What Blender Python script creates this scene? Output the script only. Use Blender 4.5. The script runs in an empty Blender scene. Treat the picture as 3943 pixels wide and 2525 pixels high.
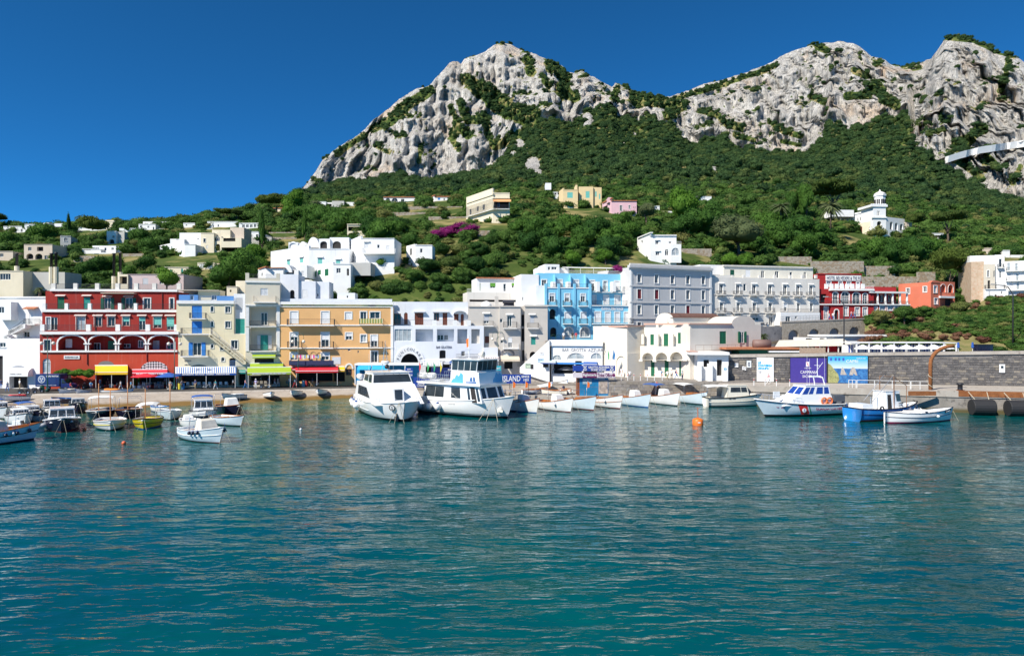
import bpy,bmesh,math,random
import numpy as np
from mathutils import Vector,Matrix
R=math.radians
random.seed(7);rng=np.random.default_rng(11)
SC=bpy.context.scene
COL=SC.collection
# --- camera, sky, sun, exposure
F,CX,HY,H=2629.0,1971.5,1262.5,12.0
cam=bpy.data.objects.new('camera',bpy.data.cameras.new('camera'));COL.objects.link(cam)
cam.location=(0,0,H);cam.rotation_euler=(R(90),0,0)
cam.data.sensor_width=36;cam.data.lens=36*F/3943;cam.data.clip_start=.5;cam.data.clip_end=20000
SC.camera=cam
SUN_EL,SUN_H=R(44),Vector((-.73,-.68,0)).normalized()
world=bpy.data.worlds.new('World');SC.world=world;world.use_nodes=True
wn=world.node_tree;bg=wn.nodes['Background']
sky=wn.nodes.new('ShaderNodeTexSky');sky.sky_type='NISHITA';sky.sun_disc=False
sky.sun_elevation=SUN_EL;sky.sun_rotation=math.atan2(SUN_H.x,SUN_H.y)
sky.altitude=3000;sky.air_density=.6;sky.dust_density=0;sky.ozone_density=6.0
tint=wn.nodes.new('ShaderNodeMix');tint.data_type='RGBA';tint.blend_type='MULTIPLY';tint.inputs[0].default_value=1;tint.inputs[7].default_value=(.21,.94,1.20,1)
wn.links.new(sky.outputs[0],tint.inputs[6]);wn.links.new(tint.outputs[2],bg.inputs[0])
bg.inputs[1].default_value=.1
sl=bpy.data.lights.new('sun','SUN');sl.energy=5.0;sl.angle=R(.5);sl.color=(1,.94,.84)
sun=bpy.data.objects.new('sun',sl);COL.objects.link(sun)
sd=Vector((SUN_H.x*math.cos(SUN_EL),SUN_H.y*math.cos(SUN_EL),math.sin(SUN_EL)))
sun.rotation_euler=sd.to_track_quat('Z','Y').to_euler();sun.location=(-60,-20,90)
SC.render.engine='CYCLES'
SC.cycles.max_bounces=6;SC.cycles.diffuse_bounces=4;SC.cycles.glossy_bounces=3;SC.cycles.transparent_max_bounces=6
SC.cycles.use_denoising=True
vs=SC.view_settings
vs.view_transform='Standard';vs.look='None';vs.gamma=1;vs.use_curve_mapping=False;vs.exposure=.48
# --- helpers
def gx(px,Y):return(px-CX)/F*Y
def gz(py,Y):return H-(py-HY)/F*Y
def at(px,py,Y):return Vector((gx(px,Y),Y,gz(py,Y)))
def yz(py,z):return(H-z)*F/(py-HY)
def _hash(ix,iy,iz,s):
 n=(ix*374761393+iy*668265263+iz*2147483647+s*1274126177)&0xffffffff
 n=((n^(n>>13))*1274126177)&0xffffffff
 n=((n^(n>>16))*2246822519)&0xffffffff
 return((n^(n>>15))&0xffffff)/float(0xffffff)
def vnoise(x,y,z=0.,s=0):
 x=np.asarray(x,float);y=np.asarray(y,float);z=np.asarray(z,float)+0*x
 xi=np.floor(x).astype(np.int64);yi=np.floor(y).astype(np.int64);zi=np.floor(z).astype(np.int64)
 fx,fy,fz=x-xi,y-yi,z-zi
 fx=fx*fx*fx*(fx*(fx*6-15)+10);fy=fy*fy*fy*(fy*(fy*6-15)+10);fz=fz*fz*fz*(fz*(fz*6-15)+10)
 o=0
 for a in(0,1):
  for b in(0,1):
   for c in(0,1):
    w=(fx if a else 1-fx)*(fy if b else 1-fy)*(fz if c else 1-fz)
    o=o+w*_hash(xi+a,yi+b,zi+c,s)
 return o*2-1
def fbm(x,y,z=0.,o=4,s=0,g=.5):
 t,a,n=0,1.,0.
 for i in range(o):
  t=t+a*vnoise(x*2**i,y*2**i,np.asarray(z)*2**i,s+i);n+=a;a*=g
 return t/n
def ridged(x,y,z=0.,o=4,s=0,g=.5):
 t,a,n=0,1.,0.
 for i in range(o):
  t=t+a*(1-2*np.abs(vnoise(x*2**i,y*2**i,np.asarray(z)*2**i,s+i)));n+=a;a*=g
 return t/n
 # ---- materials
MATS={}
def nd(nt,t,**k):
 n=nt.nodes.new('ShaderNode'+t)
 for a,b in k.items():setattr(n,a,b)
 return n
def newmat(name):
 m=bpy.data.materials.new(name);m.use_nodes=True
 return m,m.node_tree,m.node_tree.nodes['Principled BSDF']
def sp(bs,**k):
 for a,b in k.items():bs.inputs[a.replace('_',' ')].default_value=b
def mixc(nt,fac,a,b,mode='MIX'):
 n=nd(nt,'Mix',data_type='RGBA',blend_type=mode)
 for i,v in((0,fac),(6,a),(7,b)):
  if isinstance(v,(int,float)):n.inputs[i].default_value=v
  elif isinstance(v,tuple):n.inputs[i].default_value=(*v[:3],1)
  else:nt.links.new(v,n.inputs[i])
 return n.outputs[2]
def ramp(nt,src,a,b):
 n=nd(nt,'MapRange');n.inputs[1].default_value=a;n.inputs[2].default_value=b
 nt.links.new(src,n.inputs[0]);return n.outputs[0]
def noise(nt,co,scale,detail=4,rough=.55,sc=(1,1,1)):
 mp=nd(nt,'Mapping');mp.inputs['Scale'].default_value=sc
 nt.links.new(co,mp.inputs[0])
 n=nd(nt,'TexNoise');n.inputs['Scale'].default_value=scale;n.inputs['Detail'].default_value=detail;n.inputs['Roughness'].default_value=rough
 nt.links.new(mp.outputs[0],n.inputs['Vector']);return n.outputs['Fac']
def geo(nt):return nd(nt,'NewGeometry').outputs['Position']
def bump(nt,bs,h,st=.3,dist=.02):
 b=nd(nt,'Bump');b.inputs['Strength'].default_value=st;b.inputs['Distance'].default_value=dist
 nt.links.new(h,b.inputs['Height']);nt.links.new(b.outputs[0],bs.inputs['Normal'])
def M(name,col,rough=.6,var=.06,scale=2.,metal=0.,spec=.5,bmp=0.,coat=0.):
 """plain procedural surface: base colour with slight uneven tone"""
 if name in MATS:return MATS[name]
 m,nt,bs=newmat(name);sp(bs,Roughness=rough,Metallic=metal)
 bs.inputs['Specular IOR Level'].default_value=spec
 if coat:bs.inputs['Coat Weight'].default_value=coat
 p=geo(nt);f=noise(nt,p,scale)
 k=ramp(nt,f,.3,.7)
 nt.links.new(mixc(nt,k,tuple(c*(1-var)for c in col),tuple(min(1,c*(1+var))for c in col)),bs.inputs['Base Color'])
 if bmp:bump(nt,bs,noise(nt,p,scale*6),bmp,.03)
 MATS[name]=m;return m
def plaster(name,col,stain=.25,dirt=(.32,.29,.25),rough=.9):
 """old harbour-front render: blotches, rain streaks, small bare patches"""
 if name in MATS:return MATS[name]
 m,nt,bs=newmat(name);sp(bs,Roughness=rough);bs.inputs['Specular IOR Level'].default_value=.2
 p=geo(nt)
 a=ramp(nt,noise(nt,p,.45,5),.3,.75)
 c=mixc(nt,a,tuple(x*.93 for x in col),tuple(min(1,x*1.05)for x in col))
 s=ramp(nt,noise(nt,p,.9,6,.6,(2.6,2.6,.16)),.56,.82)
 k=nd(nt,'Math',operation='MULTIPLY');nt.links.new(s,k.inputs[0]);k.inputs[1].default_value=min(.75,stain*1.7)
 c=mixc(nt,k.outputs[0],c,tuple((x*.35+d*.65)*1.for x,d in zip(col,dirt)))
 s2=ramp(nt,noise(nt,p,3.,4,.7),.68,.74)
 k2=nd(nt,'Math',operation='MULTIPLY');nt.links.new(s2,k2 .inputs[0]);k2 .inputs[1].default_value=min(.7,stain*1.3)
 c=mixc(nt,k2 .outputs[0],c,tuple(min(1,x*.6+.22)for x in col))
 nt.links.new(c,bs.inputs['Base Color'])
 bump(nt,bs,noise(nt,p,5,5,.7),.25,.02)
 MATS[name]=m;return m
 # ---- objects
def thing(name,label,cat,loc=(0,0,0),rz=0,group=None):
 o=bpy.data.objects.new(name,None);COL.objects.link(o)
 o.location=loc;o.rotation_euler=(0,0,rz);o.empty_display_size=.2
 return tag(o,label,cat,group)
def tag(o,label=None,cat=None,group=None,kind=None):
 for k,v in(('label',label),('category',cat),('group',group),('kind',kind)):
  if v:o[k]=v
 return o
class MB:
 """collects faces; build() links them as one mesh object"""
 def __init__(s):s.v,s.f,s.m=[],[],[]
 def add(s,vs,fs,mi=0):
  b=len(s.v);s.v+=[tuple(v)for v in vs];s.f+=[tuple(b+i for i in f)for f in fs];s.m+=[mi]*len(fs)
  return s
 def box(s,x0,x1,y0,y1,z0,z1,mi=0,tf=None):
  vs=[(x,y,z)for z in(z0,z1)for y in(y0,y1)for x in(x0,x1)]
  if tf:vs=[tf(*v)for v in vs]
  return s.add(vs,[(0,2,3,1),(4,5,7,6),(0,1,5,4),(1,3,7,5),(3,2,6,7),(2,0,4,6)],mi)
 def quad(s,a,b,c,d,mi=0):return s.add([a,b,c,d],[(0,1,2,3)],mi)
 def poly(s,pts,mi=0):return s.add(pts,[tuple(range(len(pts)))],mi)
 def tube(s,pts,r,n=6,mi=0,cap=True):
  pts=[Vector(p)for p in pts];k=len(pts)
  rs=r if isinstance(r,(list,tuple))else[r]*k
  vs=[];prev=None
  for i,p in enumerate(pts):
   d=(pts[min(i+1,k-1)]-pts[max(i-1,0)]).normalized()
   if prev is None:u=d.orthogonal().normalized()
   else:
    u=prev-d*prev.dot(d)
    u=u.normalized()if u.length>1e-6 else d.orthogonal().normalized()
   prev=u;w=d.cross(u)
   vs+=[p+(u*math.cos(2*math.pi*j/n)+w*math.sin(2*math.pi*j/n))*rs[i]for j in range(n)]
  fs=[(i*n+j,i*n+(j+1)%n,(i+1)*n+(j+1)%n,(i+1)*n+j)for i in range(k-1)for j in range(n)]
  if cap:fs+=[tuple(range(n-1,-1,-1)),tuple((k-1)*n+j for j in range(n))]
  return s.add(vs,fs,mi)
 def bar(s,a,b,w,mi=0):return s.tube([a,b],w,4,mi)
 def lathe(s,prof,c=(0,0,0),n=12,mi=0,ax='z'):
  vs=[]
  for r,h in prof:
   for j in range(n):
    a=2*math.pi*j/n;p=(r*math.cos(a),r*math.sin(a),h)
    if ax=='x':p=(h,p[0],p[1])
    if ax=='y':p=(p[0],h,p[1])
    vs.append((c[0]+p[0],c[1]+p[1],c[2]+p[2]))
  k=len(prof)
  fs=[(i*n+j,i*n+(j+1)%n,(i+1)*n+(j+1)%n,(i+1)*n+j)for i in range(k-1)for j in range(n)]
  fs+=[tuple(range(n-1,-1,-1)),tuple((k-1)*n+j for j in range(n))]
  return s.add(vs,fs,mi)
 def ball(s,c,r,mi=0,n=10,sz=1.):
  k=n//2
  return s.lathe([(max(r*math.sin(math.pi*i/k),r*.02),-r*sz*math.cos(math.pi*i/k))for i in range(k+1)],c,n,mi)
 def prism(s,poly,d,mi=0):
  """closed outline (list of 3-D points) pushed along the vector d"""
  n=len(poly);d=Vector(d);a=[Vector(p)for p in poly];b=[p+d for p in a]
  return s.add(a+b,[tuple(range(n-1,-1,-1)),tuple(range(n,2*n))]+[(i,(i+1)%n,n+(i+1)%n,n+i)for i in range(n)],mi)
 def build(s,name,mats,parent=None,smooth=False,local=False):
  """world coordinates unless local; a child keeps them through its parent's location"""
  me=bpy.data.meshes.new(name)
  off=Vector((0,0,0))
  if parent is not None and not local:
   q=parent
   while q is not None:off+=Vector(q.location);q=q.parent
  me.from_pydata([tuple(Vector(v)-off)for v in s.v],[],s.f)
  for m in(mats if isinstance(mats,(list,tuple))else[mats]):me.materials.append(m)
  if len(me.materials)>1:me.polygons.foreach_set('material_index',s.m)
  if smooth:me.polygons.foreach_set('use_smooth',[True]*len(s.f))
  o=bpy.data.objects.new(name,me);COL.objects.link(o)
  if parent is not None:o.parent=parent
  return o
def npmesh(name,v,f,mats,attrs=None,smooth=True):
 me=bpy.data.meshes.new(name);v=np.asarray(v,np.float32);f=np.asarray(f,np.int32)
 me.vertices.add(len(v));me.vertices.foreach_set('co',v.ravel())
 k=f.shape[1];me.loops.add(f.size);me.loops.foreach_set('vertex_index',f.ravel())
 me.polygons.add(len(f));me.polygons.foreach_set('loop_start',np.arange(0,f.size,k,dtype=np.int32))
 if smooth:me.polygons.foreach_set('use_smooth',np.ones(len(f),bool))
 for m in(mats if isinstance(mats,(list,tuple))else[mats]):me.materials.append(m)
 for n_,a in(attrs or{}).items():
  at_=me.attributes.new(n_,'FLOAT','POINT');at_.data.foreach_set('value',np.asarray(a,np.float32).ravel())
 me.update(calc_edges=True);me.validate()
 o=bpy.data.objects.new(name,me);COL.objects.link(o);return o
def gridfaces(nr,nc):
 i=np.arange(nr-1)[:,None]*nc+np.arange(nc-1)[None,:]
 return np.stack([i,i+1,i+nc+1,i+nc],-1).reshape(-1,4)
def copy_tree(o,parent=None):
 c=o.copy();COL.objects.link(c);c.parent=parent
 for ch in list(o.children):copy_tree(ch,c)
 return c
 # --- the land behind the harbour, one sheet from the quay to behind the ridge
RIDGE=[(-900,1010),(0,960),(700,880),(1000,800),(1120,752),(1158,729),(1193,694),(1240,618),(1301,566),(1391,513),(1426,472),(1502,414),(1542,379),(1606,341),(1650,333),(1682,298),(1734,240),(1763,237),(1775,247),(1787,228),(1857,205),(1897,176),(1938,165),(1967,170),(2008,193),(2066,210),(2113,234),(2171,257),(2180,282),(2241,275),(2305,309),(2360,338),(2366,315),(2427,341),(2445,356),(2528,369),(2580,373),(2657,347),(2708,325),(2811,299),(2888,273),(2958,248),(2997,222),(3061,193),(3138,171),(3234,160),(3285,167),(3324,190),(3356,219),(3391,222),(3439,254),(3491,257),(3542,244),(3587,225),(3613,190),(3638,148),(3683,138),(3741,155),(3799,171),(3831,196),(3882,215),(3920,222),(3943,241),(4300,330),(4900,430)]
BASE=[(-900,1060),(0,1010),(700,920),(1000,830),(1120,770),(1158,738),(1240,712),(1333,684),(1426,688),(1496,661),(1542,655),(1618,688),(1676,700),(1740,665),(1816,653),(1880,641),(1915,618),(1945,600),(1975,520),(2008,500),(2089,445),(2206,452),(2264,400),(2355,385),(2372,430),(2445,445),(2480,420),(2573,466),(2657,543),(2785,512),(2849,562),(2952,575),(3022,584),(3106,582),(3175,515),(3195,440),(3260,472),(3362,446),(3500,415),(3520,560),(3600,588),(3650,630),(3680,650),(3766,716),(3875,767),(3943,793),(4300,860),(4900,950)]
def curve(pts,x):p=np.array(pts,float);return np.interp(x,p[:,0],p[:,1])
YB=lambda x:curve([(-900,950),(1000,1000),(1158,1010),(1700,1040),(2100,1100),(2440,1130),(2600,1100),(3100,1010),(3490,1000),(3525,800),(3943,690),(4900,640)],x)
YR=lambda x:curve([(-900,1000),(1000,1060),(1158,1080),(1600,1230),(1950,1330),(2350,1260),(2450,1230),(2700,1230),(3200,1230),(3560,1160),(3600,1020),(3943,930),(4900,860)],x)
HY_=[141,143,148,157,185,230,300,400,600]
HT=[(-900,[1480,1215,1180,1140,1060,985,905,950,1000]),(0,[1480,1215,1185,1135,1055,965,888,930,990]),(400,[1480,1205,1175,1125,1040,962,882,900,960]),(800,[1480,1205,1165,1105,1012,935,862,845,900]),(1150,[1480,1200,1160,1100,1000,920,840,782,762]),(1500,[1480,1190,1125,1045,955,880,812,772,728]),(1900,[1480,1200,1120,1030,915,845,785,735,690]),(2300,[1480,1190,1090,995,905,838,775,718,640]),(2700,[1480,1180,1100,1040,975,895,815,740,640]),(3000,[1480,1200,1140,1085,1005,915,825,755,650]),(3300,[1480,1225,1150,1100,1040,965,860,775,665]),(3600,[1480,1210,1150,1100,1050,980,885,810,715]),(3943,[1480,1180,1130,1090,1040,990,915,855,790]),(4900,[1480,1180,1130,1090,1050,1000,940,890,840])]
SH=lambda x:curve([(1800,0),(2050,6),(2450,9),(2950,22),(3300,26),(3943,26)],x)
PXS=np.arange(-900,4901,7.0);NC=len(PXS)
HTp=np.array([h[0]for h in HT],float);HTv=np.array([h[1]for h in HT],float)
tab=np.stack([np.interp(PXS,HTp,HTv[:,j])for j in range(len(HY_))])
def hill_py(px,Y):
 """row at which the hillside at depth Y is seen (used to stand houses and trees on it)"""
 v=[np.interp(px,HTp,HTv[:,j])for j in range(len(HY_))]
 sh=float(SH(px));return float(np.interp(math.log(max(Y-sh*min(max((260-Y)/100,0),1),141)),np.log(HY_),v))
def hill_Y(px,py,Y0):
 """depth at which the hillside is seen at px,py; Y0 if none near"""
 for Y in np.geomspace(150,420,160):
  if hill_py(px,Y)<=py:return float(min(max(Y,Y0*.72),Y0*1.4))
 return Y0
HR=np.concatenate([[141,143],np.geomspace(144,600,98)])
rows_Y,rows_py=[],[]
lg=np.log(HY_)
for y in HR:
 k=min(max(np.searchsorted(lg,math.log(y))-1,0),len(lg)-2);t=(math.log(y)-lg[k])/(lg[k+1]-lg[k])
 rows_Y.append(y+SH(PXS)*min(max((260-y)/100,0),1));rows_py.append(tab[k]*(1-t)+tab[k+1]*t)
base,ridge,yb,yr=curve(BASE,PXS),curve(RIDGE,PXS),YB(PXS),YR(PXS)
base=base+24*fbm(PXS/26,PXS*0,o=4,s=5,g=.65);ridge=ridge+4.*fbm(PXS/16,PXS*0+3,o=3,s=6)
base=np.maximum(base+16,ridge+6)
for t in np.linspace(0,1,66)[1:]:
 rows_Y.append(600+(yb-600)*t);rows_py.append(tab[-1]+(base-tab[-1])*(t**1.05))
N1=len(rows_Y)
NT=190;slp=(yr-yb)/np.maximum((H-(ridge-HY)/F*yr)-(H-(base-HY)/F*yb),20)
for t in np.linspace(0,1,NT)[1:]:
 yl=yb+(yr-yb)*t**1.2;pl_=base+(ridge-base)*t;zl_=H-(pl_-HY)/F*yl;q=zl_/42+.8*fbm(PXS/70,PXS*0+t*.8,0,3,70);fl=np.floor(q);fr=np.clip((q-fl-.6)/.4,0,1);st=fl+fr*fr*(3-2*fr)
 rows_Y.append(yl+(st-q)*42*slp*.8*min(1,t*6,(1-t)*6));rows_py.append(base+(ridge-base)*t)
N2=len(rows_Y)
for t in(.2,.6,1.):
 rows_Y.append(yr+300*t);rows_py.append(ridge+(40+.4*np.maximum(0,700-ridge))*t)
TY,TP=np.stack(rows_Y),np.stack(rows_py);TX=np.repeat(PXS[None],len(TY),0)
rowi=np.arange(len(TY))[:,None]+0*TX
tc=np.clip((rowi-N1)/(N2-1-N1),0,1)
cl=np.clip((rowi-N1+4)/34,0,1)*np.clip((PXS[None]-1100)/80,0,1)
Xw,Zw=(TX-CX)/F*TY,H-(TP-HY)/F*TY
wx=Xw+14*fbm(Xw/60,Zw/60,0,3,40)
D=50*ridged(wx/120,Zw/900,1.3,3,1)+28*ridged(wx/34,Zw/700,4.4,3,2)+21*ridged(wx/10,Zw/240,7,3,3)+8*fbm(Xw/4,Zw/16,0,2,4)+10*fbm(Xw/30,Zw/30,0,4,8)-38
TY2=TY-D*cl*np.clip((1.02-tc)*7,.12,1)
small=(1-cl)*np.clip((rowi-6)/12,0,1)
TP2=TP+small*(5.*fbm(Xw/9,TY/9,0,3,9))*np.clip(200/TY,.1,1)
Px,Py,Pz=(TX-CX)/F*TY2,TY2,H-(TP2-HY)/F*TY2
V3=np.stack([Px,Py,Pz],-1)
nrm=np.zeros_like(V3);du=np.gradient(V3,axis=1);dv=np.gradient(V3,axis=0)
nrm=np.cross(du,dv);nrm/=np.linalg.norm(nrm,axis=-1,keepdims=True)+1e-9
GREEN=[([(1655,352),(1560,410),(1500,470),(1440,492)],24),([(1400,522),(1340,562),(1298,592)],17),([(1800,310),(1850,345),(1900,385),(1960,425),(2020,455),(2070,490),(2010,525),(2080,520)],40),([(1770,400),(1800,465),(1870,455)],20),([(1960,425),(2050,440)],38),([(2030,235),(2045,275)],22),([(2120,250),(2180,300),(2165,350),(2215,380)],30),([(2095,310),(2110,330)],14),([(1735,410),(1760,470),(1745,540),(1765,575)],15),([(1781,502),(1800,520)],22),([(1622,560),(1612,625)],11),([(1440,560),(1500,590)],9),([(1870,470),(1880,520),(1900,560)],15),([(1905,560),(1960,540)],25),([(2375,345),(2362,375)],16),([(2442,372),(2500,388),(2575,400)],30),([(2580,388),(2700,352),(2811,318),(2900,288),(2985,252)],13),([(2570,440),(2625,410)],24),([(2700,430),(2760,440),(2800,480),(2850,490)],19),([(3150,176),(3182,192)],20),([(3290,270),(3335,290)],18),([(3262,372),(3345,372)],22),([(3372,330),(3400,380),(3450,405)],24),([(3120,372),(3172,398)],13),([(2960,470),(3020,505),(3085,525)],13),([(2830,520),(2900,540)],14),([(3080,560),(3010,545)],10),([(3385,240),(3372,250)],12),([(3640,148),(3745,160),(3832,200),(3905,222)],9),([(3882,232),(3872,300),(3852,350)],14),([(3690,562),(3745,522),(3785,495)],30),([(3622,462),(3630,470)],10),([(3660,600),(3720,640),(3780,690)],18),([(3840,640),(3800,600)],15),([(3900,700),(3930,640)],14),([(3760,580),(3850,570)],10)]
def segd(px,py,pts):
 d=np.full(px.shape,1e9)
 if len(pts)==1:pts=pts*2
 for(x0,y0),(x1,y1)in zip(pts,pts[1:]):
  l=(x1-x0)**2+(y1-y0)**2+1e-6;t=np.clip(((px-x0)*(x1-x0)+(py-y0)*(y1-y0))/l,0,1)
  d=np.minimum(d,np.hypot(px-x0-t*(x1-x0),py-y0-t*(y1-y0)))
 return d
veg=np.zeros_like(TX)
for pts,w in GREEN:veg=np.maximum(veg,np.clip(1.35-segd(TX,TP,pts)/w,0,1))
nz=fbm(Xw/26,Zw/26,Py/40,4,21)
veg=veg+.55*nz
veg=np.maximum(veg,np.clip((nrm[...,2]-.62)*3,-1,1)*.5+.75*nz)
veg=np.maximum(veg,.62*(fbm(Xw/9,Zw/9,Py/30,3,33)>.5)*(nz>-.2))
veg=np.where(rowi<N1-2,1.2+0*veg,veg)
outc=np.zeros_like(TX)
for px,py,r in[(2262,465,22),(2052,640,26),(2070,670,18),(2000,560,18),(1975,600,14),(2440,520,9),(2405,545,6),(2385,560,5),(2750,660,10),(2752,640,7),(2470,660,9),(2640,560,8),(2035,585,8)]:
 outc=np.maximum(outc,np.clip(1.5-np.hypot(TX-px,(TP-py)*.8)/r,0,1)*(rowi<N1))
veg=np.where(outc>.4,0,veg)
rock_amt=np.clip((.5-veg)*3+.5,0,1)
m,nt,bs=newmat('mountain_rock_and_soil');sp(bs,Roughness=.95);bs.inputs['Specular IOR Level'].default_value=.1
p=geo(nt)
rk=mixc(nt,ramp(nt,noise(nt,p,.03,6,.7,(1,1,.6)),.34,.66),(.50,.47,.43),(.82,.79,.74))
rk=mixc(nt,ramp(nt,noise(nt,p,.011,6,.65),.54,.68),rk,(.72,.56,.42))
def crack(scale,sc_,w,col):
 global rk
 d=nd(nt,'Math',operation='SUBTRACT');nt.links.new(noise(nt,p,scale,5,.6,sc_),d.inputs[0]);d.inputs[1].default_value=.5
 q=nd(nt,'Math',operation='ABSOLUTE');nt.links.new(d.outputs[0],q.inputs[0]);rk=mixc(nt,ramp(nt,q.outputs[0],w,0),rk,col)
crack(.055,(1.7,1.7,.13),.026,(.15,.15,.15));crack(.16,(1.4,1.4,.15),.035,(.26,.25,.24))
rk=mixc(nt,ramp(nt,noise(nt,p,.22,5,.65),.64,.70),rk,(.10,.13,.07))
gr=mixc(nt,ramp(nt,noise(nt,p,.10,5,.6),.35,.65),(.035,.065,.014),(.09,.12,.03))
gr=mixc(nt,ramp(nt,noise(nt,p,.05,5,.65),.50,.62),gr,(.25,.21,.09))
a=nd(nt,'Attribute',attribute_name='rock')
k=ramp(nt,a.outputs['Fac'],.35,.65)
nt.links.new(mixc(nt,k,gr,rk),bs.inputs['Base Color'])
bp=nd(nt,'Bump');bp.inputs['Strength'].default_value=1.;bp.inputs['Distance'].default_value=7.
nt.links.new(noise(nt,p,.16,8,.8,(1,1,.4)),bp.inputs['Height'])
mr=nd(nt,'Mix',data_type='VECTOR')
nt.links.new(k,mr.inputs[0]);nt.links.new(nd(nt,'NewGeometry').outputs['Normal'],mr.inputs[4]);nt.links.new(bp.outputs[0],mr.inputs[5]);nt.links.new(mr.outputs[1],bs.inputs['Normal'])
mountain=npmesh('mountain_hillside',V3 .reshape(-1,3),gridfaces(*TX.shape),m,{'rock':rock_amt})
tag(mountain,kind='structure')
# --- the sea
m,nt,bs=newmat('harbour_water');sp(bs,Roughness=.03,IOR=1.333);bs.inputs['Specular IOR Level'].default_value=.5
p=geo(nt)
sep=nd(nt,'SeparateXYZ');nt.links.new(p,sep.inputs[0])
deep=mixc(nt,ramp(nt,noise(nt,p,.05,3),.35,.65),(.0,.054,.070),(.0,.076,.080))
wob=nd(nt,'Math',operation='MULTIPLY_ADD');nt.links.new(noise(nt,p,.09,3),wob.inputs[0]);wob.inputs[1].default_value=16;nt.links.new(sep.outputs[1],wob.inputs[2])
xf=nd(nt,'MapRange');nt.links.new(sep.outputs[0],xf.inputs[0]);xf.inputs[1].default_value=-12;xf.inputs[2].default_value=-24
shal=nd(nt,'Math',operation='MULTIPLY');nt.links.new(ramp(nt,wob.outputs[0],88,112),shal.inputs[0]);nt.links.new(xf.outputs[0],shal.inputs[1])
bed=mixc(nt,ramp(nt,noise(nt,p,.18,4),.42,.62),(.025,.12,.09),(.12,.13,.05))
nt.links.new(mixc(nt,shal.outputs[0],deep,bed),bs.inputs['Base Color'])
h1=noise(nt,p,.34,2,.5,(.5,1.3,1))
def crest(scale,sc_,lo,hi,dist=.6):
 n=noise(nt,p,scale,2,.5,sc_);m_=nd(nt,'MapRange',interpolation_type='SMOOTHSTEP');nt.links.new(n,m_.inputs[0]);m_.inputs[1].default_value=lo;m_.inputs[2].default_value=hi;return m_.outputs[0]
hs_=[(h1,.55),(crest(.85,(.42,1.5,1),.47,.72),.20),(crest(1.9,(.5,1.4,1),.50,.74),.075),(noise(nt,p,3.4,2,.5,(.6,1.2,1)),.045)];acc=None
for h_,w_ in hs_:
 s_=nd(nt,'Math',operation='MULTIPLY_ADD');nt.links.new(h_,s_.inputs[0]);s_.inputs[1].default_value=w_;s_.inputs[2].default_value=0
 if acc:nt.links.new(acc,s_.inputs[2])
 acc=s_.outputs[0]
b=nd(nt,'Bump');b.inputs['Distance'].default_value=.32;pt_=nd(nt,'MapRange');nt.links.new(noise(nt,p,.04,4,.6,(.5,1.4,1)),pt_.inputs[0]);pt_.inputs[1].default_value=.35;pt_.inputs[2].default_value=.65;pt_.inputs[3].default_value=.3;pt_.inputs[4].default_value=1.;nt.links.new(pt_.outputs[0],b.inputs['Strength'])
nt.links.new(acc,b.inputs['Height']);nt.links.new(b.outputs[0],bs.inputs['Normal'])
wy=np.concatenate([[-3000,-300,2],np.geomspace(8,135,420),[160]]);wxs=np.linspace(-1.15,1.15,380)
WX=wxs[None]*np.maximum(np.abs(wy),20)[:,None];WY=np.repeat(wy[:,None],len(wxs),1)
fall=np.clip((wy-6)/8,0,1)[:,None]
WZ=fall*(.055*fbm(WX*.28,WY*.62,0,2,51)+.028*ridged(WX*.5+.2*WY,WY*.9,0,2,52))-.02
water=npmesh('sea_water',np.stack([WX,WY,WZ],-1).reshape(-1,3),gridfaces(*WX.shape),m)
tag(water,kind='structure')
# --- beach, promenade, quays
def surf(name,a,b,c=None,scale=.6,rough=.9,bm=.3,wet=None):
 m,nt,bs=newmat(name);sp(bs,Roughness=rough);bs.inputs['Specular IOR Level'].default_value=.25
 p=geo(nt);col=mixc(nt,ramp(nt,noise(nt,p,scale,6,.65),.3,.7),a,b)
 if c:col=mixc(nt,ramp(nt,noise(nt,p,scale*2.7,5,.6),.58,.68),col,c)
 if wet:
  z=nd(nt,'SeparateXYZ');nt.links.new(p,z.inputs[0]);q=nd(nt,'Math',operation='MULTIPLY_ADD')
  nt.links.new(noise(nt,p,.5,4),q.inputs[0]);q.inputs[1].default_value=.35;nt.links.new(z.outputs[2],q.inputs[2])
  col=mixc(nt,ramp(nt,q.outputs[0],wet[0],wet[1]),wet[2],col)
 nt.links.new(col,bs.inputs['Base Color']);bump(nt,bs,noise(nt,p,scale*8,5,.7),bm,.05);MATS[name]=m;return m
CONC=surf('worn_concrete',(.34,.30,.26),(.46,.42,.37),(.25,.22,.19))
BEACHM=surf('beach_slip',(.33,.285,.24),(.43,.375,.32),(.25,.21,.17),wet=(.50,.74,(.19,.115,.035)))
ASPH=surf('asphalt',(.055,.053,.05),(.085,.08,.075),(.12,.11,.10))
PAVE=surf('paving',(.20,.18,.16),(.30,.27,.24),(.15,.13,.12))
QSTONE=surf('quay_stone',(.20,.185,.165),(.33,.30,.27),(.14,.13,.12),wet=(.55,.95,(.10,.085,.04)))
def ribbon(name,lines,mat,n=60,jit=0.,pxr=None):
 """sheet through several lines of (px, Y, z), each sampled along px"""
 p0,p1=pxr;xs=np.linspace(p0,p1,n);rows=[]
 for L in lines:
  L=np.array(L,float);Y=np.interp(xs,L[:,0],L[:,1]);Z=np.interp(xs,L[:,0],L[:,2])
  rows.append(np.stack([(xs-CX)/F*Y,Y,Z],-1))
 v=np.stack(rows)
 if jit:v[...,2]+=jit*fbm(v[...,0]*.7,v[...,1]*.7,0,3,60);
 o=npmesh(name,v.reshape(-1,3),gridfaces(len(rows),n),mat,smooth=False);return tag(o,kind='structure')
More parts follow.
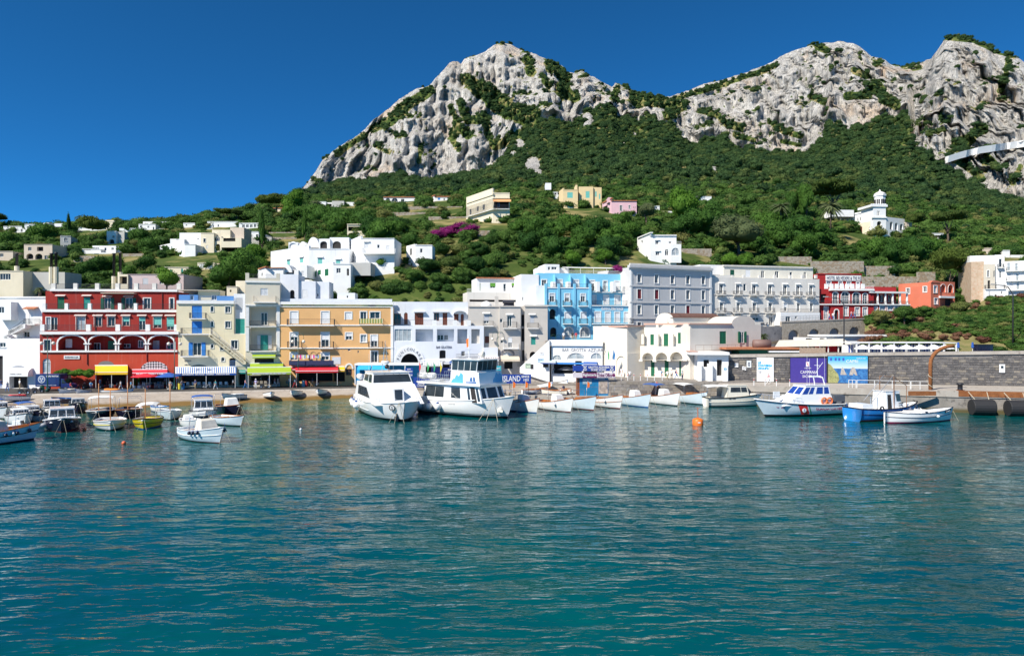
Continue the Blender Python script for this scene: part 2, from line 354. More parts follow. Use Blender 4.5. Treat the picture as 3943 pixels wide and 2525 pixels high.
EDGE=[(-900,104,1.3),(0,110,1.3),(450,112.5,1.3),(950,117,1.3),(1400,121.5,1.3),(1650,123,1.3)]
WLINE=[(-900,94,-.25),(0,98,-.25),(450,100,-.25),(900,106.5,-.25),(1300,116.5,-.25),(1420,118.5,-.25),(1700,120,-.25)]
mid=[(a[0],(np.interp(a[0],[w[0]for w in WLINE],[w[1]for w in WLINE])*.62+a[1]*.38),.42)for a in EDGE]
mid2=[(a[0],(np.interp(a[0],[w[0]for w in WLINE],[w[1]for w in WLINE])*.25+a[1]*.75),.85)for a in EDGE]
ribbon('beach_slipway',[[(x,y-14,-2.5)for x,y,z in WLINE],WLINE,mid,mid2,[(x,y-.05,1.12)for x,y,z in EDGE],[(x,y,1.12)for x,y,z in EDGE]],BEACHM,160,.12,(-900,1640))
kerb=ribbon('promenade_kerb',[[(x,y-.3,.9)for x,y,z in EDGE],[(x,y-.28,1.3)for x,y,z in EDGE],[(x,y+.25,1.31)for x,y,z in EDGE]],CONC,60,0,(-900,1640))
ribbon('promenade_road',[[(x,y+.2,1.3)for x,y,z in EDGE],[(x,140,1.3)for x,y,z in EDGE]],ASPH,40,0,(-900,1640))
def slab(name,pts,z0,z1,mat):
 b=MB();b.prism([(gx(p,Y),Y,z0)for p,Y in pts],(0,0,z1-z0));o=b.build(name,mat);return tag(o,kind='structure')
slab('ferry_quay',[(1560,118.5),(1800,114.2),(2300,112.0),(2800,109.0),(2830,121),(2330,122),(1560,124)],-2,.8,CONC)
slab('plaza_paving',[(1440,121.6),(1900,122.5),(2330,122.6),(2330,148),(1440,148)],-1,1.95,PAVE)
for i in range(3):slab('plaza_step',[(1850,121.9-.45*i),(2325,122.0-.45*i),(2325,122.05-.45*i+.55),(1850,121.95-.45*i+.55)],.5,1.66-.29*i,CONC)
slab('harbour_terrace_paving',[(2332,113.2),(2800,110.6),(2960,112),(2960,140),(2332,140)],-1,3.25,PAVE)
PE=[(2760,106.6),(3000,103.8),(3400,99.4),(3800,95.6),(4300,91.4),(4700,88.5)]
PW=[(2780,114.2),(3000,111.8),(3400,108.6),(3800,105.6),(4300,102),(4700,99.5)]
slab('pier_paving',PE+PW[::-1]+[],2.2,3.1,CONC)
slab('pier_foundation',[(p,y+.12)for p,y in PE]+[(p,y-.2)for p,y in PW[::-1]],-3,2.2,QSTONE)
slab('lido_terrace',[(p,y+.9)for p,y in PW]+[(4700,150),(3000,150),(2780,140)],5,7.4,PAVE)
def ylin(L,px):return float(np.interp(px,[a[0]for a in L],[a[1]for a in L]))
ROADL=[(2880,139,1263),(3005,143,1258),(3243,149,1228),(3389,152,1216),(3568,155,1200),(3711,158,1177),(3795,160,1160),(3943,163,1140),(4700,172,1090)]
RD=[(p,Y,gz(py,Y))for p,Y,py in ROADL]
ribbon('hill_road',[RD,[(p,Y+6.5,z+.02)for p,Y,z in RD]],ASPH,60,0,(2880,4700))
BANK=surf('dry_bank',(.15,.15,.05),(.27,.22,.10),(.09,.14,.03),.25)
bank=ribbon('planted_bank',[[(3300,126,7.2),(3500,124,7.2),(3943,119,7.3),(4700,117,7.3)],[(3300,131,8.0),(3500,131,9),(3943,127,9.6),(4700,126,9.6)],[(3300,141,9.5),(3500,142,12.2),(3943,140,14),(4700,142,15)],[(p,Y-.4,z-.1)for p,Y,z in RD],[(p,Y-.1,z-.06)for p,Y,z in RD]],BANK,90,.9,(3330,4700))
BANKV=bank
# --- building kit
KA,KB,KC,KD,KE,KF,KG=(0,1050,3.08),(600,1050,3.08),(1250,1050,3.08),(1750,1050,3.08),(2250,950,3.08),(2650,950,3.08),(3243,950,3.08)
K1,K2,K3,K4,K5=(0,750,3.00625),(700,700,3.00625),(1400,600,2.8),(2100,600,2.672),(2900,600,2.306)
K6,K7,K8=(2700,1280,3.85),(3243,1280,3.436),(1900,1300,2.672)
KEEP=[]
TRIM=M('white_trim',(.78,.77,.74),.7,.05);GLASS=M('window_glass',(.025,.032,.038),.08,.3,.6)
PALEG=M('pale_curtained_glass',(.36,.40,.42),.15,.25,1.2);IRON=M('dark_iron',(.035,.035,.04),.5)
WHITEM=M('white_metal',(.75,.75,.75),.4);ROOFC=surf('flat_roof',(.50,.47,.43),(.62,.60,.56),(.36,.33,.30))
TILE=surf('terracotta_tile',(.36,.13,.06),(.48,.20,.10),(.26,.12,.08),3.)
STONEW=surf('rubble_masonry',(.28,.24,.19),(.46,.41,.34),(.16,.14,.11),2.2,bm=.8)
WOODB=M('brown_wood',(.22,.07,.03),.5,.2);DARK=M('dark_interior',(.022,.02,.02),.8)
COLS={'green':(.008,.135,.06),'teal':(.03,.30,.24),'blue':(.03,.22,.62),'red':(.20,.012,.02),'brown':(.17,.045,.02),'white':(.72,.72,.72),'grey':(.50,.51,.53),'lime':(.12,.32,.04),'aqua':(.16,.50,.44),'dkgreen':(.008,.09,.05)}
def SHUT(c):return M('painted_'+c+'_shutter',COLS[c],.55,.08)
def src(K,x,y):return K[0]+x/K[2],K[1]+y/K[2]
class Fc:
 """vertical facade plane through two corners given as (photo column, depth)"""
 def __init__(s,K,xl,Yl,xr,Yr):
  s.K=K;a,b=src(K,xl,0)[0],src(K,xr,0)[0]
  s.A=Vector((gx(a,Yl),Yl,0));s.B=Vector((gx(b,Yr),Yr,0));d=s.B-s.A;s.L=d.length;s.e=d/s.L;s.n=Vector((-s.e.y,s.e.x,0))
 def uz(s,x,y,off=0.):
  px,py=src(s.K,x,y);d=Vector(((px-CX)/F,1,-(py-HY)/F));C=Vector((0,0,H));q=s.A+s.n*off
  t=(q-C).dot(s.n)/d.dot(s.n);P=C+d*t;return(P-s.A).dot(s.e),P.z
 def W(s,u,d,z):v=s.A+s.e*u+s.n*d;return(v.x,v.y,z)
 def tf(s):return lambda u,d,z:s.W(u,d,z)
def arcpts(u0,u1,zs,zt,n=10):
 c,a,b=(u0+u1)/2,(u1-u0)/2,zt-zs
 return[(c-a*math.cos(math.pi*i/n),zs+b*math.sin(math.pi*i/n))for i in range(n+1)]
def panel(mb,f,off,u0,u1,z0,z1,holes,mi=0):
 """wall face with real openings: holes = (u0,u1,z0,z1,reveal,arch)"""
 us=sorted({u0,u1,*[min(max(h[i],u0),u1)for h in holes for i in(0,1)]});zs=sorted({z0,z1,*[min(max(h[i],z0),z1)for h in holes for i in(2,3)]})
 for a,b in zip(us,us[1:]):
  run=None
  for c,d in zip(zs,zs[1:]):
   mu,mz=(a+b)/2,(c+d)/2
   if any(h[0]<mu<h[1]and h[2]<mz<h[3]for h in holes):
    if run:mb.quad(f.W(a,off,run[0]),f.W(b,off,run[0]),f.W(b,off,run[1]),f.W(a,off,run[1]),mi);run=None
   else:run=(run[0]if run else c,d)
  if run:mb.quad(f.W(a,off,run[0]),f.W(b,off,run[0]),f.W(b,off,run[1]),f.W(a,off,run[1]),mi)
 for h in holes:
  a,b,c,d,r,ar=h
  o2=off+r
  if ar:
   zsp=max(c,d-(b-a)/2*ar);pts=arcpts(a,b,zsp,d);k=len(pts)//2
   mb.poly([f.W(a,off,d)]+[f.W(u,off,z)for u,z in pts[:k+1]][::1],mi);mb.poly([f.W(b,off,d)]+[f.W(u,off,z)for u,z in pts[k:]][::-1],mi)
   ring=[(a,c)]+pts+[(b,c)]
  else:ring=[(a,c),(a,d),(b,d),(b,c)]
  for(p,q),(s_,t)in zip(ring,ring[1:]+ring[:1]):
   if abs(p-s_)+abs(q-t)>1e-4:mb.quad(f.W(p,off,q),f.W(p,o2,q),f.W(s_,o2,t),f.W(s_,off,t),mi)
  mb.poly([f.W(u,o2,z)for u,z in ring][::-1],mi)
def window(root,f,off,u0,u1,z0,z1,kind='w',arch=0,trim=0,col='green',sill=0,hood=0,fcol=None,tmat=None):
 """a window or door as parts of the building: window (> pane, blind), shutter, hood"""
 w,h=u1-u0,z1-z0;fm=fcol or TRIM;tm=tmat or TRIM
 fw=min(.09,w*.12)
 mb=MB();tf=f.tf()
 zs=z1-(w/2*arch if arch else 0)
 def frame_(a,b,c,d,w_,o0,o1,ar):
  if ar:
   zz=d-(b-a)/2*ar
   P=arcpts(a,b,zz,d,8);Q=arcpts(a+w_,b-w_,zz,d-w_,8)
   for(p,q),(p2,q2)in zip(zip(P,Q),zip(P[1:],Q[1:])):
    mb.prism([f.W(*(p[0],o0,p[1])),f.W(p2[0],o0,p2[1]),f.W(q2[0],o0,q2[1]),f.W(q[0],o0,q[1])],f.n*(o1-o0))
  else:zz=d;mb.box(a,b,o0,o1,d-w_,d,0,tf);zz=d-w_
  mb.box(a,a+w_,o0,o1,c,zz,0,tf);mb.box(b-w_,b,o0,o1,c,zz,0,tf)
 if kind[0]in 'wdbp':
  frame_(u0,u1,z0,z1,fw,off+.10,off+.16,arch)
  mb.box(u0+fw,u1-fw,off+.10,off+.16,z0,z0+fw,0,tf)
  if w>.7:mb.box((u0+u1)/2-fw*.45,(u0+u1)/2+fw*.45,off+.105,off+.15,z0,z1-fw,0,tf)
  if w>1.9:
   for q in(.25,.75):mb.box(u0+w*q-fw*.4,u0+w*q+fw*.4,off+.105,off+.15,z0,zs-fw,0,tf)
  if arch and h>1.2:mb.box(u0,u1,off+.104,off+.15,zs-fw*.6,zs,0,tf)
  if kind=='p':
   for q in(.2,.4,.6,.8):mb.box(u0,u1,off+.106,off+.15,z0+(zs-z0)*q-.03,z0+(zs-z0)*q+.03,0,tf)
 if trim:
  frame_(u0-trim,u1+trim,z0,z1+trim,trim,off-.07,off+.02,arch)
  if sill or kind[0]in 'ws':mb.box(u0-trim,u1+trim,off-.1,off+.02,z0-trim*.7,z0,0,tf)
 elif sill:mb.box(u0-.1,u1+.1,off-.12,off+.03,z0-.09,z0,0,tf)
 own=None
 if mb.f:own=mb.build('window',fm if not trim else tm,root)
 if kind[0]in 'wdbp':
  g=MB();z=off+.17
  ring=([(u0,z0)]+arcpts(u0,u1,zs,z1)+[(u1,z0)])if arch else[(u0,z0),(u0,z1),(u1,z1),(u1,z0)]
  g.poly([f.W(a,z,b)for a,b in ring][::-1]);g.build('pane',PALEG if kind in('wc','dc')else GLASS,own)
 if kind[0]=='b':
  fr=1.if len(kind)==1 else{'h':.5,'q':.3,'l':.72}[kind[1]]
  g=MB();g.box(u0+.02,u1-.02,off+.04,off+.08,z1-h*fr,z1,0,tf)
  for i in range(int(h*fr/.18)):g.box(u0+.03,u1-.03,off+.032,off+.042,z1-h*fr+.18*i+.02,z1-h*fr+.18*i+.15,0,tf)
  g.build('blind',SHUT(col)if col in('aqua','teal','grey','lime')else WHITEM,own)
 if kind[0]=='s':
  for a,b in((u0,(u0+u1)/2-.01),((u0+u1)/2+.01,u1)):
   g=MB();d0=off+.05
   for x0,x1 in((a,a+.07),(b-.07,b)):g.box(x0,x1,d0,d0+.05,z0,z1,0,tf)
   for q in(0,.48,.95):g.box(a+.07,b-.07,d0,d0+.05,z0+h*q,z0+h*q+h*.05,0,tf)
   g.box(a+.07,b-.07,d0+.03,d0+.045,z0,z1,0,tf)
   k=max(3,int(h/.16))
   for i in range(k):g.box(a+.07,b-.07,d0+.008,d0+.03,z0+h*(i+.2)/k,z0+h*(i+.7)/k,0,tf)
   g.build('shutter',SHUT(col),root)
 if kind=='wo' or kind=='do':
  for a,b in((u0-w*.5,u0-.03),(u1+.03,u1+w*.5)):
   g=MB();g.box(a,b,off-.06,off-.015,z0,z1,0,tf)
   k=max(3,int(h/.2))
   for i in range(k):g.box(a+.05,b-.05,off-.075,off-.06,z0+h*(i+.2)/k,z0+h*(i+.7)/k,0,tf)
   g.build('shutter',SHUT(col),root)
 if hood:
  g=MB();g.prism([f.W(u0-.25,off,z1+.32),f.W(u0-.25,off-hood,z1+.18),f.W(u0-.25,off-hood,z1+.26),f.W(u0-.25,off,z1+.46)],f.e*(w+.5));g.build('hood',tm,root)
 return own
REV={'n':1.4,'L':1.5}
class House:
 def __init__(s,name,label,f,z0,cat='building',group=None):
  s.f=f;s.z0=z0;c=(f.A+f.B)/2;s.root=thing(name,label,cat,(c.x,c.y,z0),0,group)
 def wall(s,x0,y0,x1,mat,ops=(),off=0.,depth=9.,y1=None,roof=None,name='wall',f=None,keep=True,sides=(1,1),lip=0):
  """volume whose front spans x0..x1 with top at y0; ops = (kind,x0,y0,x1,y1,opts)"""
  f=f or s.f;u0,z1=f.uz(x0,y0,off);u1,zr=f.uz(x1,y0,off);z1=(z1+zr)/2 if abs(z1-zr)>.01 else z1
  z0=s.z0-.3 if y1 is None else f.uz((x0+x1)/2,y1,off)[1]
  holes,wins=[],[]
  for o in ops:
   k,a,b,c,d=o[:5];op=o[5]if len(o)>5 else{}
   xm=(a+c)/2;ua,za=f.uz(a,b,off)[0],f.uz(xm,b,off)[1];ub,zb=f.uz(c,d,off)[0],f.uz(xm,d,off)[1]
   ar=op.get('arch',0);r=op.get('rev',REV.get(k[0],.2))
   ua,ub,zb,za=max(ua,u0+.06),min(ub,u1-.06),max(zb,z0+.02),min(za,z1-.05)
   if ub-ua<.1 or za-zb<.1:continue
   holes.append((ua,ub,zb,za,r,ar));wins.append((k,ua,ub,zb,za,op))
  mb=MB();panel(mb,f,off,u0,u1,z0,z1,holes)
  W=f.W;o2=off+depth
  mb.quad(W(u0,o2,z0),W(u0,off,z0),W(u0,off,z1),W(u0,o2,z1));mb.quad(W(u1,off,z0),W(u1,o2,z0),W(u1,o2,z1),W(u1,off,z1));mb.quad(W(u1,o2,z0),W(u0,o2,z0),W(u0,o2,z1),W(u1,o2,z1))
  mb.quad(W(u0,off,z1),W(u1,off,z1),W(u1,o2,z1),W(u0,o2,z1),1)
  mb.build(name,[mat,roof or ROOFC],s.root)
  for k,a,b,c,d,op in wins:
   kw={q:v for q,v in op.items()if q in('arch','trim','col','sill','hood','fcol','tmat')}
   if k[0]in 'wdbsp':window(s.root,f,off,a,b,c,d,k,**kw)
   elif k[0]=='n':
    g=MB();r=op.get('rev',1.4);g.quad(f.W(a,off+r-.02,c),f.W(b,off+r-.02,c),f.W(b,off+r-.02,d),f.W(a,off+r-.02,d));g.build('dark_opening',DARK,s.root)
    if op.get('trim'):window(s.root,f,off,a,b,c,d,'x',op.get('arch',0),op['trim'])
   elif op.get('trim'):window(s.root,f,off,a,b,c,d,'x',op.get('arch',0),op['trim'],tmat=op.get('tmat'))
  return(u0,u1,z0,z1)
 def win(s,k,a,b,c,d,off=0.,f=None,**op):
  f=f or s.f;u0,z1=f.uz(a,b,off);u1,_=f.uz(c,d,off);z0=f.uz((a+c)/2,d,off)[1];z1=f.uz((a+c)/2,b,off)[1]
  g=MB();g.box(u0,u1,off+.155,off+.175,z0,z1,0,f.tf())
  return window(s.root,f,off-.2,u0,u1,z0,z1,k,**op)
 def band(s,x0,x1,y0,y1,proj=.2,off=0.,mat=None,f=None,name='cornice',back=.3):
  f=f or s.f;u0,z1=f.uz(x0,y0,off-proj);u1,z2=f.uz(x1,y0,off-proj);z0=f.uz((x0+x1)/2,y1,off-proj)[1];z1=(z1+z2)/2
  g=MB();g.box(u0,u1,off-proj,off+back,z0,max(z1,z0+.06),0,f.tf());return g.build(name,mat or TRIM,s.root)
 def rail(s,x0,x1,yt,yb,off=0.,f=None,mat=None,step=.16,name='railing',ends=0.,r=.018,parent=None):
  """iron railing: two rails, bars, and returns of length ends at both sides"""
  f=f or s.f;u0,z1=f.uz(x0,yt,off);u1,_=f.uz(x1,yt,off);z0=f.uz(x0,yb,off)[1];z1=max(z1,z0+.75)
  g=MB();W=f.W;segs=[((u0,off),(u1,off))]
  if ends:segs+=[((u0,off),(u0,off+ends)),((u1,off),(u1,off+ends))]
  for(a,p),(b,q)in segs:
   for z in(z1,z0+.1):g.bar(W(a,p,z),W(b,q,z),r*1.3)
   n=max(1,int(math.hypot(b-a,q-p)/step))
   for i in range(n+1):t=i/n;g.bar(W(a+(b-a)*t,p+(q-p)*t,z0),W(a+(b-a)*t,p+(q-p)*t,z1),r)
  return g.build(name,mat or IRON,parent or s.root)
 def balcony(s,x0,x1,yt,yb,proj=1.,off=0.,f=None,mat=None,rmat=None,slab=.16,step=.16,bracket=0):
  f=f or s.f;o=off-proj
  u0,z0=f.uz(x0,yb,o);u1,_=f.uz(x1,yb,o)
  g=MB();g.box(u0,u1,o,off+.02,z0-slab,z0,0,f.tf())
  if bracket:
   for a in(u0+.15,u1-.4):g.prism([f.W(a,off,z0-slab),f.W(a,o+.2,z0-slab),f.W(a,off,z0-slab-.55)],f.e*.25)
  b=g.build('balcony',mat or TRIM,s.root)
  s.rail(x0+4,x1-4,yt,yb,o+.06,f,rmat,step,'railing',proj-.08,parent=b);return b
 def keep(s,x0,x1,y0,y1):
  a,b=src(s.f.K,x0,y0);c,d=src(s.f.K,x1,y1);KEEP.append((a,c,b,d,min(s.f.A.y,s.f.B.y)+1))
def bm_text(txt,size,ext=.01,mat=None,font_scale=(1,1),name='lettering',align='CENTER',bold=0.,shear=0.):
 c=bpy.data.curves.new(name,'FONT');c.body=txt;c.size=size;c.extrude=ext;c.align_x=align;c.align_y='CENTER';c.resolution_u=2;c.offset=bold;c.shear=shear
 o=bpy.data.objects.new(name,c);COL.objects.link(o);dg=bpy.context.evaluated_depsgraph_get()
 me=bpy.data.meshes.new_from_object(o.evaluated_get(dg));bpy.data.objects.remove(o);bpy.data.curves.remove(c)
 me.materials.clear();me.materials.append(mat);return me
def text_on(root,txt,P,e,h,width,mat,lean=0.,name='lettering',bold=0.,gap=.03,shear=0.,up=None,n=None):
 """lettering of cap height h centred at P, running along unit vector e, width metres long"""
 me=bm_text(txt,h*1.4,.008,mat,name=name,bold=bold,shear=shear);v=np.zeros(len(me.vertices)*3,np.float32);me.vertices.foreach_get('co',v);v=v.reshape(-1,3)
 w=v[:,0].max()-v[:,0].min();v[:,0]-=(v[:,0].max()+v[:,0].min())/2;hh=v[:,1].max()-v[:,1].min();v[:,1]-=(v[:,1].max()+v[:,1].min())/2
 if width:v[:,0]*=width/w
 v[:,1]*=h/hh
 e=Vector(e).normalized();up=Vector(up or(0,0,1)).normalized();n=Vector(n)if n else e.cross(up)
 off=Vector((0,0,0));q=root
 while q is not None:off+=Vector(q.location);q=q.parent
 P=Vector(P)+n*gap-off
 co=np.array(P)[None]+v[:,:1]*np.array(e)+v[:,1:2]*np.array(up)+v[:,2:]*np.array(n)
 me.vertices.foreach_set('co',co.astype(np.float32).ravel());me.update()
 o=bpy.data.objects.new(name,me);COL.objects.link(o);o.parent=root;return o
def wtext(b,txt,x0,y0,x1,y1,mat,off=0.,f=None,root=None,**k):
 f=f or b.f;u0,za=f.uz(x0,y0,off);u1,zb=f.uz(x1,y1,off);za=f.uz((x0+x1)/2,y0,off)[1];zb=f.uz((x0+x1)/2,y1,off)[1]
 return text_on(root or b.root,txt,f.W((u0+u1)/2,off,(za+zb)/2),f.e,za-zb,u1-u0,mat,n=-f.n,**k)
INK=M('dark_lettering',(.03,.04,.09),.6);WHITEP=M('white_paint',(.8,.8,.8),.5,.03)
# --- the harbour front, left to right
PW_=plaster('white_plaster',(.80,.80,.79),.16);PRED=plaster('red_plaster',(.33,.036,.028),.22,(.45,.36,.32));PRED2=plaster('light_red_plaster',(.46,.065,.035),.25,(.5,.4,.35))
PCREAM=plaster('cream_plaster',(.74,.66,.46),.2);PTALL=plaster('ivory_plaster',(.68,.62,.50),.22);POR=plaster('orange_plaster',(.70,.41,.18),.2)
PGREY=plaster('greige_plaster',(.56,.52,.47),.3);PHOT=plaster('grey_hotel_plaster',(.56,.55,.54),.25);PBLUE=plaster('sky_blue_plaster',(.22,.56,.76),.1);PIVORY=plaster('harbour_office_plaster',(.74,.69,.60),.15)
PSALM=plaster('salmon_plaster',(.60,.17,.10),.15);PMAR=plaster('crimson_plaster',(.36,.028,.030),.1);PBEIGE=plaster('weathered_cream_plaster',(.68,.65,.60),.4)
PVIO=plaster('bluish_white_plaster',(.72,.74,.78),.22)
Z0=1.3
# --- white corner building with the outside stair
f=Fc(KA,-260,121.5,475,120.6);b=House('stair_house','white plastered corner building with outside staircase and arched ground-floor shop, far left',f,Z0)
b.wall(-260,780,475,PW_,[('L',110,1215,330,1370,{'rev':1.2}),('n',-40,985,34,1330,{'rev':.4}),('w',-4,830,66,884,{'sill':1})],depth=12)
b.wall(-260,300,540,PW_,[('b',345,470,388,560,{'col':'white'}),('w',278,698,350,768),('b',-20,410,46,480),('w',80,430,100,490)],off=3.2,depth=9,y1=800)
b.wall(-60,345,130,PW_,[('w',-20,405,48,480)],off=1.6,depth=2,y1=560)
b.band(-260,540,283,300,.15,3.2,name='parapet')
g=MB();pts=[(330,905),(75,720)]
for i in range(12):
 t=i/11;x=320-245*t;y=905-170*t;u,z=f.uz(x,y,.5);g.box(u-.5,u+.5,.1,1.3,z-.9,z,0,f.tf())
for i in range(11):
 t=i/10;x=110+165*t;y=690-80*t;u,z=f.uz(x,y,1.5);g.box(u-.45,u+.45,1.4,2.8,z-.7,z,0,f.tf())
g.build('outside_stair',PW_,b.root)
b.balcony(275,410,545,608,1.4,3.2);b.rail(75,470,850,925,1.2,r=.02)
for xa,ya,xb,yb in((100,690,275,565),(70,735,250,850)):
 ua,za=f.uz(xa,ya,.1);ub,zb=f.uz(xb,yb,.1);g=MB()
 for z in(0,.55):g.bar(f.W(ua,.1,za-z),f.W(ub,.1,zb-z),.025)
 for i in range(14):t=i/13;g.bar(f.W(ua+(ub-ua)*t,.1,za+(zb-za)*t-.9),f.W(ua+(ub-ua)*t,.1,za+(zb-za)*t),.018)
 g.build('stair_railing',IRON,b.root)
for x0,x1,y in((280,430,410),(350,475,790)):
 u0,z=f.uz(x0,y,2.6);u1,_=f.uz(x1,y,2.6);g=MB();n=9
 for i in range(n):a=u0+(u1-u0)*i/n;g.prism([f.W(a,3.2,z),f.W(a,2.2,z-.35),f.W(a,2.2,z-.25),f.W(a,3.2,z+.12)],f.e*(u1-u0)/n*.85)
 g.build('tile_canopy',TILE,b.root)
u0,z=f.uz(70,1205,-1.2);u1,_=f.uz(330,1205,-1.2);g=MB();q=[(0,z+1.1)]+[(-1.2*math.sin(a*math.pi/12),z+1.1*math.cos(a*math.pi/12))for a in range(1,7)]+[(-1.2,z-.35)]
for(d0,za),(d1,zb)in zip(q,q[1:]):g.quad(f.W(u0,d0,za),f.W(u1,d0,za),f.W(u1,d1,zb),f.W(u0,d1,zb))
for u in(u0,u1):g.poly([f.W(u,d,zz)for d,zz in q]+[f.W(u,0,z-.35)])
aw=g.build('shop_canopy',M('white_canvas',(.78,.78,.76),.8),b.root);wtext(b,'MARE CASA',118,1188,255,1206,M('grey_lettering',(.2,.2,.22)),-1.22)
u0,z1=f.uz(130,1098);u1,z0=f.uz(312,1145);g=MB()
P=arcpts(u0,u1,z0,z1,10);g.poly([f.W(p,-.02,q)for p,q in P][::-1]);g.build('lattice_fanlight',M('lattice_grey',(.32,.33,.36),.7,.3,14),b.root)
g=MB();u0,za=f.uz(120,1215,1.1);u1,zb=f.uz(320,1368,1.1);g.quad(f.W(u0,1.05,zb),f.W(u1,1.05,zb),f.W(u1,1.05,za),f.W(u0,1.05,za));g.build('shop_interior',DARK,b.root)
# --- red building with the four loggia arches
f=Fc(KA,472,120,2112,122.5);b=House('red_loggia_building','four-storey dark red building with white-edged arcade loggias and terraces',f,Z0)
PHD=plaster('red_white_trim',(.62,.50,.46),.2);LG=dict(rev=1.9,trim=.28,arch=.62)
b.wall(472,730,2112,PRED,[('w',522,795,600,935,{'trim':.12}),('L',690,745,1010,925,LG),('L',1055,745,1365,918,LG),('L',1415,745,1720,915,LG),('L',1765,745,2062,912,LG)],y1=950)
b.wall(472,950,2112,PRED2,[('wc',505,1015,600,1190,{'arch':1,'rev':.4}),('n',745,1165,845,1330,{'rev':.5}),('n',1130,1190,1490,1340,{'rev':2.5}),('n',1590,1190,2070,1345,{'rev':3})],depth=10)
for o in[('b',782,785,858,888,{'col':'white'}),('d',1112,832,1195,922),('s',1285,808,1362,922),('w',1455,842,1550,890,{}),('d',1640,800,1705,890,{}),('s',1815,803,1893,914,{'col':'grey'}),('w',1985,838,2062,908,{'trim':.1})]:b.win(*o[:5],off=1.88,**(o[5]if len(o)>5 else{}))
b.band(470,2115,697,730,.35);b.band(480,2100,920,941,.25,name='string_course')
for u in(1030,1385,1742):b.band(u-40,u+40,835,850,.2,name='capital')
b.wall(500,467,2085,PRED,[('dc',550,528,600,680,{'trim':.12}),('d',600,528,682,680),('dc',905,525,1010,680,{'trim':.12,'hood':.35,'tmat':PHD}),('d',1120,525,1205,640,{'trim':.1,'hood':.35,'tmat':PHD}),('w',1278,525,1362,635,{'trim':.12,'hood':.35,'tmat':PHD}),('bh',1455,525,1535,632,{'col':'aqua','trim':.1,'hood':.35,'tmat':PHD}),('bq',1648,525,1725,680,{'col':'aqua','hood':.35,'tmat':PHD}),('bl',1822,525,1915,655,{'col':'aqua','trim':.08,'hood':.35,'tmat':PHD}),('bl',1975,525,2065,680,{'col':'aqua','hood':.35,'tmat':PHD})],off=1.9,depth=8,y1=700)
b.band(495,2092,437,467,.3,1.9);b.rail(520,2090,617,690,.15)
for u in(500,1045,1395,1750,2090):b.band(u-26,u+26,612,690,.02,.1,PW_,name='terrace_pier',back=.5)
b.wall(540,222,2092,PRED,[('s',680,290,762,428,{'hood':.35,'tmat':PHD}),('s',992,290,1070,428,{'col':'teal','hood':.35,'tmat':PHD}),('do',1235,298,1315,430,{'hood':.35,'tmat':PHD,'col':'dkgreen'}),('do',1485,298,1572,430,{'hood':.35,'tmat':PHD,'col':'dkgreen'}),('d',1705,302,1785,430,{'trim':.14}),('d',2015,302,2060,430,{'trim':.14})],off=3.6,depth=6.5,y1=440)
b.band(590,2102,196,222,.3,3.6);b.rail(540,2085,365,437,2.1)
for u in(520,785,1060,1418,1605):b.band(u-20,u+20,362,437,.02,2.05,PW_,name='terrace_pier',back=.5)
for u in(632,892,1150,1390,1612,1828,2118):b.band(u-24,u+24,125,196,.02,3.9,PBEIGE,name='roof_pier',back=.5)
b.rail(640,2110,130,196,4.2)
for x,y0,y1 in((1035,730,1090),(1388,730,950),(1742,730,1050),(1068,440,690),(1110,222,300),(1828,225,430)):
 u,za=f.uz(x,y0,-.08);_,zb=f.uz(x,y1,-.08);o_={730:-.1,440:1.8,222:3.5,225:3.5}[y0];g=MB();g.tube([f.W(u,o_,za),f.W(u,o_,zb)],.07,6);g.build('downpipe',M('brown_pipe',(.16,.03,.025)),b.root)
u0,z=f.uz(1195,240,2.4);u1,_=f.uz(1590,240,2.4);g=MB();g.box(u0,u1,2.3,3.6,z-.06,z+.04,0,f.tf());g.build('awning_box',M('cream_metal',(.66,.6,.48)),b.root)
sg=House('pharmacy_sign','white framed lettered sign on the red building above the vine',f,Z0,'sign');sg.band(757,943,980,1022,.12,0,TRIM,name='sign_board',back=.0);wtext(sg,'FARMACIA',772,990,928,1012,INK,-.13)
u0,z1=f.uz(1668,1050);u1,z0=f.uz(1992,1148);g=MB();P=arcpts(u0,u1,z0,z1,12);g.poly([f.W(p,-.03,q)for p,q in P][::-1])
m,nt,bs=newmat('white_lattice');ck=nd(nt,'TexChecker');mp=nd(nt,'Mapping');mp.inputs['Rotation'].default_value=(0,R(45),0);nt.links.new(geo(nt),mp.inputs[0]);nt.links.new(mp.outputs[0],ck.inputs[0]);ck.inputs['Scale'].default_value=3.2;ck.inputs[1].default_value=(.6,.6,.6,1);ck.inputs[2].default_value=(.03,.03,.035,1);nt.links.new(ck.outputs[0],bs.inputs['Base Color'])
g.build('lattice_fanlight',m,b.root)
u0,z1=f.uz(1165,1045);u1,z0=f.uz(1350,1090);g=MB();P=arcpts(u0,u1,z0,z1,12);g.poly([f.W(p,-.03,q)for p,q in P][::-1]);g.build('fanlight',M('grey_lattice',(.16,.15,.15)),b.root)
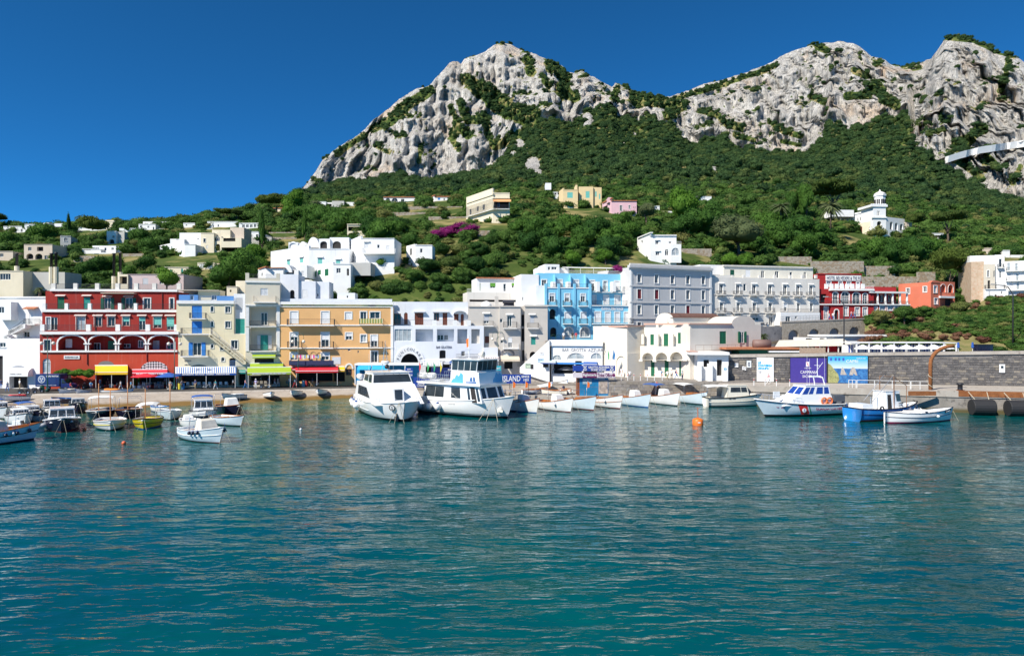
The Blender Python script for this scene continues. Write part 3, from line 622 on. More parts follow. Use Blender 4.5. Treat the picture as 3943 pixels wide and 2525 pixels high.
# --- cream house with bright blue shutters
f=Fc(KB,245,122.5,1060,124.5);b=House('blue_shutter_house','pale yellow house with bright blue shutters and a flight of outside stairs',f,Z0)
BW=dict(fcol=SHUT('blue'),trim=.08)
b.wall(245,368,925,PCREAM,[('s',427,392,547,540,{'col':'blue'}),('w',650,395,686,462,{'arch':1,**BW}),('w',823,398,887,474,BW),('s',427,575,547,718,{'col':'blue'}),('w',650,575,686,640,{'arch':1,**BW}),('w',823,575,887,655,BW)],y1=730)
b.wall(925,250,1060,PVIO,[('s',945,545,1055,720,{'col':'teal'}),('b',950,300,1030,440,{'col':'grey'})],y1=740,off=.6)
b.wall(265,725,1100,PCREAM,[('wo',440,828,540,980,{'col':'blue'}),('w',650,845,686,895,{'arch':1,**BW}),('w',762,865,806,920,{'arch':1,**BW}),('w',893,800,972,905,BW)],off=-.05,y1=990,depth=8)
b.wall(265,985,1105,PCREAM,[('n',270,1215,940,1345,{'rev':2.6}),('w',775,1000,815,1050,{'arch':1,**BW}),('n',870,1010,945,1115,{'arch':.5,'rev':.6}),('n',980,1195,1062,1335,{'rev':1})],off=-.15,depth=8)
b.band(245,925,330,368,.25);b.balcony(392,588,475,540,.9);b.balcony(290,655,655,725,1.1);b.balcony(290,618,920,990,1.1,-.05)
g=MB()
for i in range(26):
 t=i/25;x=650+400*t;y=728+320*t;u,z=f.uz(x,y,-.7);g.box(u-.22,u+.35,-1.2,-.1,z-.55,z,0,f.tf())
g.build('outside_stair',PCREAM,b.root)
ua,za=f.uz(640,660,-1.2);ub,zb=f.uz(1040,985,-1.2);g=MB();g.bar(f.W(ua,-1.2,za),f.W(ub,-1.2,zb),.025)
for i in range(34):t=i/33;g.bar(f.W(ua+(ub-ua)*t,-1.2,za+(zb-za)*t-.95),f.W(ua+(ub-ua)*t,-1.2,za+(zb-za)*t),.016)
g.build('stair_railing',M('white_rail',(.7,.7,.7)),b.root);b.rail(875,1060,1040,1112,-.8,mat=M('blue_rail',(.12,.25,.5)))
PTB=plaster('blue_terrace_wall',(.10,.28,.62),.1)
b.wall(275,262,500,PTB,[('w',405,250,450,325)],off=2.2,depth=4,y1=335);b.wall(500,205,760,PCREAM,[('w',660,265,720,325)],off=2.5,depth=4,y1=335);b.wall(720,275,922,PTB,[],off=2.1,depth=3,y1=335)
b.rail(275,920,275,330,.4,mat=M('blue_rail',(.12,.25,.5)))
u0,z=f.uz(260,210,2.2);u1,_=f.uz(755,210,2.2);g=MB();g.box(u0,u1,1.8,6.6,z,z+.12,0,f.tf());g.build('tile_roof',plaster('pale_tiles',(.62,.55,.45),.4),b.root)
wtext(b,'RISTORANTE',340,1035,420,1055,INK,-.16);wtext(b,'mediterraneo',340,1080,410,1096,INK,-.16)
u0,z1=f.uz(405,1092,-.15);u1,z0=f.uz(620,1122,-.15);g=MB();g.poly([f.W(p,-.2,q)for p,q in arcpts(u0,u1,z0,z1,10)][::-1]);g.build('fanlight',GLASS,b.root)
# --- tall narrow ivory house
f=Fc(KB,1062,124,1472,125.5);b=House('tall_ivory_house','tall narrow ivory house with stacked balconies above lime awnings',f,Z0)
b.wall(1062,105,1470,PTALL,[('s',1242,185,1330,268,{'col':'white'})],y1=392)
b.wall(1062,390,1474,PTALL,[('L',1115,412,1425,632,{'rev':1.3}),('L',1118,660,1425,925,{'rev':1.3}),('n',1170,1015,1400,1070,{'rev':.5}),('n',1090,1215,1500,1330,{'rev':2.4})])
b.win('d',1246,472,1326,625,off=1.28);b.win('s',1244,740,1330,915,off=1.28,col='teal');b.win('s',1205,745,1240,900,off=1.27,col='white');b.win('s',1335,745,1375,900,off=1.27,col='white')
b.band(1058,1478,378,392,.25);b.band(1058,1478,98,118,.18)
for x in(1062,1428):
 for y0,y1 in((400,635),(650,930)):b.band(x+4,x+42,y0,y1,.12,0,TRIM,name='pilaster',back=.02)
b.balcony(1155,1425,275,345,.9,rmat=M('cream_rail',(.7,.62,.52)));b.balcony(1112,1430,568,632,.5);b.balcony(1112,1430,855,928,.5)
b.wall(1062,2,1105,PTALL,[],y1=105,depth=.7);b.wall(1428,8,1470,PTALL,[],y1=105,depth=.7);b.rail(1105,1428,15,68,.3);b.wall(1105,66,1428,PTALL,[],y1=105,depth=.3)
wtext(b,'gusto',1425,972,1478,994,INK,-.02)
# --- orange building
f=Fc(KC,-530,125.5,812,127.5);b=House('orange_building','broad orange building with white-framed windows and long iron balconies',f,Z0)
T=dict(trim=.16)
S=lambda*a:tuple(a)
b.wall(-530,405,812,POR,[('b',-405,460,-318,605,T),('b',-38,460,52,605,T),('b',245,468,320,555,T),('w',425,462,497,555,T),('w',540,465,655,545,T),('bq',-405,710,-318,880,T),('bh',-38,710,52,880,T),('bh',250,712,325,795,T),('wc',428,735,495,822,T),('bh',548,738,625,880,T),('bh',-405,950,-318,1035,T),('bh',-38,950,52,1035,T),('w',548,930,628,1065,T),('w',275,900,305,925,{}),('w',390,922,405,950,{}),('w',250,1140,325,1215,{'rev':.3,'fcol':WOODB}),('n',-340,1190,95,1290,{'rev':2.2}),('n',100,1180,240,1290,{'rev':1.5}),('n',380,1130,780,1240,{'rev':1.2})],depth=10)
b.band(-535,815,345,378,.35);b.band(-530,812,395,408,.15);b.band(-530,812,615,628,.15,name='string_course');b.band(-530,812,885,897,.15,name='string_course')
b.balcony(-452,113,548,620,1.1);b.balcony(408,692,545,612,1.);b.balcony(-447,-272,815,890,.8);b.balcony(-72,103,815,890,.8);b.balcony(515,690,815,885,.8)
for x in(783,):b.band(x,x+30,400,1060,.1,0,TRIM,name='pilaster',back=.02)
u0,z0=f.uz(412,600,-1.02);u1,z1=f.uz(690,545,-1.02);g=MB();n=26
for i in range(n):g.box(u0+(u1-u0)*i/n,u0+(u1-u0)*(i+1)/n,-1.04,-1.02,z0,z1,i%3,f.tf())
g.build('striped_screen',[M('screen_green',(.10,.20,.06)),M('screen_cream',(.7,.62,.35)),M('screen_ochre',(.45,.35,.08))],b.root)
u0,z0=f.uz(-422,1092,-1.3);u1,z1=f.uz(108,1040,-1.3);g=MB();g.box(u0,u1,-1.35,-1.3,z0,z1,0,f.tf());g.box(u0,u1,-1.3,0,z0-.1,z0,0,f.tf());g.build('navy_balcony_screen',M('navy_cloth',(.02,.03,.09),.8),b.root)
cl_=thing('clothes_line','line of coloured washing drying under the orange building windows','laundry',f.W(3,-.9,Z0+5));u0,z1=f.uz(-402,975,-.9);u1,z0=f.uz(-52,1030,-.9)
cc=[(.3,.4,.6),(.75,.6,.1),(.8,.8,.8),(.1,.12,.2),(.7,.3,.25),(.8,.75,.7),(.75,.05,.3),(.5,.55,.6),(.8,.7,.5)]
g=MB();g.bar(f.W(u0,-.9,z1),f.W(u1,-.9,z1),.012);g.build('line',IRON,cl_)
for i in range(20):
 u=u0+(u1-u0)*(i+.1)/20;w=.22+.2*random.random();d=(z1-z0)*(.5+.5*random.random());c=cc[i%9]
 g=MB();g.box(u,u+w,-.92,-.89,z1-d,z1,0,f.tf());g.box(u-.04,u+w+.04,-.915,-.895,z1-d*.35,z1-.02,0,f.tf());g.build('garment',M('cloth_%d'%(i%9),c,.9),cl_)
g=MB();u0,z0=f.uz(90,1085);u1,z1=f.uz(190,998);g.box(u0,u1,-.06,0,z0,z1,0,f.tf());g.build('notice_board',M('pale_board',(.6,.63,.66)),b.root)
u0,z0=f.uz(235,1140);u1,z1=f.uz(345,1070);P=arcpts(u0,u1,z0,z1,10);Q=arcpts(u0+.3,u1-.3,z0,z1-.3,10);g=MB()
for i in range(10):g.prism([f.W(*(P[i][0],-.12,P[i][1])),f.W(P[i+1][0],-.12,P[i+1][1]),f.W(Q[i+1][0],-.12,Q[i+1][1]),f.W(Q[i][0],-.12,Q[i][1])],f.n*.12)
g.build('door_arch',TRIM,b.root)
b.wall(-530,310,800,PVIO,[],off=1.2,depth=.3,y1=350);b.wall(150,238,360,PW_,[('n',262,272,278,296,{'rev':.2})],off=1.5,depth=4,y1=350)
b.wall(-312,100,-107,PVIO,[('b',-265,205,-200,305,{'col':'white'})],off=4,depth=5,y1=340);b.wall(-107,105,53,PVIO,[('n',-88,250,-75,280,{'rev':.3})],off=4.6,depth=5,y1=340);b.wall(-532,20,-312,PVIO,[('n',-412,205,-357,305,{'arch':1,'rev':.4})],off=3.6,depth=6,y1=340)
# --- white funicular building
f=Fc(KC,808,127.5,1888,129.5);b=House('funicular_building','bluish white building with big arched entrance, open gallery and brown doors',f,1.95)
BR=dict(fcol=WOODB)
b.wall(808,345,1700,PVIO,[('w',815,485,905,610,BR),('s',942,472,985,612,{'arch':1,'col':'brown'}),('s',1068,475,1172,618,{'col':'brown'}),('w',1295,475,1358,570,BR),('s',1400,475,1455,622,{'col':'brown'}),('s',1535,488,1588,570,{'col':'brown'}),('s',1615,490,1650,625,{'arch':1,'col':'brown'})],off=2.2,depth=7,y1=640)
for x0,x1 in((1055,1190),(1280,1470)):b.band(x0,x1,455,467,.6,2.2,PVIO,name='hood')
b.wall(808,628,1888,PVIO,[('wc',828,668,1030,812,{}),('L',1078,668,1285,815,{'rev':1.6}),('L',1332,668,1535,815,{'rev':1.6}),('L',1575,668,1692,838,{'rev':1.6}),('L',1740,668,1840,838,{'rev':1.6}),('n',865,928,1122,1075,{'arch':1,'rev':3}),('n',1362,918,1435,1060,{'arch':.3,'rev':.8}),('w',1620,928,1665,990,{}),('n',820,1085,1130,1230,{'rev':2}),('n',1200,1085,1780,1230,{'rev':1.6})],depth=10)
for o in[('s',1085,730,1180,812,{'col':'white'}),('w',1335,735,1410,800,{}),('w',1415,735,1465,800,{}),('s',1580,758,1650,832,{'col':'white'}),('w',1625,770,1650,825,{})]:b.win(*o[:5],off=1.58,**o[5])
b.rail(810,1735,560,620,.15);b.rail(1575,1700,795,838,.1)
for x in(1050,1308,1550,1715):b.band(x-28,x+20,562,625,.04,.1,PW_,name='terrace_pier',back=.4)
u0,z0=f.uz(830,1075);u1,z1=f.uz(1185,868);P=arcpts(u0,u1,z0,z1,16);Q=arcpts(u0+1.15,u1-1.15,z0,z1-1.4,16);g=MB()
for i in range(16):g.prism([f.W(P[i][0],-.14,P[i][1]),f.W(P[i+1][0],-.14,P[i+1][1]),f.W(Q[i+1][0],-.14,Q[i+1][1]),f.W(Q[i][0],-.14,Q[i][1])],f.n*.13)
g.build('entrance_arch',PW_,b.root)
uc,r_,s_=(u0+u1)/2,(u1-u0)/2-.55,(z1-z0-.6)
for i,ch in enumerate('FUNICOLARE'):
 a=math.pi*(1-(i+1.2)/11.4);text_on(b.root,ch,f.W(uc+r_*math.cos(a),-.15,z0+s_*math.sin(a)),f.e*math.sin(a)-Vector((0,0,1))*math.cos(a),.5,None,INK,up=Vector((0,0,1))*math.sin(a)+f.e*math.cos(a),n=-f.n,name='letter')
wtext(b,'BAR GELATERIA',1325,868,1510,898,INK,-.01)
b.wall(1520,0,1620,PVIO)if 0 else None
u,z=f.uz(1600,460,2.2);g=MB();u0,za=f.uz(1525,500,2);u1,zb=f.uz(1685,455,2)
P=arcpts(u0,u1,za,zb,10)
for i in range(10):g.prism([f.W(P[i][0],1.2,P[i][1]),f.W(P[i+1][0],1.2,P[i+1][1]),f.W(P[i+1][0],1.2,P[i+1][1]+.15),f.W(P[i][0],1.2,P[i][1]+.15)],f.n*1.)
g.build('arched_hood',PVIO,b.root)
b.wall(1885,885,2055,PVIO,[],depth=5,off=-.3);b.rail(1560,1880,985,1010,-.4)
# --- greige houses with the pizzeria
f=Fc(KD,165,130,1100,131.5);b=House('greige_house','old greige plastered house with small balconies above the pizza shop arch',f,1.95)
b.wall(165,395,540,PGREY,[('bl',348,498,408,600,{'col':'grey','hood':.35}),('s',362,752,412,834,{'col':'brown'})],depth=9)
b.wall(535,395,785,PGREY,[('d',625,512,680,640,{'hood':.35}),('bh',635,768,685,888,{'col':'white'}),('w',537.5,545,570,590,{}),('w',547,800,578,835,{}),('wc',565,938,685,980,{'arch':1}),('n',590,1045,690,1140,{'rev':1}),('n',800-80,912,0,0)if 0 else('n',700,1100,701,1101)],off=-.6,depth=9)
b.wall(783,400,835,PGREY,[('n',795,495,828,635,{'arch':1,'rev':.5}),('n',795,660,828,815,{'arch':1,'rev':.5}),('n',803,915,830,1050,{'arch':1,'rev':.7})],off=.4,depth=8)
b.wall(833,385,1105,PGREY,[('b',895,512,945,595,{'hood':.35,'col':'grey'}),('s',908,765,962,852,{'hood':.35,'col':'teal'}),('n',893,935,968,1040,{'arch':1,'rev':.7})],off=-.3,depth=9)
for a in((165,540,393,405,0),(535,785,393,405,-.6),(833,1105,380,402,-.3)):b.band(a[0],a[1],a[2],a[3],.2,a[4],PGREY)
b.balcony(338,465,572,628,.8);b.balcony(582,745,583,655,.9,-.6);b.balcony(868,1000,595,655,.7,-.3);b.balcony(582,765,838,895,1.1,-.6,rmat=M('white_rail',(.7,.7,.7)))
b.wall(480,280,522,PGREY,[],y1=395,off=1.5,depth=.9)
g=MB();u0,z=f.uz(250,385,2);u1,_=f.uz(520,385,2);g.lathe([(1.1,0),(1.,.5),(.6,.95),(.05,1.1)],f.W((u0+u1)/2,4,z-.2),14);g.build('roof_dome',PW_,b.root)
tf_=Vector(f.W(0,-.62,0));u0,z0=f.uz(552,975,-.6);u1,z1=f.uz(705,912,-.6);uc=(u0+u1)/2
for i,ch in enumerate('PIZZERIA ROSTICCERIA'):
 if ch==' ':continue
 a=math.pi*(1-(i+.8)/20.6);text_on(b.root,ch,f.W(uc+(u1-u0)/2*math.cos(a),-.63,z0+(z1-z0)*math.sin(a)),f.e*math.sin(a)-Vector((0,0,1))*math.cos(a),.36,None,INK,up=Vector((0,0,1))*math.sin(a)+f.e*math.cos(a),n=-f.n,name='letter')
g=MB();u0,z0=f.uz(555,1030,-2.4);u1,z1=f.uz(765,985,-.6);g.quad(f.W(u0,-2.2,z0),f.W(u1,-2.2,z0),f.W(u1,-.62,z1),f.W(u0,-.62,z1));g.quad(f.W(u0,-2.2,z0-.35),f.W(u1,-2.2,z0-.35),f.W(u1,-2.2,z0),f.W(u0,-2.2,z0));g.build('cream_awning',M('cream_canvas',(.66,.56,.43),.9),b.root)
b.rail(750,1040,1040,1110,-.9,step=.2)
g=MB();u,z=f.uz(640,345,1.);g.lathe([(.32,-1.1),(.34,0),(.32,1.1)],f.W(u,1.,z),12,ax='x');g.prism([f.W(u-1.3,.4,z-1.6),f.W(u+1.1,.4,z-1.6),f.W(u+1.1,1.2,z-.2),f.W(u-.8,1.2,z-.2)],(0,.08,.05));hw=g.build('solar_water_heater',[M('dark_panel',(.05,.05,.06),.3)]);tag(hw,'solar water heater with tilted dark panel on the greige house roof','water heater')
# --- small white bungalow behind
f=Fc(KD,265,141,790,143);b=House('green_blind_bungalow','low white bungalow with tiled eaves and bright green blinds',f,gz(src(KD,0,235)[1],141))
b.wall(265,68,790,PW_,[('bl',422,120,487,183,{'col':'lime'}),('bh',677,122,722,183,{'col':'lime'}),('d',580,130,612,222),('s',300,122,308,215,{'col':'lime'})],depth=7)
b.band(262,792,56,70,.4,0,TILE,name='tile_eaves');b.keep(265,790,50,235)
b.wall(150,235,792,PBEIGE,[('n',180,320,790,345,{'rev':1})],y1=420,off=-2,depth=6,name='terrace_wall');b.rail(150,790,190,235,-1.9,mat=M('white_rail',(.7,.7,.7)))
# --- bar with the white terrace wall and ramp, then the sky-blue hotel above it
f=Fc(KD,1100,128,1760,126);b=House('terrace_bar','white waterfront bar with arched windows below the terrace of the blue hotel',f,1.95)
b.wall(1150,865,1755,PW_,[('wc',1100+60,975,1275,1035,{'arch':.9,'rev':.3}),('wc',1335,950,1550,1025,{'arch':.9,'rev':.3}),('wc',1615,950,1752,1025,{'arch':.9,'rev':.3}),('n',1150,1085,1420,1200,{'rev':2}),('n',1430,1045,1510,1200,{'rev':2}),('n',1530,1075,1690,1200,{'rev':2})],depth=12)
b.wall(1120,795,1758,PW_,[],y1=868,off=-.3,depth=.5,name='parapet');b.band(1150,1755,866,892,.02,0,plaster('pale_blue_band',(.45,.6,.75),.1),name='blue_band',back=.0);b.band(1180,1700,1065,1085,.05,0,SHUT('blue'),name='blue_band',back=.0)
wtext(b,'BAR  GROTTA  AZZURRA',1280,898,1790,936,M('grey_lettering',(.2,.2,.22)),-.01)
g=MB();ua,za=f.uz(1130,795,-.3);ub,zb=f.uz(780,1120,-.3)
g.prism([f.W(ua,-.3,za),f.W(ub,-.3,zb),f.W(ub,-.3,zb-1.),f.W(ua,-.3,1.9)],f.n*-.5);g.prism([f.W(ua+.5,1.6,za),f.W(ub,1.6,zb),f.W(ub,1.6,1.9),f.W(ua+.5,1.6,1.9)],f.n*.3);g.build('ramp_parapet',PW_,b.root)
g=MB()
for i in range(22):t=i/22;u=ub+(ua-ub)*t;g.box(u,u+(ua-ub)/22,-.3,1.6,1.5,zb-.6+(za-zb-.4)*t,0,f.tf())
g.build('ramp_steps',CONC,b.root)
for t_,a,c,d,e_,m_ in(('RENT A BOAT',985,1015,1055,1060,M('sign_pale_blue',(.45,.6,.72),.5)),('MENU',1010,940,1058,975,WHITEP),('MAP',838,1072,900,1130,M('map_print2',(.45,.55,.42),.5,.4,3))):
 b.band(a,d,c,e_,.06,-.82,m_,name='notice_board',back=0.);wtext(b,t_,a+8,c+8,d-8,c+20,INK,-.9)
b.band(905,935,1085,1140,.03,-.82,DARK,name='doorway',back=0.);b.band(1050,1110,1055,1120,.03,-.82,DARK,name='doorway',back=0.)
slab('hotel_terrace',[(2100,128.5),(2330,127),(2560,131),(2560,150),(2100,150)],7.4,9.55,PAVE)
f=Fc(KD,1085,134.5,2130,138);b=House('sky_blue_hotel','sky-blue hotel with white balconies, pilasters and arched ground-floor windows',f,9.5)
T=dict(trim=.16)
PBL2=PBLUE
b.wall(1085,172,1630,PBLUE,[('bq',1128,248,1185,345,T),('bh',1310,250,1362,345,T),('bq',1497,252,1550,345,T),('n',1128,430,1200,552,{'arch':1,'rev':.6}),('b',1312,470,1375,545,T),('b',1502,470,1558,545,T),('n',1135,648,1210,760,{'arch':1,'rev':.6}),('wc',1300,645,1408,762,{'arch':1,**T}),('wc',1492,645,1600,762,{'arch':1,**T})],depth=11)
b.wall(1630,392,2110,PBLUE,[('b',1665,465,1730,590,T),('b',1790,468,1845,590,T),('b',1902,468,1955,590,T),('b',2015,468,2065,590,T),('wc',1668,640,1755,765,{'arch':1,**T}),('wc',1820,645,1900,765,{'arch':1,**T}),('wc',1985,645,2060,765,{'arch':1,**T})],depth=11)
b.wall(1630,225,2100,PBLUE,[('b',1640,270,1675,380,T),('b',1770,270,1825,380,T),('b',1903,272,1960,380,T)],off=1.6,depth=9,y1=400)
b.wall(985,10,2000,PBLUE,[('w',1035,85,1090,170,T),('b',1220,85,1275,172,T),('b',1410,88,1470,172,T),('bq',1610,92,1660,215,T),('wc',1765,98,1808,215,T),('b',1900,100,1955,212,T)],off=2.4,depth=8,y1=240)
b.wall(1995,0,2095,PW_,[],off=1.2,depth=10,y1=820,name='white_flank');b.wall(790,20,1000,PW_,[('n',805,290,815,325,{'rev':.2})],off=2.2,depth=9,y1=820,name='white_flank');b.wall(965,150,1090,PW_,[],off=1.0,depth=3,y1=800,name='white_flank')
for x in(1085,1238,1425,1610):b.band(x-14,x+14,130,640,.18,0,PBLUE,name='pilaster',back=.1)
b.band(1085,1630,172,186,.12,0,PW_);b.band(1630,2112,386,396,.25)
for x0,x1,y0,y1 in((1115,1225,322,385),(1298,1402,325,388),(1487,1592,328,390),(1302,1410,540,602),(1492,1592,542,605)):b.balcony(x0,x1,y0,y1,1.1)
b.rail(1090,1610,130,172,.2);b.balcony(1635,2040,160,225,1.2,2.2);b.rail(1635,2090,328,388,.2);b.balcony(1645,2125,540,602,1.1)
for x in(1165,1345,1690,1880):b.wall(x,105,x+35,PW_,[],off=.6,depth=1.8,y1=172 if x<1600 else 225,name='balcony_divider')
for x in(1190,1375,1555):b.wall(x,20,x+10,PBLUE,[],off=1.2,depth=1.4,y1=180,name='fin_wall')
wtext(b,'Relais Maresca',1738,402,2000,440,WHITEP,-.02,bold=.01,shear=.3);wtext(b,'HOTEL & TERRACE RESTAURANT',1745,438,1998,450,WHITEP,-.02)
b.rail(985,2090,-25,8,2.6,mat=M('white_rail',(.7,.7,.7)));b.keep(790,2130,-40,900)
b.wall(1075,-100,1245,PW_,[('w',1110,-70,1135,-30,{}),('w',1150,-70,1215,-35,{})],off=4.5,depth=6,y1=15);b.wall(1000,-60,1360,PW_,[],off=5.5,depth=5,y1=15)
u0,z=f.uz(1330,-55,3.5);u1,_=f.uz(1950,-50,3.5);g=MB()
for i in range(16):a=u0+(u1-u0)*i/16;g.prism([f.W(a,3.,z),f.W(a,7,z+.5),f.W(a,7,z+.56),f.W(a,3.,z+.06)],f.e*(u1-u0)/16*.96)
for i in range(5):a=u0+(u1-u0)*i/4;g.bar(f.W(a,3.1,z-2.4),f.W(a,3.1,z),.05)
g.build('terrace_canopy',M('white_canvas',(.78,.78,.76),.8),b.root)
# --- harbour office: bright left wing turned to the sun, shaded right wing
FL,FM,FR=Fc(KE,212,127.5,508,121.5),Fc(KE,508,121.5,715,124),Fc(KE,662,121.5,1255,116.5)
FR2=Fc(KE,1255,116.5,2095,122.5)
PEAV=plaster('faded_eaves',(.58,.36,.28),.3)
b=House('harbour_office','ivory two-storey harbour office with green shutters and arched entrance porch',FL,3.25)
b.wall(212,975,508,PIVORY,[('s',268,1068,312,1190),('s',404,1058,452,1185)],y1=1255,depth=9,f=FL)
b.wall(140,1255,510,PIVORY,[('n',165,1300,218,1360,{'arch':1,'rev':.15}),('n',245,1300,345,1350,{'arch':1,'rev':.2}),('n',378,1295,495,1540,{'arch':1,'rev':1.2})],off=-.3,depth=8,f=FL)
b.wall(508,940,720,PIVORY,[('n',590,1415,665,1475,{'rev':.05})],off=0,depth=9,f=FM)
b.wall(710,955,1255,PIVORY,[('s',783,1038,825,1165,{}),('s',942,1030,995,1235,{}),('s',1110,1018,1162,1148,{})],off=1.4,depth=9,f=FR,y1=1260)
b.wall(662,1180,1250,PIVORY,[('L',685,1258,815,1400,{'arch':1,'rev':1.4}),('L',845,1255,985,1400,{'arch':1,'rev':1.4}),('L',1015,1248,1165,1400,{'arch':1,'rev':1.4})],f=FR,depth=1.5,y1=1345)
b.wall(715,1340,1255,PIVORY,[('s',790,1348,833,1535,{}),('s',952,1345,1000,1535,{}),('s',1125,1342,1175,1535,{})],off=1.35,f=FR,depth=6)
for x,y in((668,1335),(830,1340),(1000,1332),(1195,1330)):b.band(x-22,x+22,y,y+24,.25,0,PIVORY,f=FR,name='corbel')
b.band(705,1262,905,925,.35,1.4,PEAV,f=FR,name='tile_eaves');b.band(205,512,935,955,.3,0,PEAV,f=FL,name='tile_eaves');b.band(505,722,930,945,.3,0,PEAV,f=FM,name='tile_eaves')
b.rail(842,1000,1165,1240,.06,f=FR)
for x in(690,865,1040,1225):b.band(x-14,x+14,1035,1155,.03,.5,PIVORY,f=FR,name='porch_pier',back=.5)
b.wall(1255,915,1745,plaster('shaded_office_plaster',(.66,.61,.54),.15),[('s',1605,1002,1682,1150,{})],f=FR2,depth=10)  # office plaster in a darker copy: this wing's shade is put into the colour
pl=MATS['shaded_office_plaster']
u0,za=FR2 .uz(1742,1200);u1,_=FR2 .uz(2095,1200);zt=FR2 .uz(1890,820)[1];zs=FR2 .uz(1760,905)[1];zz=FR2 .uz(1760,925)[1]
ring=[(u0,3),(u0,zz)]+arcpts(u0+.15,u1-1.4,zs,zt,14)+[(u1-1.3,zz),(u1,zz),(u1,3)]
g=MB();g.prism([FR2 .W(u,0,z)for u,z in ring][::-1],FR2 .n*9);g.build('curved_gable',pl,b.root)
b.win('wo',1838,1005,1888,1140,f=FR2,col='green',off=.0)
b.band(1250,1750,905,920,.25,0,PEAV,f=FR2,name='tile_eaves');b.rail(1320,2065,1165,1235,-1.2,f=FR2,step=1.6,r=.03,mat=M('rusty_rail',(.30,.22,.18)))
P0=Vector(FR.W(2.8,4,0));z=FR.uz(900,905,4)[1];g=MB()
u0,u1=FR.uz(842,900,4)[0],FR.uz(1065,900,4)[0];zt=FR.uz(955,785,4)[1]
P,Q=arcpts(u0,u1,z,zt,14),arcpts(u0+2.6,u1-1.3,z,zt-1.6,14)
for i in range(14):g.prism([FR.W(P[i][0],4,P[i][1]),FR.W(P[i+1][0],4,P[i+1][1]),FR.W(Q[i+1][0],4,Q[i+1][1]),FR.W(Q[i][0],4,Q[i][1])],FR.n*.6)
g.build('roof_arch',PIVORY,b.root)
g=MB();f2=Fc(KE,1040,119.5,1590,124.5);u0,za=f2 .uz(1050,840,2);u1,_=f2 .uz(1585,840,2);zt=f2 .uz(1300,785,2)[1]
g.box(u0,u1,2,6,za-1.4,za,0,f2 .tf());prev=None
for i in range(9):
 a=math.pi*i/8;q=(4-2.2*math.cos(a),za+(zt-za)*math.sin(a))
 if prev:g.quad(f2 .W(u0-.2,prev[0],prev[1]),f2 .W(u1+.2,prev[0],prev[1]),f2 .W(u1+.2,q[0],q[1]),f2 .W(u0-.2,q[0],q[1]),1)
 prev=q
for u in(u0-.19,u1+.19):g.poly([f2 .W(u,4-2.2*math.cos(math.pi*i/8),za+(zt-za)*math.sin(math.pi*i/8))for i in range(9)])
g.build('roof_vault',[PIVORY,surf('dark_roofing',(.12,.06,.045),(.18,.10,.08),(.08,.05,.04))],b.root);b.keep(140,2095,780,1540)
# --- white ticket kiosk building under the office
f=Fc(KF,115,113.5,485,113);b=House('white_ticket_hall','low white ticket hall with flat overhanging roof beside the stone wall',f,3.25)
b.wall(110,1250,478,PW_,[('n',182,1340,250,1425,{'rev':.5}),('n',340,1340,402,1530,{'rev':.6})],depth=4)
b.band(25,490,1250,1282,.9,0,PW_,name='roof_slab',back=5);b.band(22,120,1240,1252,.9,0,PEAV,name='tile_edge',back=4)
for x0,x1 in((118,160),(232,290),(415,470)):b.wall(x0,1385,x1,PW_,[],off=-.9,depth=.6,name='counter_pier')
g=MB();u,z=f.uz(440,1450,-.92);g.lathe([(.24,0),(.24,.02)],f.W(u,-.93,z),16,ax='y');g.build('information_disc',M('info_blue',(.08,.38,.6)),b.root);wtext(b,'i',436,1436,444,1464,WHITEP,-.94)
# --- grey hotel with crimson shutters
f=Fc(KE,545,137,1520,145);b=House('grey_shutter_hotel','plain grey hotel block with white cornice and dark red window leaves',f,6)
RDW=SHUT('red');RT=dict(fcol=RDW,trim=.12,tmat=TRIM,sill=1);ops=[]
X=[(630,675),(835,878),(1025,1068),(1208,1250),(1392,1432)]
for r_,(ys,k)in enumerate((((320,425),'wwwww'),((505,615),'ssww''w'),((692,800),'wwwsw'),((895,1000),'w'))):
 for i,c in enumerate(k):
  dy=(0,8,14,18,22)[i]*(1 if r_==0 else.6 if r_==1 else.3);o=dict(trim=.14,col='red',sill=1)
  if c=='w':o['fcol']=RDW
  ops.append((c,X[i][0],ys[0]+dy,X[i][1],ys[1]+dy,o))
b.wall(545,262,1520,PHOT,ops,depth=13);b.band(540,1530,235,262,.6,mat=PHOT);b.band(545,1520,262,276,.2,mat=TRIM)
for y in(470,660,845):b.band(545,1522,y,y+14,.14,mat=PHOT,name='string_course')
for x in(548,1490):b.band(x,x+22,276,900,.1,mat=TRIM,name='pilaster',back=.02)
b.wall(545,215,1500,PBEIGE,[],off=.8,depth=.4,y1=262,name='parapet');b.keep(540,1530,215,950)
# --- long weathered cream hotel
f=Fc(KF,285,145.5,1570,152);b=House('weathered_cream_hotel','long weathered cream hotel with rows of green-leaved balcony doors',f,6)
X=[(368,412),(567,608),(758,803),(945,990),(1125,1168),(1280,1320),(1435,1475)];ops=[]
for i,(a,c)in enumerate(X):
 ops.append(('do' if 0 else 'd',a,448+i*2.2,c,555+i*3,dict(trim=.16,fcol=SHUT('dkgreen'),tmat=TRIM,hood=.3)))
 ops.append(('d' if i!=4 else 'bh',a+6,665+i,c+4,765,dict(trim=.14,hood=.25,fcol=SHUT('dkgreen')if i<2 else None,tmat=TRIM)))
ops+=[('w',655,440,688,525,{}),('w',760,838,838,875,{}),('w',960,828,1000,935,{}),('s',1157,828,1212,920,{'col':'grey'}),('w',1270,822,1292,855,{}),('w',382,835,425,890,{})]
b.wall(285,372,1555,PBEIGE,ops,depth=12);b.band(285,1556,565,577,.16,mat=PBEIGE,name='string_course');b.band(285,1556,775,787,.16,mat=PBEIGE,name='string_course')
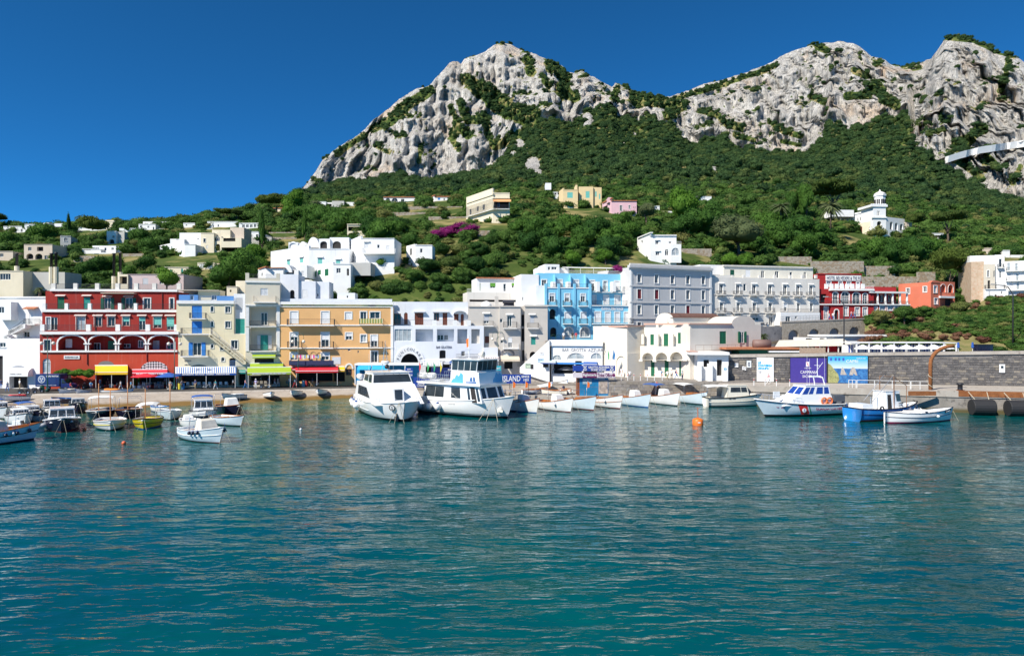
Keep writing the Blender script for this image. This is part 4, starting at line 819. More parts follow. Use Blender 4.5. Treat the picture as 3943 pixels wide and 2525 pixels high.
for i,(a,c)in enumerate(X):b.balcony(a-12,c+42,520+i*2.5,565+i*3,.9,mat=PBEIGE,bracket=1)
for i,(a,c)in enumerate(X[:4]):b.balcony(a-10,c+45,725,782,.9,mat=PBEIGE,bracket=1)
b.wall(1095,780,1562,PW_,[('d',1157,828,1212,915,{}),('w',1268,822,1293,852,{})],off=-2.2,depth=2.2,y1=935,name='terrace_block');b.rail(1095,1560,735,780,-2.1);b.keep(280,1570,200,950)
PCRM2=plaster('pale_cream_plaster',(.74,.70,.60),.25)
b.wall(420,240,1480,PCRM2,[('s',498,272,548,355,{'col':'dkgreen'}),('b',680,275,740,362,{'col':'white'}),('w',865,285,905,370,{}),('w',1030,290,1075,372,{}),('w',1205,300,1235,375,{}),('w',1370,300,1402,378,{})],off=2.6,depth=8,y1=380);b.band(420,1482,228,242,.3,2.6,PBEIGE)
b.wall(140,215,430,PW_,[],off=4,depth=6,y1=330,name='white_flank');b.wall(285,335,530,PBEIGE,[],off=.3,depth=.4,y1=375,name='parapet')
for x in(530,665,850,1030,1215,1360,1520):b.band(x-12,x+12,335,375,.02,.2,PBEIGE,name='parapet_pier',back=.4)
# --- crimson hotel with the lettered front, and its verandah wing
f=Fc(KF,1540,152,2150,153.5);b=House('crimson_hotel','crimson hotel with tall white arched windows and lettered white name board',f,10)
T=dict(trim=.14);AR=dict(arch=.9,**T)
b.wall(1695,520,2200,PMAR,[('p',1715,535,1775,675,AR),('p',1815,535,1910,678,AR),('p',1948,543,2038,680,AR),('p',2068,552,2125,680,AR),('wc',1845,715,1895,820,T),('wc',1980,722,2030,820,T),('wc',2072,722,2122,820,T),('n',1735,745,1780,860,{'arch':1,'rev':.4,'trim':.2}),('s',1612,712,1655,865,{'col':'white'})],depth=8)
b.wall(1555,500,1700,PMAR,[('n',1572,560,1640,665,{'rev':.8}),('wc',1612,712,1655,860,T)],off=.5,depth=8);b.band(1690,2210,500,520,.5);b.band(1555,2200,678,690,.3,name='string_course')
b.wall(1545,322,2058,PMAR,[('wc',1640,410,1690,470,T),('wc',1785,412,1825,470,T),('wc',1880,415,1925,470,T),('wc',1995,420,2030,470,T),('n',1550,395,1562,480,{'arch':1,'rev':.2})],off=2.8,depth=7,y1=520);b.band(1540,2060,318,328,.15,2.8,PMAR)
sg=House('hotel_name_board','long white name board on the crimson hotel roofline',f,20,'sign');sg.band(1632,2052,340,402,.1,2.7,TRIM,name='sign_board',back=0.);wtext(sg,'HOTEL BELVEDERE & TRE RE',1645,352,2048,392,INK,2.58)
b.rail(1560,2200,640,680,-.1);b.rail(1690,2200,465,500,-.1,mat=M('white_rail',(.7,.7,.7)));b.keep(1540,2200,310,880)
for i in range(8):u,z=f.uz(1640+i*62,498,.8);g=MB();g.box(u-.35,u+.35,.7,1.1,z,z+1.1,0,f.tf());g.build('white_planter',WHITEP,b.root)
f=Fc(KG,325,153.5,800,156);b=House('verandah_wing','low crimson wing with white pillars and a roof verandah beside the hotel',f,10)
b.wall(325,690,808,PMAR,[('wc',445,695,515,755,T),('wc',538,695,608,755,T),('wc',622,695,692,755,T),('wc',705,698,775,755,T),('wc',372,715,415,790,T)],depth=7);b.band(325,810,680,692,.3)
b.wall(325,475,640,PMAR,[('w',450,570,490,660,{}),('w',540,570,580,660,{}),('s',328,560,355,670,{'col':'white'})],off=2.4,depth=5,y1=690);b.band(330,775,530,550,.4,0,TRIM,name='pergola_beam',back=2.6)
for x in(420,512,598,685,768):u,z0=f.uz(x,682,.1);_,z1=f.uz(x,548,.1);g=MB();g.lathe([(.32,z0),(.24,z0+.3),(.2,z1)],f.W(u,.1,0),8);g.build('pillar',TRIM,b.root)
b.rail(325,800,640,680,-.1);b.keep(325,800,460,800)
# --- salmon house with the curved gable
FA,FB=Fc(KG,692,162,1052,156.5),Fc(KG,1052,156.5,1335,160)
b=House('salmon_house','salmon pink house with rounded gable and white baroque window frames',FB,11)
b.wall(692,470,1052,PSALM,[('w',762,492,800,558,T),('w',962,472,1002,538,T)],f=FA,depth=9);b.wall(1052,420,1160,PSALM,[('wc',1085,462,1122,545,T),('wc',1092,610,1130,680,T)],depth=8)
b.wall(1155,415,1335,PSALM,[('n',1165,445,1225,540,{'arch':1,'rev':.9,'trim':.1}),('n',1255,448,1315,545,{'arch':1,'rev':.9,'trim':.1}),('n',1180,615,1320,700,{'rev':.8})],off=.5,depth=8)
u0,z0=FB.uz(1052,425);u1,z1=FB.uz(1160,402);g=MB();g.prism([FB.W(u,-.1,z)for u,z in arcpts(u0,u1,z0,z1,10)][::-1],FB.n*.8);g.build('rounded_gable',PSALM,b.root)
b.band(1165,1335,585,608,.9,.5,TRIM,f=FB,name='slatted_canopy');b.keep(692,1340,400,740)
# --- white flats at the right edge
f=Fc(KG,1515,168,1925,166);b=House('peeling_flats','white flats with a bare brick flank above the road at right',f,15)
b.wall(1680,205,1815,plaster('peeling_cream',(.62,.56,.46),.5),[('w',1720,280,1742,358,T),('w',1795,285,1812,360,{}),('n',1725,400,1755,500,{'rev':.3})],off=-.6,depth=9)
b.wall(1815,95,1925,PW_,[('w',1858,145,1895,240,{}),('w',1865,292,1885,370,{}),('n',1805,420,1830,500,{'rev':.3})],depth=9);b.wall(1515,105,1820,PW_,[],off=1.5,depth=8);b.wall(1530,175,1682,surf('bare_brick',(.46,.33,.22),(.60,.48,.36),(.55,.22,.12),1.4),[],off=-.2,depth=9)
b.wall(1690,500,1970,PW_,[('s',1735,528,1755,628,{'col':'grey'}),('n',1810,565,1832,660,{'arch':1,'rev':.3}),('wc',1878,582,1910,640,{}),('w',1885,528,1900,560,{})],off=-1.2,depth=8);b.balcony(1700,1940,455,500,.9,-.6);b.balcony(1850,1925,205,245,.8);b.keep(1515,1960,90,660)
f=Fc(KG,1925,166,2400,162);b=House('balcony_flats','white flats with arched windows and long balconies, furthest right',f,15)
b.wall(1925,165,2400,PW_,[('wc',1955,190,1995,285,{'arch':1}),('wc',2050,195,2085,285,{'arch':1}),('s',1965,315,2000,400,{'col':'white'}),('wc',2062,318,2095,400,{}),('wc',2068,425,2100,510,{}),('s',2200,195,2240,285,{'col':'white'}),('w',2200,320,2240,400,{}),('w',2070,555,2120,600,{}),('s',1985,425,2030,510,{'col':'white'})],depth=10)
for y in(285,402,515):b.balcony(1945,2390,y-40,y,.9)
b.keep(1925,2400,160,620)
# --- arched retaining wall under the hill road
f=Fc(KF,1105,142.5,2130,150.5);b=House('arched_road_wall','rubble stone retaining wall with blind arches below the hill road',f,7.3,'wall')
u1,_=f.uz(2130,830);mb=MB();holes=[]
for x0,x1,yt in((1188,1315,985),(1430,1560,972),(1675,1800,962),(1910,2035,945)):
 a,zt=f.uz(x0,yt);c,_=f.uz(x1,yt);holes.append((a,c,7.4,f.uz((x0+x1)/2,yt)[1],.7,1))
zl=lambda u:RD[0][2]+.0
panel(mb,f,0,0,u1,7.2,f.uz(1110,950)[1],holes)
za,zb=f.uz(1110,950)[1],f.uz(2130,858)[1]
mb.prism([f.W(0,0,za-.01),f.W(u1,0,za-.01),f.W(u1,0,zb),f.W(0,0,za+.9)][::1],f.n*.5);mb.build('wall',STONEW,b.root)
for h in holes:g=MB();P=arcpts(h[0],h[1],max(h[2],h[3]-(h[1]-h[0])/2),h[3]);g.poly([f.W(u,.66,z)for u,z in[(h[0],h[2])]+P+[(h[1],h[2])]][::-1]);g.build('arch_infill',plaster('grey_infill',(.33,.34,.36),.3),b.root)
g=MB();g.prism([f.W(0,-.1,za+.9),f.W(u1,-.1,zb),f.W(u1,-.1,zb+.25),f.W(0,-.1,za+1.15)],f.n*.6);g.build('coping',CONC,b.root)
g=MB()
for i in range(60):t=i/59;u=u1*t;z=za+1.15+(zb+.25-za-1.15)*t;g.bar(f.W(u,.2,z),f.W(u,.2,z+1),.02)
for q in(.5,1.):g.bar(f.W(0,.2,za+1.15+q),f.W(u1,.2,zb+.25+q),.025)
g.build('railing',IRON,b.root)
f=Fc(KF,860,139.5,1105,142.4);b=House('concrete_abutment','dark weathered concrete abutment wall beside the harbour office',f,7.3,'wall');b.wall(860,945,1105,surf('dark_abutment',(.20,.19,.19),(.34,.32,.31),(.12,.12,.13)),[],depth=2)
# --- houses on the hillside
PHW=plaster('hill_white_plaster',(.80,.80,.79),.12);PHC=plaster('hill_cream_plaster',(.74,.66,.50),.15);PHY=plaster('hill_yellow_plaster',(.74,.58,.33),.1);PPK=plaster('hill_pink_plaster',(.70,.45,.50),.1);PHG=plaster('hill_grey_plaster',(.50,.49,.46),.4);PHB=plaster('hill_beige_plaster',(.62,.52,.42),.2)
def hh(name,label,K,x0,x1,yt,yb,Y,ops=(),mat=None,xa=None,lops=(),d=8.,tilt=0.,eaves=None,parts=(),cat="house",deep=15.,da=None):
 """house with its front between x0..x1; xa: far end of a left flank that faces the sun; parts: further blocks (x0,x1,yt,yb,off,ops[,mat])"""
 Y1=hill_Y(*src(K,(x0+x1)/2,yb),Y)if Y>165 else Y;k_=Y1/Y;Y,tilt,d=Y1,tilt*k_,d*k_;da=da*k_ if da else da
 f=Fc(K,x0,Y,x1,Y+tilt);b=House(name,label,f,gz(src(K,0,yb)[1],Y)-deep,cat);m_=mat or PHW
 b.wall(x0,yt,x1,m_,ops,depth=d)
 if eaves:b.band(x0-3,x1+3,yt-5,yt+4,.3,0,eaves,name='eaves',back=d)
 else:b.band(x0-1,x1+1,yt-3,yt+3,.12,0,m_,name='coping',back=.2)
 if xa is not None:
  fl=Fc(K,xa,Y+(da or d),x0,Y);b.wall(xa,yt,x0,m_,lops,f=fl,depth=.5,name='sunlit_flank')
  if eaves:b.band(xa,x0,yt-5,yt+4,.3,0,eaves,f=fl,name='eaves',back=.4)
 for p in parts:b.wall(p[0],p[2],p[1],p[6]if len(p)>6 else m_,p[5],off=p[4],depth=6,y1=p[3]if p[3]else None,name='wing')
 for p in parts:b.keep(p[0],p[1],p[2]-8,min(p[3]or yb,yb))
 b.keep((xa if xa is not None else x0)-6,x1+6,yt-14,yb-4);return b
W=lambda x0,y0,x1,y1,**k:('w',x0,y0,x1,y1,k)
A=lambda x0,y0,x1,y1,**k:('n',x0,y0,x1,y1,{'arch':.8,'rev':.8,**k})
SG=lambda x0,y0,x1,y1,c='teal',**k:('s',x0,y0,x1,y1,{'col':c,**k})
hh('flat_villa','long low white flat-roofed villa among trees at far left',K1,40,305,366,440,236,[W(70,395,115,426),W(152,396,195,428),W(240,396,262,432)])
hh('ridge_house','low white houses on the skyline left of the cypress',K1,285,400,342,375,292,[W(335,352,368,372)],parts=[(500,570,326,370,4,[]),(630,728,332,370,2,[])])
hh('cypress_house','narrow two-tone house, grey above white, below the tall cypress',K1,697,820,476,640,232,[W(742,496,776,540,trim=.1),W(742,582,776,622)],PHG,d=9,tilt=1)
hh('beige_arch_house','beige two-storey house with two arches and a roof terrace',K1,278,605,576,755,192,[W(325,606,364,648),('n',428,602,500,652,{'rev':.8}),A(305,680,385,745),A(408,682,490,748),W(515,702,552,752)],PHB)
hh('white_bungalow','long white bungalow above the stone terrace on the left slope',K1,948,1165,628,690,216,[('n',965,605,1050,640,{'rev':.5})],parts=[(1070,1340,590,668,2,[W(1105,612,1150,640),W(1208,612,1232,650),W(1290,612,1318,640)]),(1335,1475,602,690,3,[W(1345,615,1365,645,arch=1),W(1405,622,1430,650,arch=1)]),(1080,1340,668,712,-.8,[W(1085,680,1145,706),W(1225,684,1295,710)]),(670,850,642,690,0,[W(760,655,800,672)])])
hh('arched_terrace_house','pale house with one big arch on the upper left slope',K1,1235,1345,422,575,262,[W(1298,470,1326,502,trim=.1),A(1262,515,1322,565)],d=10,tilt=0,parts=[(1345,1440,430,560,1,[],PHG)])
hh('two_arch_house','white house with two arched windows high on the left skyline',K1,1040,1272,355,420,286,[W(1065,366,1112,406,arch=1),W(1138,368,1182,404,arch=1)],parts=[(845,1040,365,415,2,[]),(838,960,422,500,-3,[W(905,440,940,475)]),(1272,1385,372,420,3,[W(1285,385,1310,410)])])
hh('yellow_tower_house','pale yellow tower-like house on the left skyline',K1,1180,1335,308,380,294,[W(1217,340,1240,364),W(1288,350,1302,366)],PHC,parts=[(1215,1315,294,310,1,[]),(1150,1200,330,380,-.5,[])])
hh('skyline_terrace','low white terrace of houses at the crest right of the yellow house',K1,1605,1800,342,416,284,[W(1620,355,1648,382),W(1708,360,1728,384),W(1770,372,1785,402)],parts=[(1655,1970,310,392,5,[W(1890,350,1905,368)]),(1390,1590,346,382,3,[]),(1380,1590,386,440,-1,[]),(1590,1900,416,456,-2,[W(1750,428,1762,448),W(1800,428,1812,448)]),(1800,2000,390,420,1,[])])
hh('crest_cube','small white cube house on the crest beside dark trees',K1,2122,2256,328,388,284,[W(2150,345,2168,360)],parts=[(2090,2330,398,440,-2,[W(2170,408,2190,425)])])
b=hh('stepped_white_house','stepped white house with several roof terraces on the left slope',K1,2133,2262,575,720,226,[],xa=1715,lops=[W(1725,680,1765,740),W(1820,680,1850,740),W(1940,648,2000,692),W(2035,650,2055,682),W(2095,640,2110,672),A(1935,722,2010,765),SG(1870,660,1905,710,'white')],d=9,da=22,parts=[(1970,2135,510,600,6,[A(2035,480,2070,520)]),(2078,2325,440,600,7,[W(2285,505,2300,520)])])
b=hh('cream_stair_house','cream house with roof pergola and white balcony on the left slope',K2,220,372,592,830,228,[W(250,655,276,702,trim=.08),SG(285,735,300,775,'white')],PHC,parts=[(350,560,556,660,2,[W(455,635,480,650)],PHC),(560,720,530,700,3,[],PHB),(330,460,640,830,.6,[W(360,645,440,690,rev=.5),('wc',330,725,382,825,{'arch':.8}),A(392,720,442,800)]),(455,690,650,760,.3,[('n',480,632,620,690,{'rev':.4})])])
hh('cream_green_cottage','low cream cottage with green shutters behind the pink house',K1,1900,2180,838,930,178,[SG(1965,866,1995,910,'teal'),SG(2095,855,2120,900,'teal')],PHC)
hh('twin_arch_cottage','small cream cottage with two white blind arches in the vines',K2,182,380,938,1010,172,[('b',200,952,262,998,{'arch':.8}),('b',288,948,352,1003,{'arch':.8})],PHC,parts=[(380,490,945,1010,1,[],PHB)])
hh('garden_annex','cream building beside a big bare grey wall at the left edge',K1,-60,268,880,1080,152,[W(0,912,122,985)],PHC,d=10,parts=[(262,750,895,1110,3,[],PHG)])
hh('shed_house','small beige shed-like house at the far left behind the chimneys',K1,-60,150,655,760,196,[W(0,680,40,720)],PHB,parts=[(95,190,668,765,2,[],PHB)])
b=hh('pale_pink_house','pale pinkish single-storey house with red-edged verandah above the red building',K1,1475,2125,922,1090,146,[('b',1652,965,1716,1038,{'col':'grey'}),W(1848,978,1890,1035)],plaster('dusty_pink_plaster',(.60,.48,.46),.2),d=9,parts=[(1370,1480,920,1090,-.6,[('n',1385,945,1470,1030,{'rev':1})],PHC)])
hh('crest_long_house','white flat house on the crest beneath the umbrella pines',K2,295,650,462,530,262,[W(360,505,372,530),W(415,495,430,520)],parts=[(255,360,542,585,-6,[])])
b=hh('colonnade_house','white house with a row of pergola columns on the slope',K2,662,940,478,540,250,[W(700,495,730,530),W(745,495,775,530),W(790,495,820,530),W(835,490,862,528)])
hh('half_grey_house','white house over a bare grey basement next to the slim cypress',K2,720,890,578,740,216,[W(785,612,812,645,trim=.1),W(860,608,890,645,trim=.1),W(745,705,805,735)],d=12,parts=[(716,892,648,740,-.15,[W(745,705,805,735)],PHG),(890,1040,640,740,2,[],PHG)])
hh('crest_turret','small round-topped whitewashed turret on the green crest',K2,706,756,368,440,300,[],PHB,d=3)
hh('crest_cottage','small pale cottage with tiled eaves beside tall trees on the crest',K2,1042,1180,305,345,296,[],PHC,eaves=TILE)
hh('ruin_villa','white villa with a grey unfinished block among trees below the cliff',K2,1510,1670,232,300,300,[],parts=[(1668,1740,240,290,1,[('n',1672,255,1735,288,{'rev':.6})]),(1738,1878,222,330,-.6,[],PHG),(1880,2010,236,290,3,[])])
b=hh('big_white_house','large white stepped house with arches and aqua blinds in mid-slope',K2,1470,1940,775,935,158,[('b',1575,885,1625,948,{'col':'aqua','hood':.3}),('b',1785,905,1835,945,{'col':'aqua','hood':.3})],plaster('peeling_white',(.74,.76,.78),.35),xa=1030,lops=[('b',1220,910,1252,968,{'col':'aqua','hood':.3}),('b',1368,885,1405,935,{'col':'aqua','hood':.3})],d=10,da=12,parts=[(1235,1345,700,800,6,[A(1245,708,1328,790)]),(1590,1715,660,780,4,[A(1600,688,1682,780,rev=.4)]),(1712,1935,645,800,4.5,[A(1745,688,1842,780,rev=.25)]),(1345,1430,735,780,3,[])])
for i,(x0,x1,yb_,yt_)in enumerate(((1235,1345,708,690),(1345,1460,735,690),(1455,1590,690,640))):
 f=b.f;u0,z0=f.uz(x0,yb_,6.2);u1,z1=f.uz(x1,yt_,6.2);g=MB();g.prism([f.W(u,6.2,z)for u,z in arcpts(u0,u1,z0-1.5,z1,10)][::-1],f.n*5);g.build('vault',PHW,b.root)
hh('balcony_white_house','bright white house with one long glazed balcony, right of the stepped house',K2,2070,2460,655,960,156,[SG(2115,705,2165,770,'white',hood=.3),W(2262,728,2290,770),SG(2368,740,2405,810,'white'),SG(2120,892,2165,945,'white'),SG(2345,915,2390,965,'white')],xa=1935,d=10,da=9).balcony(2088,2465,765,826,1.3,rmat=M('white_rail',(.7,.7,.7)),step=.12)
hh('green_shutter_house','low white house with emerald shutters in front of the stepped house',K2,1750,1955,950,1150,149,[W(1790,1000,1840,1058),A(1908,1002,1935,1085)],xa=1530,lops=[SG(1535,1035,1558,1100,'green'),SG(1575,1020,1610,1075,'green'),SG(1655,1008,1698,1088,'green')],d=8,da=7,parts=[(1950,2185,935,1085,2,[],PHG)])
b=hh('curved_roof_house','white house with a curved tile-edged roof behind the tall ivory house',K2,970,1175,995,1110,147,[],xa=880,lops=[W(920,1052,938,1095)],d=6,eaves=TILE,parts=[(1160,1350,1020,1110,1.5,[('n',1180,1015,1300,1065,{'rev':.8})]),(1360,1450,965,1110,2,[SG(1385,1035,1415,1090,'white')])])
f=b.f;u0,z0=f.uz(1080,975,1.4);u1,z1=f.uz(1280,945,1.4);g=MB();g.prism([f.W(u,1.2,z)for u,z in arcpts(u0,u1,z0-1.4,z1,12)][::-1],f.n*4);g.build('curved_roof',PHW,b.root)
hh('cream_outbuilding','small cream outbuilding with bare stone patch beside the tall ivory house',K2,520,640,1212,1310,141,[('n',555,1250,575,1275,{'rev':.2})],PHC,d=4,parts=[(625,735,1145,1310,1,[],PHC)])
hh('striped_awning_house','beige two-storey house with cream awning right of the slim trees',K2,1915,2190,492,640,198,[('n',1925,520,2110,570,{'rev':1}),('n',1925,590,2010,640,{'arch':.6,'rev':.8})],PHC,eaves=PHC)
hh('vaulted_villa','low white villa with two round vaults at the wood edge',K3,215,580,446,500,292,[W(240,455,285,498,arch=1),W(302,455,370,498,arch=1),W(405,465,440,500)],eaves=TILE)
hh('wood_edge_cottage','small white cottage with blue windows at the wood edge',K3,765,950,440,488,294,[SG(800,455,826,476,'blue'),W(862,460,880,482),W(912,464,926,484)],xa=702,lops=[W(735,460,755,485,arch=1)],d=7,eaves=TILE)
b=hh('cream_corner_villa','tall cream villa with long balcony and orange awning above the bougainvillea',K3,1392,1575,400,730,184,[W(1447,508,1466,555,fcol=SHUT('blue')),('n',1405,465,1565,565,{'rev':.9})],PHC,xa=1108,lops=[W(1218,545,1240,600),W(1140,575,1162,635),W(1282,525,1306,585),W(1145,705,1170,745),W(1180,700,1230,745,rev=.4),W(1290,680,1340,715)],d=9,da=13)
k_=b.f.A.y/184;fl=Fc(K3,1108,197*k_,1392,184*k_);b.balcony(1100,1400,555,660,1.,f=fl);g=MB();f=b.f
u0,z=f.uz(1395,492,-1.4);u1,_=f.uz(1590,492,-1.4);g.quad(f.W(u0,-1.5,z-.1),f.W(u1,-1.5,z-.1),f.W(u1,0,z+.9),f.W(u0,0,z+.9));g.build('orange_awning',M('orange_canvas',(.62,.32,.14),.9),b.root);b.balcony(1395,1575,530,572,.9);b.band(1108,1392,455,468,.3,f=fl,mat=PHC);b.band(1390,1578,448,460,.3,mat=PHC)
hh('white_cabin','small white cabin with brick-piered terrace above the scrub',K3,555,740,962,1075,161,[W(610,1000,635,1045)],xa=462,lops=[W(495,1000,522,1075)],d=6,da=4)
b=hh('yellow_villa','pale yellow villa with aqua blinds and rounded parapet',K4,182,335,350,545,203,[('b',225,376,282,434,{'col':'aqua'}),('b',230,492,284,538,{'col':'aqua'})],PHY,xa=140,d=10,da=5,parts=[(345,492,318,560,1.5,[('b',415,365,455,434,{'col':'aqua'}),A(330,470,392,540)],PHY),(490,578,325,560,2.2,[('b',512,368,528,422,{'col':'aqua'}),('b',552,392,566,446,{'col':'aqua'})],PHY),(310,330,300,350,2,[],PHY)])
b=hh('pink_house','pale pink house standing on a rounded stone base',K4,680,940,462,610,206,[W(765,510,790,565,trim=.08),W(856,508,876,545,trim=.08)],PPK,xa=585,lops=[('n',600,515,640,545,{'rev':.4})],d=8,da=8,eaves=TILE,parts=[(645,680,428,480,1,[],PPK)])
f=b.f;u,z=f.uz(835,575,1);g=MB();g.lathe([(7.2,z-16),(6.6,z-8),(6.2,z)],f.W(u,6,0),20);g.build('stone_base',surf('rusty_stone',(.22,.16,.12),(.34,.25,.18),(.30,.13,.06),.5),b.root)
hh('twin_small_house','small white house behind the slanting pole at mid-slope',K4,1070,1175,518,555,236,[W(1135,525,1150,548)],parts=[(1190,1320,570,632,-6,[SG(1235,600,1270,628,'green')])])
hh('wood_villa','white villa half hidden in the dark wood',K4,1550,1710,420,462,330,[])
hh('arcade_house','white house with many small arches behind the yellow villa',K4,52,182,375,445,318,[A(62,385,85,405),A(95,382,115,402),A(125,380,145,400),A(62,415,85,440)],parts=[(0,60,280,350,10,[])])
b=hh('arch_window_villa','white villa with a large arched window and stair above the grey hotel',K4,1080,1348,818,1100,166,[W(1132,875,1165,912,hood=.3),W(1270,880,1298,902),W(1135,988,1172,1025,hood=.3),W(1230,960,1266,1026,arch=1)],xa=945,lops=[W(985,872,1003,900)],d=9,da=10,eaves=PHW,parts=[(1290,1398,910,1100,-1.2,[('wc',1300,948,1378,1026,{'arch':1})])])
b.rail(1215,1398,895,912,-1.2,mat=M('white_rail',(.7,.7,.7)))
f=Fc(K5,1065,268,1180,268.5);b=House('tower_villa','white moorish villa with a square tower and small onion dome',f,gz(src(K5,0,760)[1],268)-6,'villa');TW=dict(arch=1,rev=.9)
b.wall(1065,540,1180,PHW,[('n',1100,580,1140,645,TW),('n',1105,685,1145,725,TW)],depth=8,name='tower_base');b.wall(1068,445,1178,PHW,[('n',1100,488,1108,530,TW),('n',1112,488,1124,530,TW)],y1=545,depth=8,name='tower');b.band(1058,1188,540,552,.4,0,PHW);b.band(1050,1195,432,452,.6,.2,PHW,name='battlement',back=8.4)
FLW,FRW=Fc(K5,770,284,1065,268.5),Fc(K5,1180,268.5,1352,274)
b.wall(1180,552,1345,PHW,[A(1215,585,1240,655),A(1260,595,1285,660),A(1305,605,1330,665),A(1225,695,1250,760),A(1262,702,1300,765),A(1310,712,1335,770)],f=FRW,depth=9,name='arcade_wing')
b.wall(800,600,1065,PHC,[A(855,642,885,690),('s',935,625,968,688,{'col':'brown','arch':.8}),A(1025,630,1055,690)],f=FLW,depth=6,name='garden_wing');b.wall(770,520,1000,PHW,[W(792,568,805,600,arch=1),W(850,558,862,585,arch=1),W(866,556,876,585,arch=1),W(922,550,935,580,arch=1),W(945,545,958,578,arch=1)],f=FLW,off=5,depth=6,y1=620,name='upper_wing');b.band(765,1002,512,524,.3,5,PHW,f=FLW,name='battlement')
for i in range(7):b.wall(1052+i*20,425,1062+i*20,PHW,[],y1=436,depth=.5,off=-.35,name='merlon')
b.wall(1350,590,1410,PHB,[],depth=8,off=4);b.wall(700,480,895,PHW,[],off=14,depth=6,y1=540,name='rear_wing')
u,z=f.uz(1125,440,4);zt=f.uz(1125,360,4)[1];c=f.W(u,4,0);r_=f.uz(1168,440,4)[0]-u;g=MB();g.lathe([(r_,z-.5),(r_,zt),(r_*1.16,zt),(r_*1.16,zt+.5)],c,8);g.build('lantern',PHW,b.root)
za=f.uz(1125,300,4)[1];hgt=za-zt;g=MB();g.lathe([(r_*1.02,zt+.4),(r_*1.1,zt+hgt*.2),(r_*.98,zt+hgt*.4),(r_*.6,zt+hgt*.58),(r_*.2,zt+hgt*.7),(r_*.06,za)],c,12);g.build('onion_dome',plaster('dome_plaster',(.7,.66,.64),.2),b.root,True)
for i in range(8):
 a=math.pi/8+i*math.pi/4;cx,cy=c[0]+r_*math.cos(a)*.93,c[1]+r_*math.sin(a)*.93
 if math.sin(a)<.4:
  g=MB();e=Vector((-math.sin(a),math.cos(a),0));
  for q in(-.35,.35):o=Vector((cx,cy,z))+e*q*1.3;g.prism([o-e*.25,o+e*.25,o+e*.25+Vector((0,0,2.2)),o-e*.25+Vector((0,0,2.2))],Vector((math.cos(a),math.sin(a),0))*.16)
  g.build('lantern_opening',DARK,b.root)
b.keep(760,1420,300,720)
hh('terrace_cottage','small pale cottage with railing right of the umbrella pine',K5,1570,1690,690,735,250,[('n',1580,705,1680,725,{'rev':.5})]);hh('garden_house','low pinkish house with roof pergola at right',K5,1985,2122,820,862,205,[],PHB)
hh('roof_block_house','white rooftop blocks behind the flats at the right edge',K5,2215,2280,840,900,190,[],parts=[(2290,2460,880,940,0,[])])
def terrace(label,K,x0,y0,x1,y1,Y,tilt=0.,mat=None):
 Y=hill_Y(*src(K,(x0+x1)/2,y1),Y)if Y>165 else Y
 f=Fc(K,x0,Y,x1,Y+tilt);b=House('terrace_wall',label,f,f.uz(x0,y1)[1],'wall');tag(b.root,kind='thing');r_=random.Random(x0);u1=f.L;zt=f.uz(x0,y0)[1];zb=b.z0-1.5
 g=MB();g.box(0,u1,.12,.8,zb,zt-.05,0,f.tf());g.build('wall_core',mat or STONEW,b.root)
 g=MB();rows=max(2,int((zt-zb)/.42));hz_=(zt-zb)/rows
 for j in range(rows):
  u=-r_.random()*.4
  while u<u1:
   w=.35+r_.random()*.5;dd=r_.random()*.1;g.box(max(u,0)+.02,min(u+w,u1)-.02,dd,.13,zb+hz_*j+.02,zb+hz_*(j+1)-.02,r_.randrange(3),f.tf());u+=w
 o=g.build('stones',[STONEW,surf('pale_rubble',(.30,.26,.21),(.47,.42,.35),(.19,.17,.14),2.2)if 'pale_rubble' not in MATS else MATS['pale_rubble'],surf('brown_rubble',(.26,.20,.14),(.38,.30,.22),(.16,.13,.10),2.2)if 'brown_rubble' not in MATS else MATS['brown_rubble']],b.root);tag(o,kind='stuff');b.keep(x0,x1,y0,y0+(y1-y0)*.4);return b
for a in[('stone terrace wall under the vaulted villa at the wood edge',K3,400,545,1108,572,262),('stone terrace wall, middle of three left of the cream villa',K3,290,608,720,640,240),('stone terrace wall just left of the cream villa',K3,700,655,1110,690,215),('pale rubble wall beside the bougainvillea mound',K3,1190,805,1362,870,180),('high stone wall below the white bungalow',K1,850,705,1090,780,212),('brown stone wall right of the white bungalow',K1,1420,680,1710,722,226),('low stone terrace beside the slim cypress',K2,985,640,1330,672,218),('upper stone terrace beside the slim cypress',K2,1005,582,1330,600,236),('grey stone wall between the cream and crimson hotels',K5,520,935,985,1040,166),('square-topped stone wall above the crimson hotel',K5,965,978,1262,1060,176),('lower stone wall behind the verandah wing',K5,970,1072,1460,1130,168),('rubble wall with wooden rail right of the arch-window villa',K4,1400,955,1712,1010,168),('bare stone face behind the salmon house',K5,1465,1030,1620,1130,172),('grey garden wall under the dark oaks',K5,180,895,520,935,170)]:terrace(*a)
